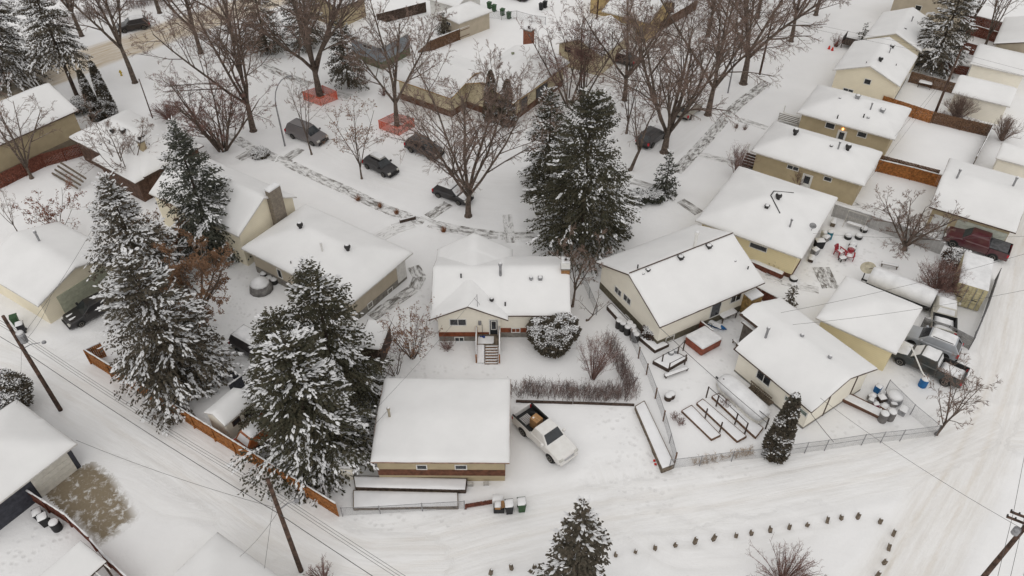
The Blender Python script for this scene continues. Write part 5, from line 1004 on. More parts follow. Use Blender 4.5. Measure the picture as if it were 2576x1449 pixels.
def vehicle(name, label, kind, col, rear=None, front=None, side=-1, center=None, heading=None, group=None, cat='car', snow=(), rim=None, glass_snow=False, trim=None, roofcol=None, rack=False):
    s = VS[kind]; L, Wd, wb, fo, cl, hz_, bz, rz, wr = [s[k] for k in ('L', 'W', 'wb', 'fo', 'cl', 'hz', 'bz', 'rz', 'wr')]; hw = Wd / 2
    if center is not None: c = P(*center); a = R(heading)
    else:
        r_, f_ = P(*rear), P(*front); d = f_ - r_; a = math.atan2(d.y, d.x); m = (r_ + f_) / 2; lf = Vector((-math.sin(a), math.cos(a), 0)); c = m - lf * (side * (hw - .1))
    e = thing(name, label, cat, (c.x, c.y, ground_z(c.x, c.y) - .02), a, group)
    xf = wb / 2 + fo; X = lambda t: xf - t                                       # t metres behind the nose
    bedt = s.get('bed'); tend = bedt if bedt else L; c0, r0, r1, c1 = s['cab']
    st = [(0, hw * .80, hz_ - .42), (.06, hw * .90, hz_ - .20), (.28, hw * .97, hz_ - .07), (c0 * .6, hw, hz_ - .015), (c0, hw, bz), ((c0 + tend) / 2, hw, bz)]
    st += [(tend, hw, bz)] if bedt else [(L - .35, hw * .98, bz), (L - .05, hw * .92, bz - .06), (L, hw * .86, bz - .28)]
    mb = MB(); ring = []
    for t, w_, zt in st:
        q = [(w_ * .90, cl), (w_ * .985, cl + .16), (w_, cl + .5 * (zt - cl)), (w_ * .975, zt - .09), (w_ * .90, zt - .01)]; pr = [(X(t), y, z) for y, z in q] + [(X(t), 0, zt + .02)] + [(X(t), -y, z) for y, z in q[::-1]]; ring.append(pr)
    n = len(ring[0]); vs = [p for r_ in ring for p in r_]; fs = [(i * n + j, (i + 1) * n + j, (i + 1) * n + (j + 1) % n, i * n + (j + 1) % n) for i in range(len(ring) - 1) for j in range(n)]; fs += [tuple(range(n)), tuple((len(ring) - 1) * n + j for j in range(n))[::-1]]
    mb.add(vs, fs); body = mb.build('body', col, e, bevel=.025)
    wb_, wr_ = hw * .91, hw * .74; z0, z1 = bz - .03, rz
    b4 = [(X(c0), wb_), (X(c1), wb_)]; t4 = [(X(r0), wr_), (X(r1), wr_)]
    bq = [Vector((X(c0), wb_, z0)), Vector((X(c1), wb_, z0)), Vector((X(c1), -wb_, z0)), Vector((X(c0), -wb_, z0))]; tq = [Vector((X(r0), wr_, z1)), Vector((X(r1), wr_, z1)), Vector((X(r1), -wr_, z1)), Vector((X(r0), -wr_, z1))]
    dome = [Vector((X(r0 + .3), 0, z1 + .045)), Vector((X(r1 - .25), 0, z1 + .04))]
    mb = MB(); mb.add(bq + tq + dome, [(0, 4, 5, 1), (1, 5, 6, 2), (2, 6, 7, 3), (3, 7, 4, 0), (4, 7, 8), (4, 8, 9, 5), (5, 9, 6), (6, 9, 8, 7)]); mb.build('cabin', roofcol or col, e, bevel=.05)
    gl = TREESNOW if glass_snow else CARGLASS
    g = MB(); quadbox(g, (bq[3], bq[0], tq[0], tq[3]), (.06, .08), .016); g.build('windshield', gl, e)
    g = MB(); quadbox(g, (bq[1], bq[2], tq[2], tq[1]), (.10, .14), .016); g.build('rear_window', gl, e)
    nw = s['nw']
    for sd in (1, -1):
        A, B_, Cq, D_ = (bq[1], bq[0], tq[0], tq[1]) if sd > 0 else (bq[3], bq[2], tq[2], tq[3])
        for k in range(nw):
            f0, f1 = (k + (.06 if k == 0 else .03)) / nw, (k + 1 - (.06 if k == nw - 1 else .03)) / nw; g = MB(); quadbox(g, (A.lerp(B_, f0), A.lerp(B_, f1), D_.lerp(Cq, f1), D_.lerp(Cq, f0)), (.05, .14), .016); g.build('side_window', gl, e)
        m = MB(); m.box(X(c0 + .42), X(c0 + .22), sd * (hw - .02) if sd > 0 else sd * (hw + .20), sd * (hw + .20) if sd > 0 else sd * (hw - .02), bz - .02, bz + .17); m.build('mirror', trim or col, e, bevel=.03)
    for sd in (1, -1):
        for xw in (wb / 2, -wb / 2):
            ar = MB(); o = []; nn = 16
            for yy in (sd * (hw - .20), sd * (hw + .012)):
                o += [(xw + wr * 1.17 * math.cos(math.pi * i / (nn - 1) * 1.16 - .25), yy, wr + wr * 1.17 * math.sin(math.pi * i / (nn - 1) * 1.16 - .25)) for i in range(nn)]
            ar.add(o, [(i, i + 1, nn + i + 1, nn + i) for i in range(nn - 1)] + [tuple(range(nn)), tuple(range(nn, 2 * nn))[::-1]]); ar.build('wheel_arch', PLAST, e)
            wheel(e, xw, sd * (hw - .085), wr, .24, rim or RIM)
    # nose and tail
    mb = MB(); mb.box(X(.10), X(-.06), -hw * .84, hw * .84, cl + .02, cl + .30); mb.build('front_bumper', trim or PLAST, e, bevel=.04)
    mb = MB(); mb.box(X(.10), X(-.025), -hw * .48, hw * .48, cl + .34, hz_ - .30); mb.build('grille', CHROME if cat == 'pickup truck' else PLAST, e, bevel=.02)
    for sd in (1, -1):
        mb = MB(); y0, y1 = sorted((sd * hw * .52, sd * hw * .90)); mb.box(X(.26), X(.0), y0, y1, hz_ - .36, hz_ - .16); mb.build('headlight', HEADL, e, bevel=.03)
        mb = MB(); y0, y1 = sorted((sd * hw * .78, sd * (hw + .006))); mb.box(X(L + .012), X(L - .16), y0, y1, bz - .42, bz - .08); mb.build('taillight', TAILL, e, bevel=.02)
    mb = MB(); mb.box(X(L + .07), X(L - .12), -hw * .92, hw * .92, cl + .06, cl + .30); mb.build('rear_bumper', CHROME if bedt else (trim or PLAST), e, bevel=.04)
    if bedt:
        zf = cl + .42; t0, t1 = bedt + .03, L
        mb = MB(); mb.box(X(t1), X(t0), -hw * .96, hw * .96, cl + .1, zf); mb.build('bed_floor', PLAST, e)
        for sd in (1, -1):
            y0, y1 = sorted((sd * (hw - .13), sd * hw)); mb = MB(); mb.box(X(t1), X(t0), y0, y1, cl + .05, bz); mb.build('bed_side', col, e, bevel=.03)
            y0, y1 = sorted((sd * (hw - .15), sd * (hw - .02))); mb = MB(); mb.box(X(t1 - .02), X(t0 + .02), y0, y1, bz + .002, bz + .03); mb.build('bed_rail', PLAST, e)
            y0, y1 = sorted((sd * (hw - .131), sd * (hw - .145))); mb = MB(); mb.box(X(t1 - .08), X(t0 + .02), y0, y1, zf, bz); mb.build('bed_liner', PLAST, e)
        mb = MB(); mb.box(X(t1), X(t1 - .08), -hw + .13, hw - .13, zf - .1, bz); mb.build('tailgate', col, e, bevel=.02)
        mb = MB(); mb.box(X(t0 + .02), X(t0), -hw + .14, hw - .14, zf, bz); mb.build('bulkhead', PLAST, e)
        if 'bed' in snow: snowpad(e, X(t1 - .1), X(t0 + .05), -hw + .16, hw - .16, zf, .45)
    if rack:
        for sd in (1, -1): MB().beam((X(r0 + .25), sd * wr_ * .9, rz + .08), (X(r1 - .2), sd * wr_ * .9, rz + .08), .04, .04).build('roof_rail', PLAST, e)
    if 'roof' in snow: snowpad(e, X(r1 - .04), X(r0 + .05), -wr_ * .97, wr_ * .97, rz - .02, .26)
    if 'hood' in snow: snowpad(e, X(c0 - .05), X(.18), -hw * .86, hw * .86, hz_ - .10, .30)
    if 'trunk' in snow and not bedt and L - c1 > .2: snowpad(e, X(L - .1), X(c1), -hw * .84, hw * .84, bz - .04, .16)
    return e
def snowpad(parent, x0, x1, y0, y1, z, t, name='snow_cap', seed=0):
    nx_, ny_ = max(4, int((x1 - x0) / .12)), max(4, int((y1 - y0) / .12)); X, Y = np.meshgrid(np.linspace(x0, x1, nx_ + 1), np.linspace(y0, y1, ny_ + 1))
    d = np.minimum(np.minimum(X - x0, x1 - X), np.minimum(Y - y0, y1 - Y)); Z = z + t * np.clip(1 - np.exp(-d / (t * .45 + .02)), 0, 1) * (1 + .3 * fbm(X * 1.7 + seed + z * 9, Y * 1.7, 2))
    i = np.arange(X.size).reshape(X.shape); F = np.stack([i[:-1, :-1], i[:-1, 1:], i[1:, 1:], i[1:, :-1]], -1).reshape(-1, 4)
    # closed underneath so that it is a body, not a sheet
    V = np.stack([X, Y, Z], -1).reshape(-1, 3); n0 = len(V); V = np.concatenate([V, [[x0, y0, z - .02], [x1, y0, z - .02], [x1, y1, z - .02], [x0, y1, z - .02]]]); o = mesh_np(name, V, np.concatenate([F, [[n0 + 3, n0 + 2, n0 + 1, n0]]]), TREESNOW, parent, smooth=True); return o
PW = paint('paint_white', (.72, .71, .69), (.40, .31, .21), .09)
tk = vehicle('pickup_truck', 'white regular cab pickup with cardboard box in open bed', 'pickup', PW, (1316, 1094), (1386, 1162), -1, cat='pickup truck', trim=PW)
vehicle('parked_car', 'silver crossover with snow on its roof beside yellow garage', 'suv', paint('paint_silver', (.36, .38, .41)), (2366.6, 901), (2292.5, 871), 1, cat='car', snow=('roof',), rack=True, rim=PLAST)
vehicle('pickup_truck', 'dark green extended cab pickup heaped with snow next to silver crossover', 'extcab', paint('paint_green', (.02, .032, .034), (.12, .08, .05), .3), (2367.8, 966.7), (2265.7, 919), 1, cat='pickup truck', snow=('roof', 'hood', 'bed'), glass_snow=True)
vehicle('pickup_truck', 'burgundy crew cab pickup before the sage garage door', 'crew', paint('paint_burgundy', (.075, .011, .02)), (2487, 652), (2399, 622), 1, cat='pickup truck')
bc = [o for o in bpy.data.objects if o.name.startswith('pickup_truck') and 'burgundy' in o.get('label', '')][0]
MB().box(-2.78, -1.06, -.90, .90, 1.285, 1.33).build('bed_cover', mat('tonneau', (.10, .10, .105), .7, .2), bc)
vehicle('minivan', 'grey minivan parked by streetlamp on the crescent', 'van', paint('paint_grey', (.135, .125, .13)), (737.6, 348.3), (787, 366.5), -1, cat='van', rack=True)
bh = vehicle('parked_car', 'black hatchback carrying a pale roof box on crescent', 'hatch', paint('paint_black', (.014, .014, .016), (.08, .06, .05), .15), (925.7, 423.9), (965.4, 444), -1, cat='car')
mb = MB(); mb.box(-1.05, .55, -.42, .42, 1.62, 1.86); mb.build('roof_box', mat('box_grey', (.42, .41, .39), .5, .08), bh, bevel=.08); snowpad(bh, -1.0, .5, -.40, .40, 1.86, .05)
vehicle('parked_car', 'black sedan half hidden beneath the wide boulevard elm branches', 'suv', paint('paint_black2', (.016, .015, .017), (.1, .07, .06), .2), (1036, 385), (1080, 402), -1, cat='car')
vehicle('parked_car', 'snow buried dark car parked at the boulevard elm', 'hatch', MATS['paint_black'], (1106, 498), (1152, 515), -1, cat='car', snow=('roof', 'hood', 'trunk'), glass_snow=True)
vehicle('parked_car', 'dark crossover stopped on the sandy street', 'suv', MATS['paint_black2'], (366, 74), (313, 84), 1, cat='car', snow=('roof',))
vehicle('parked_car', 'black sports coupe with striped snow on hood by pale green door', 'sedan', MATS['paint_black'], (268, 788), (222, 812), 1, cat='car')
cp = [o for o in bpy.data.objects if 'sports coupe' in str(o.get('label', ''))][0]
for yy in (-.3, .3): snowpad(cp, 1.15, 2.0, yy - .13, yy + .13, .86, .05)
vehicle('parked_car', 'dark car outside golden house beyond the elms', 'sedan', MATS['paint_black2'], (1573, 166), (1534, 156), 1, cat='car', snow=('roof',))
vehicle('parked_car', 'pale car by elm trunk at crescent curve', 'hatch', paint('paint_sand', (.32, .30, .26)), center=(1733, 284), heading=54, cat='car', snow=('roof', 'hood'))
vehicle('parked_car', 'dark car almost hidden behind heavy elm trunk', 'suv', MATS['paint_black2'], center=(1640, 354), heading=50, cat='car', snow=('hood',))
vehicle('parked_car', 'snow blanketed car in the golden house driveway', 'hatch', paint('paint_pale', (.4, .4, .42)), center=(1551, 82), heading=-120, cat='car', snow=('roof', 'hood', 'trunk'), glass_snow=True)
vehicle('parked_van', 'van wholly buried in snow beside covered trailer', 'extcab', paint('paint_cream', (.5, .48, .42)), center=(2366, 800), heading=66, cat='van', snow=('roof', 'hood', 'bed'), glass_snow=True)
vehicle('parked_car', 'rust orange car snowed in beneath the widest spruce', 'hatch', paint('paint_orange', (.32, .09, .02)), center=(668, 1092), heading=52, cat='car', snow=('roof', 'hood', 'trunk'), glass_snow=True)
vehicle('parked_van', 'dark snow topped van tucked among yard spruces', 'van', MATS['paint_black2'], center=(655, 890), heading=-33, cat='van', snow=('roof', 'hood'))
vehicle('parked_car', 'dark car passing at the frame top beyond green bins', 'sedan', MATS['paint_black2'], center=(1296, -6), heading=-33, cat='car')
# cargo in the white pickup
def in_truck(x, y, z): return tk.matrix_basis @ Vector((x, y, z))
bx = thing('cardboard_box', 'tan cardboard appliance box standing in white pickup bed', 'box', in_truck(-1.15, .0, .80), tk.rotation_euler.z + .1)
CARD = mat('cardboard', (.36, .20, .09), .9, .12); mb = MB(); mb.box(-.36, .36, -.34, .34, 0, .95); mb.build('carton', CARD, bx); MB().box(-.362, .362, -.03, .03, .951, .955).build('tape', mat('tape', (.42, .26, .13), .4), bx); MB().box(-.25, -.12, -.2, -.05, .951, .956).build('label_sticker', WHITE, bx)
tb = thing('cargo_pile', 'dark bundles and snow dusted pallet in white pickup bed', 'cargo', in_truck(-1.9, .1, .80), tk.rotation_euler.z)
for k in range(6): MB().box(-.55, .25, -.68 + k * .14, -.60 + k * .14, 0, .12).build('pallet_slat', mat('slat_pale', (.45, .43, .42), .8, .1), tb)
MB().tube([(-.4, .35, .1), (0, .45, .3), (.5, .42, .2)], [.16, .2, .14], 7).build('bundle', PLAST, tb); MB().tube([(.6, .5, .1), (1.0, .55, .35)], [.13, .16], 7).build('bundle', DARKM, tb)
# ================================================================ FENCES, POLES, YARD THINGS
SN_CAP = TREESNOW
def wood_fence(label, tops, h, m, cap=True, seed=0, bw=.14, name='board_fence', tiers=None, group=None):
    """boards between posts; tops = pixels of the fence top"""
    rg = random.Random(seed or len(bpy.data.objects)); pts = [P(u, v, h) for u, v in tops]; g = pts[0].copy(); g.z = 0; e = thing(name, label, 'fence', g, 0, group)
    for a, b in zip(pts[:-1], pts[1:]):
        a = Vector((a.x, a.y, 0)) - g; b = Vector((b.x, b.y, 0)) - g; L = (b - a).length; n = max(1, round(L / 2.4)); d = (b - a).normalized(); s = Vector((-d.y, d.x, 0))
        for k in range(n):
            p, q = a.lerp(b, k / n), a.lerp(b, (k + 1) / n); mb = MB(); l = (q - p).length; nb = max(2, int(l / bw))
            for i in range(nb):
                c = p + d * (l * (i + .5) / nb); hh = h + rg.uniform(-.015, .015); o = rg.uniform(-.006, .006); box_at(mb, c + s * o, d, s, l / nb - .008, .022, -.1, hh)
            mb.beam(p + Vector((0, 0, .35)) - s * .04, q + Vector((0, 0, .35)) - s * .04, .04, .09).beam(p + Vector((0, 0, h - .3)) - s * .04, q + Vector((0, 0, h - .3)) - s * .04, .04, .09)
            o = mb.build('fence_panel', m, e); o['kind'] = 'stuff'
            MB().beam(p - s * .07 + Vector((0, 0, -.1)), p - s * .07 + Vector((0, 0, h + .03)), .09, .09).build('post', m, e)
            if cap:
                cm_ = MB(); k2 = 8; vs = []
                for i in range(k2 + 1):
                    c = p.lerp(q, i / k2); t = .06 + .05 * rg.random(); vs.append((c, t))
                cm_.tube([c + Vector((0, 0, h + .03)) for c, t in vs], [max(.035, t * .75) for c, t in vs], 5); cm_.build('snow_cap', SN_CAP, e, smooth=True)
    return e
def chain_link(label, bots, h=1.2, posts=None, dark=False, spacing=.11, name='chain_link_fence', mid=False, slats=None):
    pts = [P(u, v) for u, v in bots]; g = pts[0].copy(); e = thing(name, label, 'fence', g); W = MB(); m = DARKM if dark else GREYM
    for a, b in zip(pts[:-1], pts[1:]):
        a = a - g; b = b - g; L = (b - a).length; d = (b - a) / L; n = int((L + h) / spacing)
        for i in range(n):
            t = i * spacing
            x0, z0 = (t, 0.05) if t <= L else (L, .05 + t - L); x1, z1 = (t - h, h) if t >= h else (0, t)
            if z1 > z0: W.tube([a + d * x0 + Vector((0, 0, z0)), a + d * x1 + Vector((0, 0, min(h, z1)))], .0045, 3, cap=False); W.tube([a + d * (L - x0) + Vector((0, 0, z0)), a + d * (L - x1) + Vector((0, 0, min(h, z1)))], .0045, 3, cap=False)
        MB().tube([a + Vector((0, 0, h)), b + Vector((0, 0, h))], .024, 6).build('top_rail', m, e)
        if mid: MB().tube([a + Vector((0, 0, h * .55)), b + Vector((0, 0, h * .55))], .02, 5).build('mid_rail', m, e)
        k = max(1, round(L / 3.0)) if posts is None else 1
        for i in range(k + 1):
            if i == k and b != pts[-1] - g: continue
            c = a.lerp(b, i / k); MB().tube([c + Vector((0, 0, -.1)), c + Vector((0, 0, h + .06))], .036, 7).build('post', m, e)
        if slats is not None:
            S = MB(); ns = int(L / .09); s = Vector((-d.y, d.x, 0))
            for i in range(ns): box_at(S, a + d * (L * (i + .5) / ns) + s * .012, d, s, .074, .006, .06, h - .04)
            so_ = S.build('privacy_slats', slats, e); so_['kind'] = 'stuff'
    o = W.build('wire_mesh', m, e); o['kind'] = 'stuff'; return e
wood_fence('new orange board fence along the snowy lane', [(213, 880), (375, 979), (530, 1074), (690, 1172), (844, 1266)], 1.65, WOODO, seed=1)
wood_fence('short orange fence return at the lane driveway', [(215, 879), (252, 862)], 1.65, WOODO, seed=2)
wood_fence('red brown board fence beside the bare concrete apron', [(50, 1223), (163, 1294), (222, 1350)], 1.5, WOODR, seed=3)
wood_fence('red brown fence running behind the flat garden gazebo', [(226, 1355), (262, 1398), (330, 1462)], 1.5, WOODR, seed=4)
wood_fence('dark red board fence below the two storey tan house', [(-25, 447), (0, 436), (100, 388), (204, 360)], 1.6, WOODR, seed=5, cap=False)
wood_fence('black board fence corner beneath the snow clad spruces', [(562, 918), (607, 946), (575, 968)], 1.2, SLATE, seed=6)
wood_fence('brown board fence behind snowy spruce and picnic yard', [(2295, 180), (2412, 211)], 1.5, WOODB, seed=7, cap=False)
wood_fence('chestnut board fence climbing from cream bungalow to utility pole', [(2225, 241), (2350, 281)], 1.55, WOODO, seed=8, cap=False)
wood_fence('chestnut board fence beyond the frosted bush', [(2352, 281), (2425, 299), (2497, 315)], 1.5, WOODB, seed=9, cap=False)
wood_fence('snow lipped fence dividing wide yards beside pale stemmed bush', [(2499, 315), (2479, 355), (2458, 393)], 1.4, WOODG, seed=10)
wood_fence('orange fence with white snow lines between tan bungalows', [(2213, 402), (2300, 422), (2370, 441)], 1.5, WOODO, seed=11)
wood_fence('brown fence behind orange snow lined fence', [(2218, 390), (2310, 414), (2366, 428)], 1.9, WOODB, seed=12, cap=False)
wood_fence('dark brown fence in front of slim poplars', [(2425, 32), (2529, 58)], 1.6, WOODR, seed=13)
wood_fence('red brown fence step below the slim poplars', [(2440, 60), (2515, 82)], 1.5, WOODR, seed=14)
wood_fence('red brown fence step beside the white sided garage', [(2425, 104), (2490, 122)], 1.5, WOODR, seed=15)
wood_fence('low red fence beneath the snowy spruce skirts', [(2362, 153), (2440, 168)], 1.3, WOODR, seed=16)
wood_fence('dark brown fence beyond the blue grey house', [(947, 36), (1071, 5)], 1.6, WOODD, seed=17, cap=False)
wood_fence('stepped brown fence between blue grey house and beige garage', [(1052, 128), (1082, 102), (1130, 83), (1180, 64)], 1.6, WOODB, seed=18)
wood_fence('brown fence running up behind the golden house', [(1610, 86), (1660, 56), (1755, 0)], 1.5, WOODB, seed=19, cap=False)
wood_fence('red brown garden fence by plywood closet', [(1899, 719), (1962, 752)], 1.1, WOODR, seed=20)
wood_fence('brown deck screen beside white bungalow hot tub', [(1764, 808), (1795, 832)], 1.1, WOODR, seed=21)
PANELG = mat('vinyl_grey', (.42, .41, .40), .7, .06)
wood_fence('light grey privacy fence behind garden swing', [(2102, 514), (2190, 541), (2279, 573), (2378, 611)], 1.45, PANELG, seed=22, bw=.3)
SLATG = mat('slat_grey', (.30, .29, .27), .8, .12)
chain_link('slatted chain link beside the cargo container and lane', [(2502, 706), (2470, 800), (2436, 880)], 1.5, slats=SLATG)
chain_link('slatted chain link gate between container yard and silver crossover', [(2313, 828), (2375, 848), (2436, 880)], 1.4, slats=SLATG)
chain_link('chain link with double gates along the snowy lane bend', [(1935, 1153), (1972, 1146), (2024, 1139), (2074, 1133), (2167, 1119), (2215, 1113), (2264, 1108), (2352, 1097)], 1.25, mid=True, posts=1)
chain_link('chain link threaded with dry weeds beside garden beds', [(1683, 1180), (1760, 1171), (1840, 1160), (1930, 1152)], 1.15)
chain_link('chain link running back past the heap of snowy junk', [(2352, 1097), (2289, 1044), (2227, 982)], 1.25)
chain_link('chain link with wooden posts above narrow timber bed', [(1586, 856), (1606, 900), (1626, 942), (1648, 1000), (1668, 1060), (1684, 1115), (1697, 1165)], 1.15)
chain_link('chain link squeezed between red banded and white bungalows', [(1466, 712), (1482, 750), (1500, 792)], 1.2)
chain_link('chain link along front of the long garage planters', [(862, 1298), (957, 1294), (1063, 1287), (1169, 1281)], 1.0)
chain_link('dark wire fence down the flank of plain roofed garage', [(952, 1000), (925, 1090), (893, 1195)], 1.1, dark=True)
chain_link('wire fence round the white yard behind chimney', [(1226, 45), (1262, 50), (1300, 47), (1338, 58), (1372, 63)], 1.2)
# orange netting round two elms
NET = mat('orange_net', (.62, .13, .075), .7, .1)
for k, (lab, px_) in enumerate((('orange netting box guarding the great elm', [(761, 231), (811, 215), (846, 230), (804, 246)]), ('orange netting box guarding the forked elm', [(952, 303), (992, 284), (1041, 299), (1001, 321)]))):
    q = [P(u, v, 1.15) for u, v in px_]; g = sum(q, Vector()) / 4; g.z = 0; e = thing('tree_guard', lab, 'barrier', g, 0, 'orange tree guards')
    for i in range(4):
        a, b = q[i] - g, q[(i + 1) % 4] - g; a.z = b.z = 0; L = (b - a).length; N = MB(); d = (b - a) / L
        for j in range(int(L / .10) + 1): N.beam(a + d * (j * .10) + Vector((0, 0, .05)), a + d * (j * .10) + Vector((0, 0, 1.1)), .045, .006, up=d.cross(Vector((0, 0, 1))))
        for j in range(12): N.beam(a + Vector((0, 0, .06 + j * .09)), b + Vector((0, 0, .06 + j * .09)), .006, .035)
        o = N.build('net_panel', NET, e); o['kind'] = 'stuff'
        MB().beam(a + Vector((0, 0, -.1)), a + Vector((0, 0, 1.2)), .06, .06).build('post', NET, e); MB().beam(a + Vector((0, 0, 1.15)), b + Vector((0, 0, 1.15)), .05, .05).build('top_rail', NET, e)
# ---- utility poles, lamps, wires
def pole(label, base, h, r=.15, g=None, name='utility_pole'):
    p = g or P(*base); e = thing(name, label, 'utility pole', (p.x, p.y, 0)); MB().tube([(0, 0, -.3), (0, 0, h * .5), (0, 0, h)], [r * 1.15, r, r * .78], 10).build('shaft', POLEM, e, smooth=True); return e, p
pL, gL = pole('wooden utility pole with transformer and lamp arm by lane', (152, 1031), 10.3)
MB().lathe((.35, .1, 7.6), [(.05, 0), (.27, .02), (.28, .75), (.2, .85), (.05, .9)], 12).build('transformer', GREYM, pL); MB().lathe((.35, .1, 8.5), [(.27, 0), (.24, .1), (.08, .16)], 10).build('snow_cap', TREESNOW, pL, smooth=True)
MB().tube([(0, 0, 7.0), (.6, .2, 7.25), (1.2, .35, 7.25)], .035, 6).build('lamp_arm', GREYM, pL); MB().lathe((1.45, .4, 7.15), [(.05, 0), (.16, .04), (.15, .16), (.04, .2)], 8).build('lamp_head', GREYM, pL)
pC, gC = pole('plain dark utility pole beside widest spruce', (757, 1435), 10.4)
MB().lathe((1.0, .5, 7.35), [(.05, 0), (.16, .04), (.15, .16), (.04, .2)], 8).build('lamp_head', GREYM, pC); MB().tube([(0, 0, 7.2), (.5, .25, 7.5), (1.0, .5, 7.5)], .035, 6).build('lamp_arm', GREYM, pC)
gR = P(2602, 1297, 10.4); gR.z = 0; pR, _ = pole('utility pole with double crossarms at lane corner', None, 10.4, g=gR)
for zz in (9.5, 10.0):
    MB().beam((-.9, .5, zz), (.9, -.5, zz), .10, .12).build('crossarm', POLEM, pR)
    for t in (-.9, -.55, .55, .9): MB().lathe((t, -t * .55, zz + .06), [(.03, 0), (.05, .05), (.05, .12), (.02, .17)], 7).build('insulator', DARKM, pR)
MB().lathe((-.55, -.2, 8.9), [(.05, 0), (.2, .02), (.2, .45), (.05, .5)], 10).build('transformer', GREYM, pR)
pT, gT = pole('brown utility pole standing in the frosted bush', (2344, 305), 9.3, .14)
pS, gS = pole('wooden pole on the sidewalk beside thick elm', (1911, 187), 9.0, .13); pU, gU = pole('dark pole before the golden house', (1501, 50), 8.0, .12); pV, gV = pole('thin dark post behind low hipped bungalow', (384, 297), 5.2, .07)
def lamp(label, base, h, ax, ay):
    p = P(*base); e = thing('street_lamp', label, 'street lamp', (p.x, p.y, 0)); d = Vector((ax, ay, 0)).normalized(); pts = [(0, 0, -.2), (0, 0, h * .62)] + [tuple(d * (1.9 * (1 - math.cos(t))) + Vector((0, 0, h * .62 + h * .38 * math.sin(t)))) for t in (.3, .6, .9, 1.2, 1.5)]
    MB().tube(pts, [.10, .085] + [.06] * 5, 8).build('pole', GREYM, e, smooth=True); q = Vector(pts[-1]); MB().beam(q, q + d * .7 + Vector((0, 0, -.03)), .22, .12).build('lamp_head', GREYM, e, bevel=.03); return e
lamp('curved grey streetlamp beside grey minivan', (717, 367), 8.2, 1, .6); lamp('grey streetlamp among tall elms at the crescent curve', (1831, 233), 8.0, -1, .4)
WIRE = mat('wire', (.09, .086, .083), .6, .1)
def wire(label, a, b, sag=.5, r=.012, n=14):
    a, b = Vector(a), Vector(b); e = MB().tube([a.lerp(b, i / n) - a + Vector((0, 0, -4 * sag * (i / n) * (1 - i / n))) for i in range(n + 1)], r, 4, cap=False).build('power_line', WIRE); e.location = a
    return tag(e, label, 'wire', 'overhead wires')
dL = (gC - gL).normalized(); sd = Vector((-dL.y, dL.x, 0))
up = lambda g, z: Vector((g.x, g.y, z))
for k, (z, o) in enumerate(((8.3, .0), (8.3, .16), (8.3, .32))):
    lab = 'thin strand of the triple line along the orange fence lane'
    wire(lab, up(gL, z) + sd * (.12 + o), up(gC, z) + sd * (.12 + o), .55); wire(lab, up(gC, z) + sd * (.12 + o), up(gC, z) + sd * (.12 + o) + dL * 28, .5); wire(lab, up(gL, z) + sd * (.12 + o), up(gL, z) + sd * (.12 + o) - dL * 26, .5)
wire('thick black cable strung over the left lane between poles', up(gL, 7.0) - sd * .1, up(gC, 7.0) - sd * .1, .45, .022); wire('thick black cable strung onward from the plain dark pole', up(gC, 7.0) - sd * .1, up(gC, 7.0) - sd * .1 + dL * 28, .45, .022); wire('thick black cable strung back from the transformer pole', up(gL, 7.0) - sd * .1, up(gL, 7.0) - sd * .1 - dL * 26, .45, .022)
def hw_(H, u, v, t=1.3): q = on_roof(H, u, v); w_ = H.c + H.ux * q.x + H.uy * q.y; return Vector((w_.x, w_.y, q.z + t))
wire('service drop over plain roofed garage to red banded house', up(gC, 7.6), hw_(H1, 1201, 770, 1.4), .6); wire('second drop crossing the plain garage roof', up(gC, 7.3), hw_(G0, 980, 1030, .3), .5, .013)
wire('drop from plain dark pole to hipped garage by apron', up(gC, 7.4), hw_(H7, 190, 1105, .1), .5); wire('drop from plain dark pole to lower hipped garage', up(gC, 7.2), hw_(H8, 600, 1400, .1), .3); wire('guy wire of the plain dark pole', up(gC, 8.6), gC + Vector((-2.2, -2.0, 0)), 0, .012, 2)
wire('drop from transformer pole to cream double garage', up(gL, 7.4), hw_(H6, 120, 740, .1), .4); wire('drop from transformer pole to low hipped bungalow', up(gL, 7.8), hw_(H4, 300, 440, .2), .7); wire('drop from transformer pole toward dark rounded conifer', up(gL, 7.3), hw_(H7, 40, 1015, .1), .3)
wire('long span from junk heap corner to double crossarm pole', hw_(H12, 2060, 1010, .6), up(gR, 9.0), .4)
d2v = Vector((math.cos(R(56)), math.sin(R(56)), 0)); d1v = Vector((math.cos(R(-33)), math.sin(R(-33)), 0))
for k in range(4): wire('lane strand from double crossarm pole up the eastern lane', up(gR, 10.1) + d1v * (-.9 + .55 * k), up(gR, 10.1) + d2v * 45 + d1v * (-.9 + .55 * k), .7); wire('lane strand from double crossarm pole down the lane', up(gR, 10.1) + d1v * (-.9 + .55 * k), up(gR, 10.1) - d2v * 30 + d1v * (-.9 + .55 * k), .6)
for k, (z, o) in enumerate(((8.8, 0), (8.2, 0))): wire('strand crossing cream bungalow roofs to the bush pole', up(gT, z), up(gT, z) - d1v * 42, .5); wire('strand from the bush pole across back garages', up(gT, z), up(gT, z) + d1v * 36, .5)
wire('drop from bush pole to glazed door bungalow', up(gT, 7.6), hw_(H16, 2250, 345, .3), .3); wire('drop over wide white yard to tan bungalow', up(gT, 7.4), hw_(H15, 2180, 460, .3), .6)
pz = P(2620, 760); wire('strand over yellow bungalow yard, upper', hw_(H14, 2041, 600, .8), up(pz, 8.0), .6); wire('strand over yellow bungalow yard, lower', hw_(H12, 1960, 800, .8), up(pz, 7.6), .6); wire('strand over the hipped yellow garage', hw_(H12, 1990, 830, .8), up(P(2640, 860), 7.6), .6)
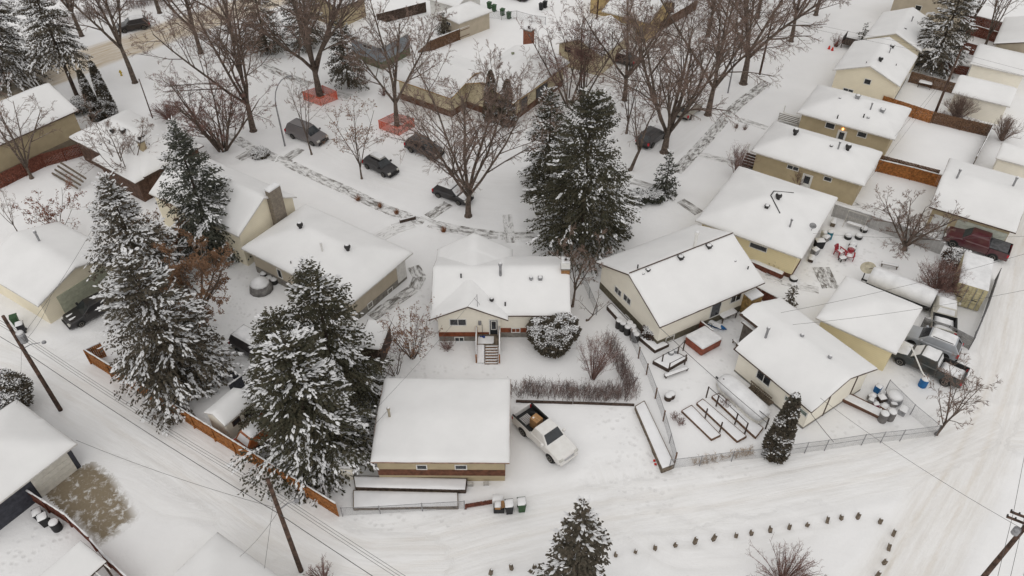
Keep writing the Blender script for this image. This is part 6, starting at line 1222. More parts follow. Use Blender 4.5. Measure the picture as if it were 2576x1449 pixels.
# ---- ring of short timber posts
ring = [(2309, 1332), (2357, 1324), (2402, 1317), (2453, 1309), (2488, 1302), (2528, 1300)]
bl = [(644 + x / 3, 966 + y / 3) for x, y in ((1770, 1435), (1930, 1400))] + [(1288 + x / 3, 966 + y / 3) for x, y in ((165, 1390), (315, 1362), (780, 1300), (930, 1272), (1080, 1246), (1230, 1222), (1380, 1196), (1520, 1172), (1690, 1150), (1805, 1130))] + [(1932 + x / 3, 966 + y / 3) for x, y in ((15, 1110), (160, 1087), (295, 1067), (447, 1042), (552, 1022), (673, 1016), (840, 1052), (945, 1140), (910, 1248), (875, 1352), (825, 1449), (775, 1545))]
rg = random.Random(5)
for i, (u, v) in enumerate(bl):
    p = P(u, v); e = thing('timber_post', 'short grey timber post in the ring round the snowy island', 'bollard', (p.x, p.y, -.02), rg.uniform(0, 1.5), 'ring of timber posts'); hh = rg.uniform(.34, .60); e.rotation_euler = (rg.uniform(-.12, .12), rg.uniform(-.12, .12), e.rotation_euler.z)
    MB().add([(-.11, -.11, -.1), (.11, -.11, -.1), (.11, .11, -.1), (-.11, .11, -.1), (-.10, -.10, hh + .06), (.10, -.10, hh - .05), (.10, .10, hh), (-.10, .10, hh + .04)], [(3, 2, 1, 0), (4, 5, 6, 7), (0, 1, 5, 4), (1, 2, 6, 5), (2, 3, 7, 6), (3, 0, 4, 7)]).build('stump', WOODG, e, bevel=.01)
    MB().lathe((.03, .0, hh), [(.085, -.02), (.07, .05), (.03, .08)], 7).build('snow_cap', TREESNOW, e, smooth=True)
# ================================================================ DECK, YARD THINGS, BINS, CLUTTER
# back deck and stairs of the red-banded house
zf = max(.75, on_wall(H1, 1242, 840)[6]); yw = 46.44; xl, xr = P(1199, 860, zf).x, P(1257, 860, zf).x; ys_end = P(1242, 917).y; xs0 = P(1220, 880, .6).x
dk = thing('back_deck', 'small wooden deck with swept stairs and white rails behind bungalow', 'deck', ((xl + xr) / 2, yw, 0)); cxm = (xl + xr) / 2
def DL(x, y, z): return Vector((x - cxm, y - yw, z))
ydk = yw - 1.25; n = 7
for k in range(7):
    a = yw - .02 - k * (yw - ydk) / 7; mb = MB(); mb.box(xl - cxm, xr - cxm, a - (yw - ydk) / 7 + .012 - yw, a - yw, zf - .06, zf); mb.build('deck_board', WOODG, dk)
for k in range(n):
    y0 = ydk - (k + 1) * (ydk - ys_end) / n; y1 = ydk - k * (ydk - ys_end) / n; z = zf * (1 - (k + 1) / (n + .6)); MB().box(xs0 - cxm, xr - .12 - cxm, y0 - yw, y1 - .02 - yw, z - .05, z).build('step', mat('step_wood', (.22, .12, .06), .85, .25, 5), dk)
    snowpad(dk, xs0 + .04 - cxm, xr - .15 - cxm, y0 + .07 - yw, y1 - yw, z, .07)
mb = MB(); a, b = DL((xl + xs0) / 2, ydk, zf - .02), DL((xl + xs0) / 2, ys_end + .1, .05); mb.beam(a, b, xs0 - xl - .1, .25); mb.build('snow_slope', TREESNOW, dk, bevel=.08)
snowpad(dk, xl + .1 - cxm, xr - .5 - cxm, ydk + .1 - yw, -.25, zf, .05)
for x in (xl, xr):
    for yy, zz in ((yw - .1, zf), (ydk, zf), (ys_end + .2, 0)): MB().beam(DL(x, yy, zz - .3), DL(x, yy, zz + .95), .10, .10).build('rail_post', WOODO, dk)
    MB().beam(DL(x, yw - .1, zf + .95), DL(x, ydk, zf + .95), .06, .10).beam(DL(x, ydk, zf + .95), DL(x, ys_end + .2, .95), .06, .10).beam(DL(x, yw - .1, zf + .45), DL(x, ydk, zf + .45), .04, .14).beam(DL(x, ydk, zf + .45), DL(x, ys_end + .2, .42), .04, .14).build('rail', WOODO, dk)
    MB().tube([DL(x, yw - .1, zf + 1.03), DL(x, ydk, zf + 1.03), DL(x, ys_end + .2, 1.03)], .06, 6).build('snow_cap', TREESNOW, dk, smooth=True)
sv = thing('snow_shovel', 'blue snow shovel leaning by the back door', 'shovel', (P(1214, 838, zf).x, yw - .35, zf)); MB().box(-.24, .24, -.2, .1, 0, .05).build('scoop', mat('blue_plastic', (.02, .06, .25), .5), sv, bevel=.02); MB().tube([(0, 0, .03), (0, .22, 1.25)], .022, 6).build('shaft', WOODD, sv)
# planters in front of the plain roofed garage
def bed(label, quad, h, m=None, z=None, name='garden_bed', snow_t=.14, group=None):
    q = [P(u, v, h) for u, v in quad]; g = sum(q, Vector()) / 4; g.z = 0; e = thing(name, label, 'garden bed', g, 0, group); m = m or WOODG; q = [Vector((p.x - g.x, p.y - g.y, 0)) for p in q]
    for i in range(4): MB().beam(q[i] + Vector((0, 0, h / 2 - .05)), q[(i + 1) % 4] + Vector((0, 0, h / 2 - .05)), .06, h + .1).build('side_board', m, e)
    N = 14; M_ = 8; V, F = [], []
    for j in range(M_ + 1):
        for i in range(N + 1):
            s, t = i / N, j / M_; p = q[0].lerp(q[1], s).lerp(q[3].lerp(q[2], s), t); d = min(s, 1 - s, t * .6, (1 - t) * .6); V.append((p.x, p.y, h - .02 + snow_t * (1 - math.exp(-d * 18)) * (1 + .5 * float(fbm(np.array(p.x * 1.3 + g.x), np.array(p.y * 1.3 + g.y), 2)))))
    for j in range(M_):
        for i in range(N): a = j * (N + 1) + i; F.append((a, a + 1, a + N + 2, a + N + 1))
    mesh_np('bed_snow', V, F, SNOW, e, smooth=True); return e
bed('long raised planter under red band of plain roofed garage', [(894, 1226), (1171, 1233), (1174, 1204), (889, 1197)], .45, WOODD)
bed('long planter behind chain link before plain roofed garage', [(889, 1279), (1152, 1274), (1151, 1239), (889, 1233)], .3, WOODG)
bed('shortest of the long timber beds on open snow', [(1715, 1033), (1790, 1105), (1813, 1094), (1740, 1019)], .22, WOODB)
bed('middle long timber bed with two trellis posts', [(1753, 1014), (1855, 1110), (1878, 1097), (1768, 1003)], .25, WOODB)
bed('long timber bed beside the covered boat', [(1791, 997), (1901, 1100), (1920, 1076), (1808, 989)], .25, WOODB)
bed('narrow raised timber bed dividing driveway from garden', [(1598, 1022), (1666, 1180), (1697, 1168), (1621, 1008)], .40, WOODG)
bed('planter box along end wall of white bungalow', [(1527, 770), (1570, 818), (1580, 808), (1538, 762)], .40, WOODD)
bed('corner planter wrapping white bungalow', [(1608, 848), (1648, 882), (1683, 866), (1640, 838)], .30, WOODD)
bed('small raised bed with posts beside hot tub', [(1643, 908), (1680, 928), (1729, 900), (1692, 880)], .35, WOODD)
bed('red planter under yellow bungalow siding', [(1884, 656), (1968, 692), (1974, 684), (1888, 648)], .5, WOODR)
tbm = thing('timber_edging', 'long dark timber edging behind the white pickup', 'timber', P(1298, 1012)); q_ = P(1595, 1021) - P(1298, 1012); MB().beam((0, 0, .12), (q_.x * .48, q_.y * .48, .12), .14, .24).build('timber', WOODD, tbm); MB().beam((q_.x * .485, q_.y * .485 + .03, .10), (q_.x, q_.y, .10), .14, .22).build('timber', WOODD, tbm)
def post_row(label, bots, h, r=.045, m=None, rail=True, name='trellis'):
    pts = [P(u, v) for u, v in bots]; g = pts[0].copy(); e = thing(name, label, 'trellis', g)
    for p in pts: MB().beam(p - g + Vector((0, 0, -.1)), p - g + Vector((0, 0, h)), r * 2, r * 2).build('post', m or WOODD, e)
    if rail: MB().tube([p - g + Vector((0, 0, h - .03)) for p in pts], .028, 5).build('top_rail', DARKM, e)
    return e
post_row('trellis row over the middle long bed', [(1776, 1001), (1801, 1023), (1848, 1068), (1873, 1092)], 1.35); post_row('trellis row beside the covered boat', [(1813, 981), (1851, 1014), (1887, 1049), (1925, 1080)], 1.35)
post_row('pair of bare posts in the shortest long bed', [(1773, 1054), (1810, 1088)], 1.25, rail=False); post_row('wooden frame over the small raised bed', [(1664, 918), (1703, 898), (1718, 882)], 1.25); post_row('low wooden frame beside small raised bed', [(1681, 938), (1722, 917)], 1.2)
post_row('line of wooden posts threaded on the garden chain link', [(1586, 855), (1606, 900), (1626, 942), (1648, 1003), (1668, 1060), (1697, 1165)], 1.3, m=WOODB, rail=False)
# drums and barrels: located by their snowy tops
def drum(label, top, h=.88, r=.29, m=None, name='barrel', cat='barrel', group=None, snow_h=.12, ground=None):
    p = P(*top, h) if ground is None else P(*ground); e = thing(name, label, cat, (p.x, p.y, ground_z(p.x, p.y) - .03), 0, group); MB().lathe((0, 0, 0), [(r * .92, 0), (r, .04), (r, h * .33), (r * 1.035, h * .35), (r, h * .37), (r, h * .66), (r * 1.035, h * .68), (r, h * .70), (r, h - .03), (r * .95, h)], 16).build('drum', m or DARKM, e)
    MB().lathe((0, 0, h), [(r * .98, .005), (r * .96, snow_h * .6), (r * .75, snow_h * .95), (r * .2, snow_h * 1.1)], 14).build('snow_cap', TREESNOW, e, smooth=True); return e
for x, y in ((810, 965), (840, 985), (890, 983), (875, 1013), (915, 1008), (920, 1040), (940, 1068)): drum('snow capped dark rain barrel along white bungalow end wall', (1288 + x / 3, 483 + y / 3), group='rain barrels along the wall')
drum('teal plastic barrel behind yellow bungalow', (2090, 582), .9, .31, mat('teal', (.01, .16, .22), .5)); drum('bright blue barrel under white downspout by dark green pickup', (2329, 952), .85, .33, mat('barrel_blue', (.01, .12, .32), .45))
drum('snow filled dark kettle planter at yellow bungalow corner', (1998, 697), .35, .38, name='planter', cat='planter')
for u, v, l in ((2135, 591, 'snow topped black tub beside garden swing path'), (2162, 591, 'snow topped black tub near paired snowy tubs'), (2175, 574, 'snow topped tub at foot of grey privacy fence'), (2147, 612, 'upper of two stacked snowy tubs by red chairs'), (2144, 622, 'lower of two stacked snowy tubs by red chairs')): drum(l, (u, v), .35, .36, name='planter', cat='planter', snow_h=.22)
for u, v in ((1682, 994), (1690, 989)): drum('half barrel planter on snow by trellised beds', (u, v), .5, .30, WOODD, name='planter', cat='planter', group='half barrel planters')
for u, v in ((1689, 884), (1700, 878)): drum('galvanised can inside the small raised bed', (u, v), .75, .24, GREYM, name='metal_can', cat='can', group='galvanised cans')
for u, v in ((662, 686), (675, 697), (688, 701)): drum('dark pot among clutter at wall of beige bungalow', (u, v), .5, .32, group='pots by the beige bungalow', name='planter', cat='planter')
# hot tub
q = [P(u, v, .92) for u, v in ((1724, 845), (1773, 820), (1818, 852), (1768, 879))]; g = sum(q, Vector()) / 4; g.z = 0; ht = thing('hot_tub', 'square red brown hot tub under thick snow lid', 'hot tub', g); ql = [Vector((p.x - g.x, p.y - g.y, 0)) for p in q]
MB().add([p * .97 for p in ql] + [p * 1.0 + Vector((0, 0, .82)) for p in ql], [(3, 2, 1, 0), (4, 5, 6, 7), (0, 1, 5, 4), (1, 2, 6, 5), (2, 3, 7, 6), (3, 0, 4, 7)]).build('cabinet', mat('tub_red', (.25, .07, .04), .6, .15, lines=(2, .4, .15)), ht, bevel=.12)
MB().add([p * 1.02 + Vector((0, 0, .825)) for p in ql] + [p * .99 + Vector((0, 0, 1.06)) for p in ql], [(3, 2, 1, 0), (4, 5, 6, 7), (0, 1, 5, 4), (1, 2, 6, 5), (2, 3, 7, 6), (3, 0, 4, 7)]).build('snow_lid', TREESNOW, ht, bevel=.12)
MB().tube([ql[1] * 1.08 + Vector((0, 0, .2)), ql[1] * 1.1 + Vector((0, 0, 1.3)), ql[1] * 1.1 + Vector((.5, -.3, 1.3)), ql[1] * 1.08 + Vector((.5, -.3, .2))], .03, 5).build('handrail', DARKM, ht)
# wheeled bins
def bin_(label, px, m, rz=0, h=1.0, snow_=True, group=None, name='wheeled_bin'):
    p = P(*px); e = thing(name, label, 'bin', (p.x, p.y, ground_z(p.x, p.y) - .02), rz, group)
    MB().add([(-.22, -.24, 0), (.22, -.24, 0), (.22, .24, 0), (-.22, .24, 0), (-.29, -.32, h), (.29, -.32, h), (.29, .32, h), (-.29, .32, h)], [(3, 2, 1, 0), (4, 5, 6, 7), (0, 1, 5, 4), (1, 2, 6, 5), (2, 3, 7, 6), (3, 0, 4, 7)]).build('bin_body', m, e, bevel=.02)
    MB().box(-.31, .31, -.34, .34, h + .004, h + .06).box(-.31, .31, .34, .40, h - .06, h + .02).build('lid', m, e, bevel=.02)
    for sx in (-.24, .24): MB().tube([(sx - .04, .26, .1), (sx + .04, .26, .1)], .1, 10).build('wheel', RUBBER, e)
    if snow_: snowpad(e, -.30, .30, -.33, .33, h + .06, .13)
    return e
BG = mat('bin_green', (.035, .085, .035), .6, .15); BK = mat('bin_black', (.022, .022, .024), .6, .2)
bin_('green wheeled bin standing alone past plain roofed garage', (1312, 1281), BG, .1); bin_('black wheeled bin beside the cardboard heap', (1281, 1286), BK, .1)
bin_('green bin behind black bin near cream double garage', (45, 818), BG, .5, snow_=False); bin_('black bin with snow cap by transformer pole', (60, 836), BK, .5)
for i, (u, v) in enumerate(((1231, 21), (1243, 28), (1264, 38), (1280, 46))): bin_('dark green bin in the row behind beige hipped garage', (u, v), BG, -.5, snow_=False, group='row of green bins')
for i, (u, v) in enumerate(((1361, 24), (1371, 19))): bin_('dark bin of the pair across white yard', (u, v), BK, -.4, snow_=False, group='pair of far bins')
bb = bin_('snow topped black grill beside red fence near apron', (118, 1318), BK, .6, .9, name='barbecue_grill'); drum('snow topped round black bin in yard below gazebo', (141, 1302), .85, .33, BK, ground=(146, 1330), name='barrel', cat='barrel'); bin_('small snow topped box at the red fence', (100, 1300), BK, .6, .6, name='storage_box')
bin_('black heater box against slate cornered garage', (18, 1282), BK, .6, .8, name='storage_box')
cbx = thing('cardboard_heap', 'collapsed cardboard and snow on dark tote beside bins', 'box', P(1256, 1283)); MB().box(-.4, .35, -.3, .3, 0, .45).build('tote', BK, cbx, bevel=.05); MB().box(-.3, .1, -.25, .2, .45, .75).build('carton', CARD, cbx); MB().box(.1, .4, -.2, .25, .45, .66, M=Matrix.Rotation(.3, 4, 'Z')).build('carton', CARD, cbx); snowpad(cbx, -.32, .12, -.27, .22, .75, .08)
wc = thing('white_cooler', 'white lidded cooler with black latch behind cardboard heap', 'cooler', P(1252, 1262)); MB().box(-.38, .38, -.28, .28, 0, .5).build('chest', WHITE, wc, bevel=.04); MB().box(-.12, .12, -.29, -.28, .2, .34).build('latch', BK, wc); snowpad(wc, -.37, .37, -.27, .27, .5, .1)
for k, (u, v) in enumerate(((1184, 1222), (1223, 1221))):
    cb_ = thing('cinder_block', 'pale concrete block on snow before garage', 'block', P(u, v), .1 * k, 'concrete blocks'); MB().box(-.2, -.14, -.1, .1, 0, .35).box(.14, .2, -.1, .1, 0, .35).box(-.14, .14, -.1, .1, 0, .06).box(-.14, .14, -.1, .1, .29, .35).box(-.14, .14, -.1, .1, .15, .20).build('block', mat('block_pale', (.5, .48, .45), .9), cb_)
wood_fence('low red plank wall behind the bins', [(1171, 1268), (1244, 1256)], .5, WOODR, cap=False)
# cargo container
q = [P(u, v, 2.6) for u, v in ((2412, 709), (2475, 728), (2505, 656), (2442, 635))]; ux_ = (q[1] - q[0]).normalized(); Lw = 2.44; uy_ = Vector((-ux_.y, ux_.x, 0)); Ll = (q[3] - q[0]).dot(uy_)
g = q[0] + ux_ * Lw / 2 + uy_ * Ll / 2; g.z = 0; cn = thing('cargo_container', 'cream steel cargo container with locking bars beside lane', 'container', g, math.atan2(ux_.y, ux_.x)); KK = mat('container_cream', (.50, .44, .27), .6, .12); KKL = mat('container_rib', (.50, .44, .27), .6, .12, lines=(1, .28, .3))
MB().box(-Lw / 2, Lw / 2, -Ll / 2, Ll / 2, .12, 2.55).build('shell', KKL, cn, bevel=.03); snowpad(cn, -Lw / 2, Lw / 2, -Ll / 2, Ll / 2, 2.55, .20)
for sx in (-1, 1):
    for k in range(4): MB().box(min(sx * .03, sx * 1.15), max(sx * .03, sx * 1.15), -Ll / 2 - .04, -Ll / 2 + .005, .25 + k * .56, .76 + k * .56).build('door_panel', KK, cn, bevel=.01)
    for xx in (.35, .85): MB().tube([(sx * xx, -Ll / 2 - .08, .2), (sx * xx, -Ll / 2 - .08, 2.5)], .03, 6).build('lock_bar', GREYM, cn)
    MB().box(min(sx * .35, sx * .85) - .05, max(sx * .35, sx * .85) - .1, -Ll / 2 - .13, -Ll / 2 - .10, 1.15, 1.22).build('lock_handle', DARKM, cn)
# covered trailer, covered boat
def covered(label, a, b, wd, h, m, snow_t, name, cat, zb=.45, taper=.25):
    A, B_ = P(*a), P(*b); c = (A + B_) / 2; d = B_ - A; L = d.length; e = thing(name, label, cat, c, math.atan2(d.y, d.x)); V = []; n = 10; st = np.linspace(-L / 2, L / 2, 13); mb = MB(); sn = MB()
    for tgt, zlo, zhi, k in ((mb, zb, h * .7, 1.0), (sn, h * .48, h, 1.03)):
        o = len(tgt.v)
        for x in st:
            f = 1 - taper * max(0, abs(x) / (L / 2) - .6) ** 2 * 4
            for j in range(n):
                t = math.pi * j / (n - 1); tgt.v.append((x, k * wd / 2 * f * math.cos(t), zlo + (zhi - zlo) * f * math.sin(t) ** .6))
        for i in range(len(st) - 1):
            for j in range(n - 1): tgt.f.append((o + i * n + j, o + (i + 1) * n + j, o + (i + 1) * n + j + 1, o + i * n + j + 1)); tgt.m.append(0)
            tgt.f.append((o + i * n, o + i * n + n - 1, o + (i + 1) * n + n - 1, o + (i + 1) * n)); tgt.m.append(0)
        tgt.f.append(tuple(o + j for j in range(n))); tgt.f.append(tuple(o + (len(st) - 1) * n + j for j in range(n))[::-1]); tgt.m += [0, 0]
    mb.build('hull', m, e, smooth=False); sn.build('snow_cover', TREESNOW, e, smooth=True); MB().beam((-L / 2 - .6, 0, .4), (L / 2 - .3, 0, .4), .12, .12).build('frame', DARKM, e)
    for sx in (-.5, .5):
        for sy in (-1, 1): wheel(e, sx, sy * (wd / 2 - .15), .30, .2, RIM)
    return e
covered('long trailer heaped with rounded snow behind yellow garage', (2180, 716), (2338, 778), 2.0, 2.0, PLAST, .3, 'covered_trailer', 'trailer', .5, .1)
covered('white covered boat on trailer beside trellised beds', (1812, 968), (1918, 1066), 1.7, 1.45, mat('hull_white', (.6, .58, .53), .5), .2, 'covered_boat', 'boat', .35, .5)
# round dish on a post
p = P(2168, 706); ds = thing('dish_antenna', 'tilted beige dish on dark post behind snowy trailer', 'dish', p); MB().tube([(0, 0, 0), (0, 0, 1.6)], .05, 6).build('post', DARKM, ds); n = 20
MB().add([(0, .12, 1.7)] + [(.75 * math.cos(i * 6.283 / n), -.18 + .40 * math.sin(i * 6.283 / n), 1.75 + .62 * math.sin(i * 6.283 / n) * .62) for i in range(n)] + [(0, .16, 1.66)], [(0, i + 1, (i + 1) % n + 1) for i in range(n)] + [(n + 1, (i + 1) % n + 1, i + 1) for i in range(n)]).build('dish', mat('dish_beige', (.46, .42, .32), .6), ds); MB().beam((0, -.4, 1.8), (.1, -.7, 2.1), .05, .05).build('feed_arm', DARKM, ds)
# garden swing, red chairs, tables
p = P(2147, 572); sw = thing('garden_swing', 'pale slatted garden swing before grey fence', 'swing', p, R(-33)); SWM = mat('swing_pale', (.48, .46, .43), .7)
for sx in (-.95, .95): MB().beam((sx, -.55, 0), (sx, 0, 1.75), .06, .06).build('leg', SWM, sw); MB().beam((sx, .55, 0), (sx, 0, 1.75), .06, .06).build('leg', SWM, sw)
MB().beam((-1.0, 0, 1.75), (1.0, 0, 1.75), .07, .07).build('top_bar', SWM, sw)
for k in range(9): MB().box(-.72 + k * .17, -.62 + k * .17, .18, .22, .5, 1.0).build('back_slat', SWM, sw)
MB().box(-.75, .75, -.3, .2, .42, .48).build('seat', SWM, sw); snowpad(sw, -.74, .74, -.28, .18, .48, .12)
CH = mat('chair_red', (.30, .02, .03), .5); CHS = mat('chair_red_frosted', (.30, .02, .03), .5, .1, 3, snow=.75)
for k, (u, v, rz_) in enumerate(((2109, 640, .5), (2135, 650, -.4))):
    e = thing('garden_chair', 'snow filled red garden chair in yellow bungalow yard', 'chair', P(u, v), rz_, 'red garden chairs')
    for i in range(5): MB().add([(-.28 + i * .115, .25, .35), (-.19 + i * .115, .25, .35), (-.19 + i * .115, .55, 1.0 - abs(i - 2) * .05), (-.28 + i * .115, .55, 1.0 - abs(i - 2) * .05)] + [(-.28 + i * .115, .28, .34), (-.19 + i * .115, .28, .34), (-.19 + i * .115, .58, .99 - abs(i - 2) * .05), (-.28 + i * .115, .58, .99 - abs(i - 2) * .05)], [(0, 1, 2, 3), (7, 6, 5, 4), (0, 4, 5, 1), (1, 5, 6, 2), (2, 6, 7, 3), (3, 7, 4, 0)]).build('back_slat', CHS, e)
    MB().add([(-.3, -.35, .42), (.3, -.35, .42), (.3, .28, .32), (-.3, .28, .32), (-.3, -.35, .38), (.3, -.35, .38), (.3, .28, .28), (-.3, .28, .28)], [(0, 1, 2, 3), (7, 6, 5, 4), (0, 4, 5, 1), (1, 5, 6, 2), (2, 6, 7, 3), (3, 7, 4, 0)]).build('seat', CH, e); snowpad(e, -.29, .29, -.34, .26, .40, .14)
    for sx in (-.38, .38): MB().box(sx - .07, sx + .07, -.4, .35, .58, .62).build('armrest', CH, e); MB().box(sx - .03, sx + .03, -.38, -.3, 0, .58).build('leg', CH, e); MB().box(sx - .03, sx + .03, .2, .28, 0, .58).build('leg', CH, e)
def table(label, px, l, wd, h, rz, m, name='table', cat='table', group=None):
    e = thing(name, label, cat, P(*px), rz, group); MB().box(-l / 2, l / 2, -wd / 2, wd / 2, h - .06, h).build('table_top', m, e)
    for sx in (-1, 1):
        for sy in (-1, 1): MB().box(sx * (l / 2 - .08) - .04, sx * (l / 2 - .08) + .04, sy * (wd / 2 - .08) - .04, sy * (wd / 2 - .08) + .04, 0, h - .06).build('leg', m, e)
    snowpad(e, -l / 2, l / 2, -wd / 2, wd / 2, h, .13); return e
table('small dark fire table between the red chairs', (2118, 655), .7, .5, .4, .3, DARKM); table('snow covered table at white bungalow back wall', (1826, 800), 1.7, .9, .72, R(29), WOODD); table('snow capped bench by notched garage', (1858, 862), 1.1, .6, .42, R(30), WOODG, 'bench', 'bench'); table('snowed log bench beside the small raised bed', (1700, 940), 2.2, .35, .3, R(24), WOODD, 'bench', 'bench')
table('snow laden garden bench on open yard', (2236, 672), 1.5, .4, .4, R(-20), WOODG, 'bench', 'bench'); table('picnic table in the fenced yard by cream bungalow', (2325, 218), 1.6, 1.3, .7, R(-30), WOODD, 'picnic_table', 'table'); table('dark patio table in upper fenced yard', (2395, 150), 1.5, 1.0, .7, R(-30), WOODD); table('snowy patio chest in upper fenced yard', (2422, 140), 1.2, .8, .6, R(-30), GREYM, 'storage_chest', 'chest')
ky = thing('kayak', 'bright blue kayak half buried by deck screen', 'kayak', P(1795, 820), R(-35)); MB().tube([(-1.2, 0, .25), (-.7, 0, .22), (0, 0, .22), (.7, 0, .22), (1.2, 0, .25)], [.03, .22, .28, .22, .03], 8).build('hull', mat('kayak_blue', (.01, .10, .28), .4), ky, smooth=True); snowpad(ky, -1.0, .75, -.3, .3, .30, .24)
# heap of snowy junk inside the chain link
jk = mat('junk_grey', (.25, .24, .23), .7, .2); rj = random.Random(9)
rb = thing('rowboat', 'upturned brown rowboat under junk heap', 'boat', P(2170, 1028), R(-38)); MB().add([(-1.6, -.55, .45), (1.6, -.45, .45), (1.9, 0, .45), (1.6, .45, .45), (-1.6, .55, .45), (-1.4, -.35, 0), (1.4, -.25, 0), (1.5, 0, 0), (1.4, .25, 0), (-1.4, .35, 0)], [(0, 1, 2, 3, 4), (9, 8, 7, 6, 5), (0, 5, 6, 1), (1, 6, 7, 2), (2, 7, 8, 3), (3, 8, 9, 4), (4, 9, 5, 0)]).build('hull', mat('hull_brown', (.13, .06, .035), .7), rb); snowpad(rb, -1.5, 1.4, -.4, .4, .45, .12)
junk = [(2205, 985, .5, .5, .7, None, 'snow capped bright blue tub on junk heap'), (2190, 1005, .6, .5, .5, jk, 'grey tote on junk heap beside blue tub'), (2215, 1008, .6, .6, .5, WOODD, 'dark crate in middle of junk heap'), (2232, 1000, .5, .4, .55, jk, 'narrow tote on junk heap near chain link'), (2200, 1025, .45, .4, .5, mat('pink', (.30, .03, .12), .6), 'magenta bin on junk heap front'), (2222, 1030, .6, .5, .45, WOODO, 'orange wood crate on junk heap'), (2245, 1018, .7, .5, .4, jk, 'flat grey case on junk heap edge'), (2210, 1042, .5, .5, .4, BK, 'black box at the foot of junk heap'), (2268, 1040, .75, .6, .6, GREYM, 'metal crate at the corner of junk heap'), (2186, 1018, .4, .4, .7, jk, 'upright grey tote leaning on rowboat')]
for i, (u, v, l, wd, h_, m_, lab) in enumerate(junk):
    e = thing('storage_tote', lab, 'container', P(u, v), rj.uniform(0, 1.5)); m_ = m_ or MATS['barrel_blue']; MB().add([(-l * .42, -wd * .42, 0), (l * .42, -wd * .42, 0), (l * .42, wd * .42, 0), (-l * .42, wd * .42, 0), (-l / 2, -wd / 2, h_), (l / 2, -wd / 2, h_), (l / 2, wd / 2, h_), (-l / 2, wd / 2, h_)], [(3, 2, 1, 0), (4, 5, 6, 7), (0, 1, 5, 4), (1, 2, 6, 5), (2, 3, 7, 6), (3, 0, 4, 7)]).build('tub', m_, e, bevel=.02); snowpad(e, -l / 2, l / 2, -wd / 2, wd / 2, h_, .2)
for u, v in ((2227, 1040), (2246, 1036)): drum('snow capped grey drum at front of junk heap', (u, v), .9, .33, mat('drum_grey', (.16, .15, .145), .6), group='drums at junk heap')
drum('wide snow heaped trough on top of junk heap', (2253, 996), .6, .62, GREYM, name='metal_trough', cat='trough', snow_h=.35)
dsn = thing('downspout', 'white downspout bent into the bright blue barrel', 'downspout', P(2262, 912)); a_ = P(2262, 912); b_ = P(2329, 946, 1.2); MB().tube([(0, 0, 2.2), (.3, -.2, 2.0), tuple(b_ - a_ + Vector((-.3, .3, .25))), tuple(b_ - a_ + Vector((0, 0, -.1)))], .06, 6).build('pipe', WHITE, dsn)
hyd = thing('fire_hydrant', 'yellow fire hydrant near sandy street elm', 'hydrant', P(306, 190)); MB().lathe((0, 0, 0), [(.16, 0), (.16, .06), (.11, .08), (.11, .55), (.15, .57), (.15, .63), (.10, .72), (.03, .78)], 12).build('barrel', mat('hydrant_yellow', (.50, .36, .03), .5), hyd); MB().tube([(-.22, 0, .45), (.22, 0, .45)], .06, 8).build('outlet', MATS['hydrant_yellow'], hyd)
CO = mat('cone_red', (.55, .03, .02), .6)
for u, v in ((1646, 1159), (1649, 1168)):
    e = thing('marker_cone', 'tiny red marker cone beside narrow raised timber bed', 'cone', P(u, v), 0, 'red marker cones'); MB().lathe((0, 0, 0), [(.08, 0), (.045, .1), (.015, .18)], 10).build('cone', CO, e); MB().box(-.09, .09, -.09, .09, 0, .02).build('base', CO, e)
for u, v, l in ((2085, 124, 'red lawn ornament fallen by potted bush'), (2093, 128, 'red lawn ornament nearer cream bungalow'), (2104, 114, 'pink lawn ornament standing by porch')):
    e = thing('lawn_ornament', l, 'ornament', P(u, v)); MB().lathe((0, 0, 0), [(.16, 0), (.2, .12), (.12, .3), (.14, .42), (.05, .55)], 9).build('figure', CO, e); MB().box(-.2, .2, -.2, .2, 0, .03).build('base', WHITE, e)
tp = thing('tarped_heap', 'grey tarp heap under snow at beige bungalow yard', 'tarp', P(658, 728)); n = 12
MB().lathe((0, 0, 0), [(1.1, 0), (1.05, .35), (.85, .8), (.45, 1.1), (.1, 1.2)], 12).build('tarp', mat('tarp_grey', (.22, .21, .20), .8, .2), tp, smooth=True); MB().lathe((0, 0, 0), [(.9, .78), (.82, .92), (.48, 1.2), (.1, 1.32)], 12).build('snow_cap', TREESNOW, tp, smooth=True)
FS = house('flat_shed', 'flat snow roofed shed between widest spruce and rusty shrub', (896, 874), (958, 881), (912, 802), 2.2, 'flat', 0, WOODD, WOODD, cat='shed', oh=.15)
LT = house('lean_to', 'little pale lean-to against the dark wire fence', (842, 1178), (885, 1180), (852, 1137), 1.5, 'flat', 0, CREAMW, FASCIAW, cat='shed', oh=.1, thick=.15)
dp_ = thing('porch_deck', 'dark railed porch at corner of cream gabled bungalows', 'deck', P(2143, 118), R(-33)); MB().box(-1.3, 1.3, -1.2, 1.2, .6, .7).build('floor', WOODD, dp_)
for k in range(9): MB().box(-1.3 + k * .31, -1.25 + k * .31, -1.22, -1.17, .7, 1.55).build('baluster', DARKM, dp_); MB().box(-1.32, -1.27, -1.2 + k * .28, -1.15 + k * .28, .7, 1.55).build('baluster', DARKM, dp_)
MB().beam((-1.3, -1.2, 1.58), (1.3, -1.2, 1.58), .08, .06).build('rail', DARKM, dp_); MB().beam((-1.3, -1.2, 1.58), (-1.3, 1.2, 1.58), .08, .06).build('rail', DARKM, dp_)
for sx in (-1.25, 1.25):
    for sy in (-1.15, 1.15): MB().box(sx - .06, sx + .06, sy - .06, sy + .06, -.1, .6).build('leg', WOODD, dp_)
pd = thing('porch_deck', 'pale railed side porch of glazed door bungalow', 'deck', P(1985, 310), R(-33)); MB().box(-1.2, 1.2, -1.0, 1.0, .6, .7).build('floor', WHITE, pd)
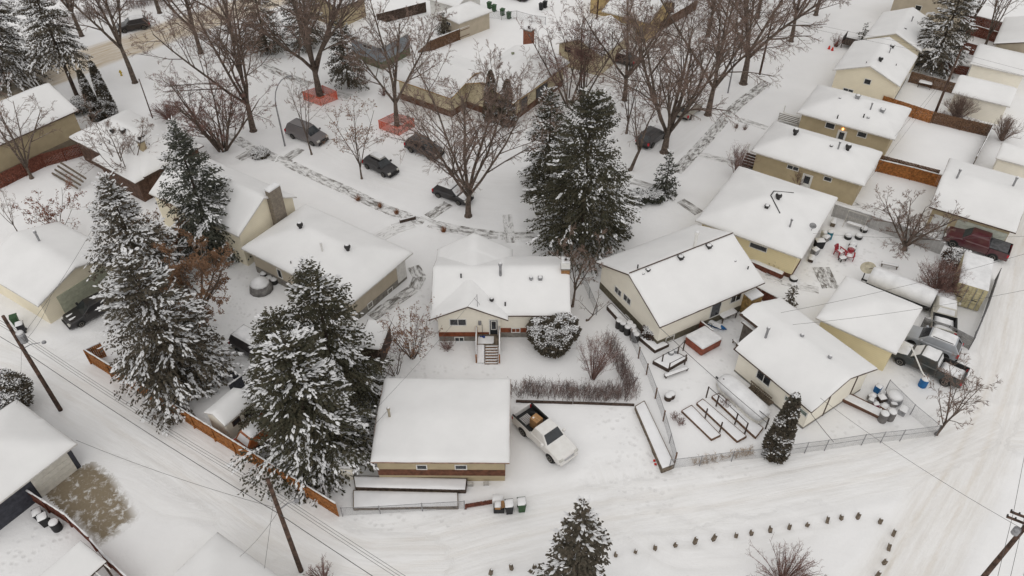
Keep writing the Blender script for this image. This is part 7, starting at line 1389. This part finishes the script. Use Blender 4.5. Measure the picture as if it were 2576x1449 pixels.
for k in range(4): MB().beam((-1.2, -1.0, .8 + k * .22), (1.2, -1.0, .8 + k * .22), .04, .06).build('rail', WOODD, pd)
for sx in (-1.15, 1.15):
    for sy in (-.95, .95): MB().box(sx - .05, sx + .05, sy - .05, sy + .05, -.1, 1.6).build('post', WHITE, pd)
bm_ = thing('timber_beams', 'weathered beams propped in yard of low hipped bungalow', 'timber', P(175, 455), R(-38)); 
for k in range(4): MB().beam((-2.6, -.5 + k * .42, .2 + .25 * k), (2.6, -.4 + k * .40, .35 + .2 * k), .14, .18).build('beam', WOODG, bm_)
sr = thing('stone_wall', 'dark retaining curb at swept side path', 'wall', P(1026, 556), R(24)); MB().box(-.85, .85, -.1, .1, -.1, .4).build('curb', WOODD, sr); snowpad(sr, -.85, .85, -.1, .1, .4, .08)

wire('dark line from white bungalow eave over the trellised beds', P(1662, 826, 2.9), P(1935, 1068, 1.9), .15, .022); wire('dark line from long white garage corner down to lane fence', P(2040, 1040, 2.6), P(2097, 1112, 1.2), .05, .024)
for i, (u, v, l, wd, h_, m_, lab) in enumerate(((2058, 622, .9, .7, .9, BK, 'covered grill under snow at yellow bungalow wall'), (2048, 640, .7, .6, .7, GREYM, 'grey bin beside covered grill at yellow bungalow'), (2040, 655, .9, .5, .4, WOODD, 'dark wooden crate at yellow bungalow corner'), (2075, 606, .8, .6, .6, jk, 'grey tote near teal barrel'), (2095, 565, 1.0, .5, .5, WOODG, 'bundle of boards stacked by grey fence end'), (2070, 598, .5, .5, .8, WHITE, 'white bin tucked behind yellow bungalow'))):
    e = thing('storage_tote', lab, 'container', P(u, v), rj.uniform(0, 1.5)); MB().add([(-l * .42, -wd * .42, 0), (l * .42, -wd * .42, 0), (l * .42, wd * .42, 0), (-l * .42, wd * .42, 0), (-l / 2, -wd / 2, h_), (l / 2, -wd / 2, h_), (l / 2, wd / 2, h_), (-l / 2, wd / 2, h_)], [(3, 2, 1, 0), (4, 5, 6, 7), (0, 1, 5, 4), (1, 2, 6, 5), (2, 3, 7, 6), (3, 0, 4, 7)]).build('tub', m_, e, bevel=.02); snowpad(e, -l / 2, l / 2, -wd / 2, wd / 2, h_, .16)
for i, (u, v, l, wd, h_, m_, lab) in enumerate(((2337, 815, .9, .6, .5, BK, 'snow heaped box in container yard near buried van'), (2360, 832, .8, .6, .45, BK, 'snow heaped box at slatted gate'), (2385, 838, .9, .7, .4, jk, 'snow pillowed tote inside slatted gate'), (2405, 846, .7, .6, .4, BK, 'snow pillowed crate at yard gate corner'))):
    e = thing('storage_tote', lab, 'container', P(u, v), rj.uniform(0, 1.5)); MB().add([(-l * .42, -wd * .42, 0), (l * .42, -wd * .42, 0), (l * .42, wd * .42, 0), (-l * .42, wd * .42, 0), (-l / 2, -wd / 2, h_), (l / 2, -wd / 2, h_), (l / 2, wd / 2, h_), (-l / 2, wd / 2, h_)], [(3, 2, 1, 0), (4, 5, 6, 7), (0, 1, 5, 4), (1, 2, 6, 5), (2, 3, 7, 6), (3, 0, 4, 7)]).build('tub', m_, e, bevel=.02); snowpad(e, -l / 2, l / 2, -wd / 2, wd / 2, h_, .34)
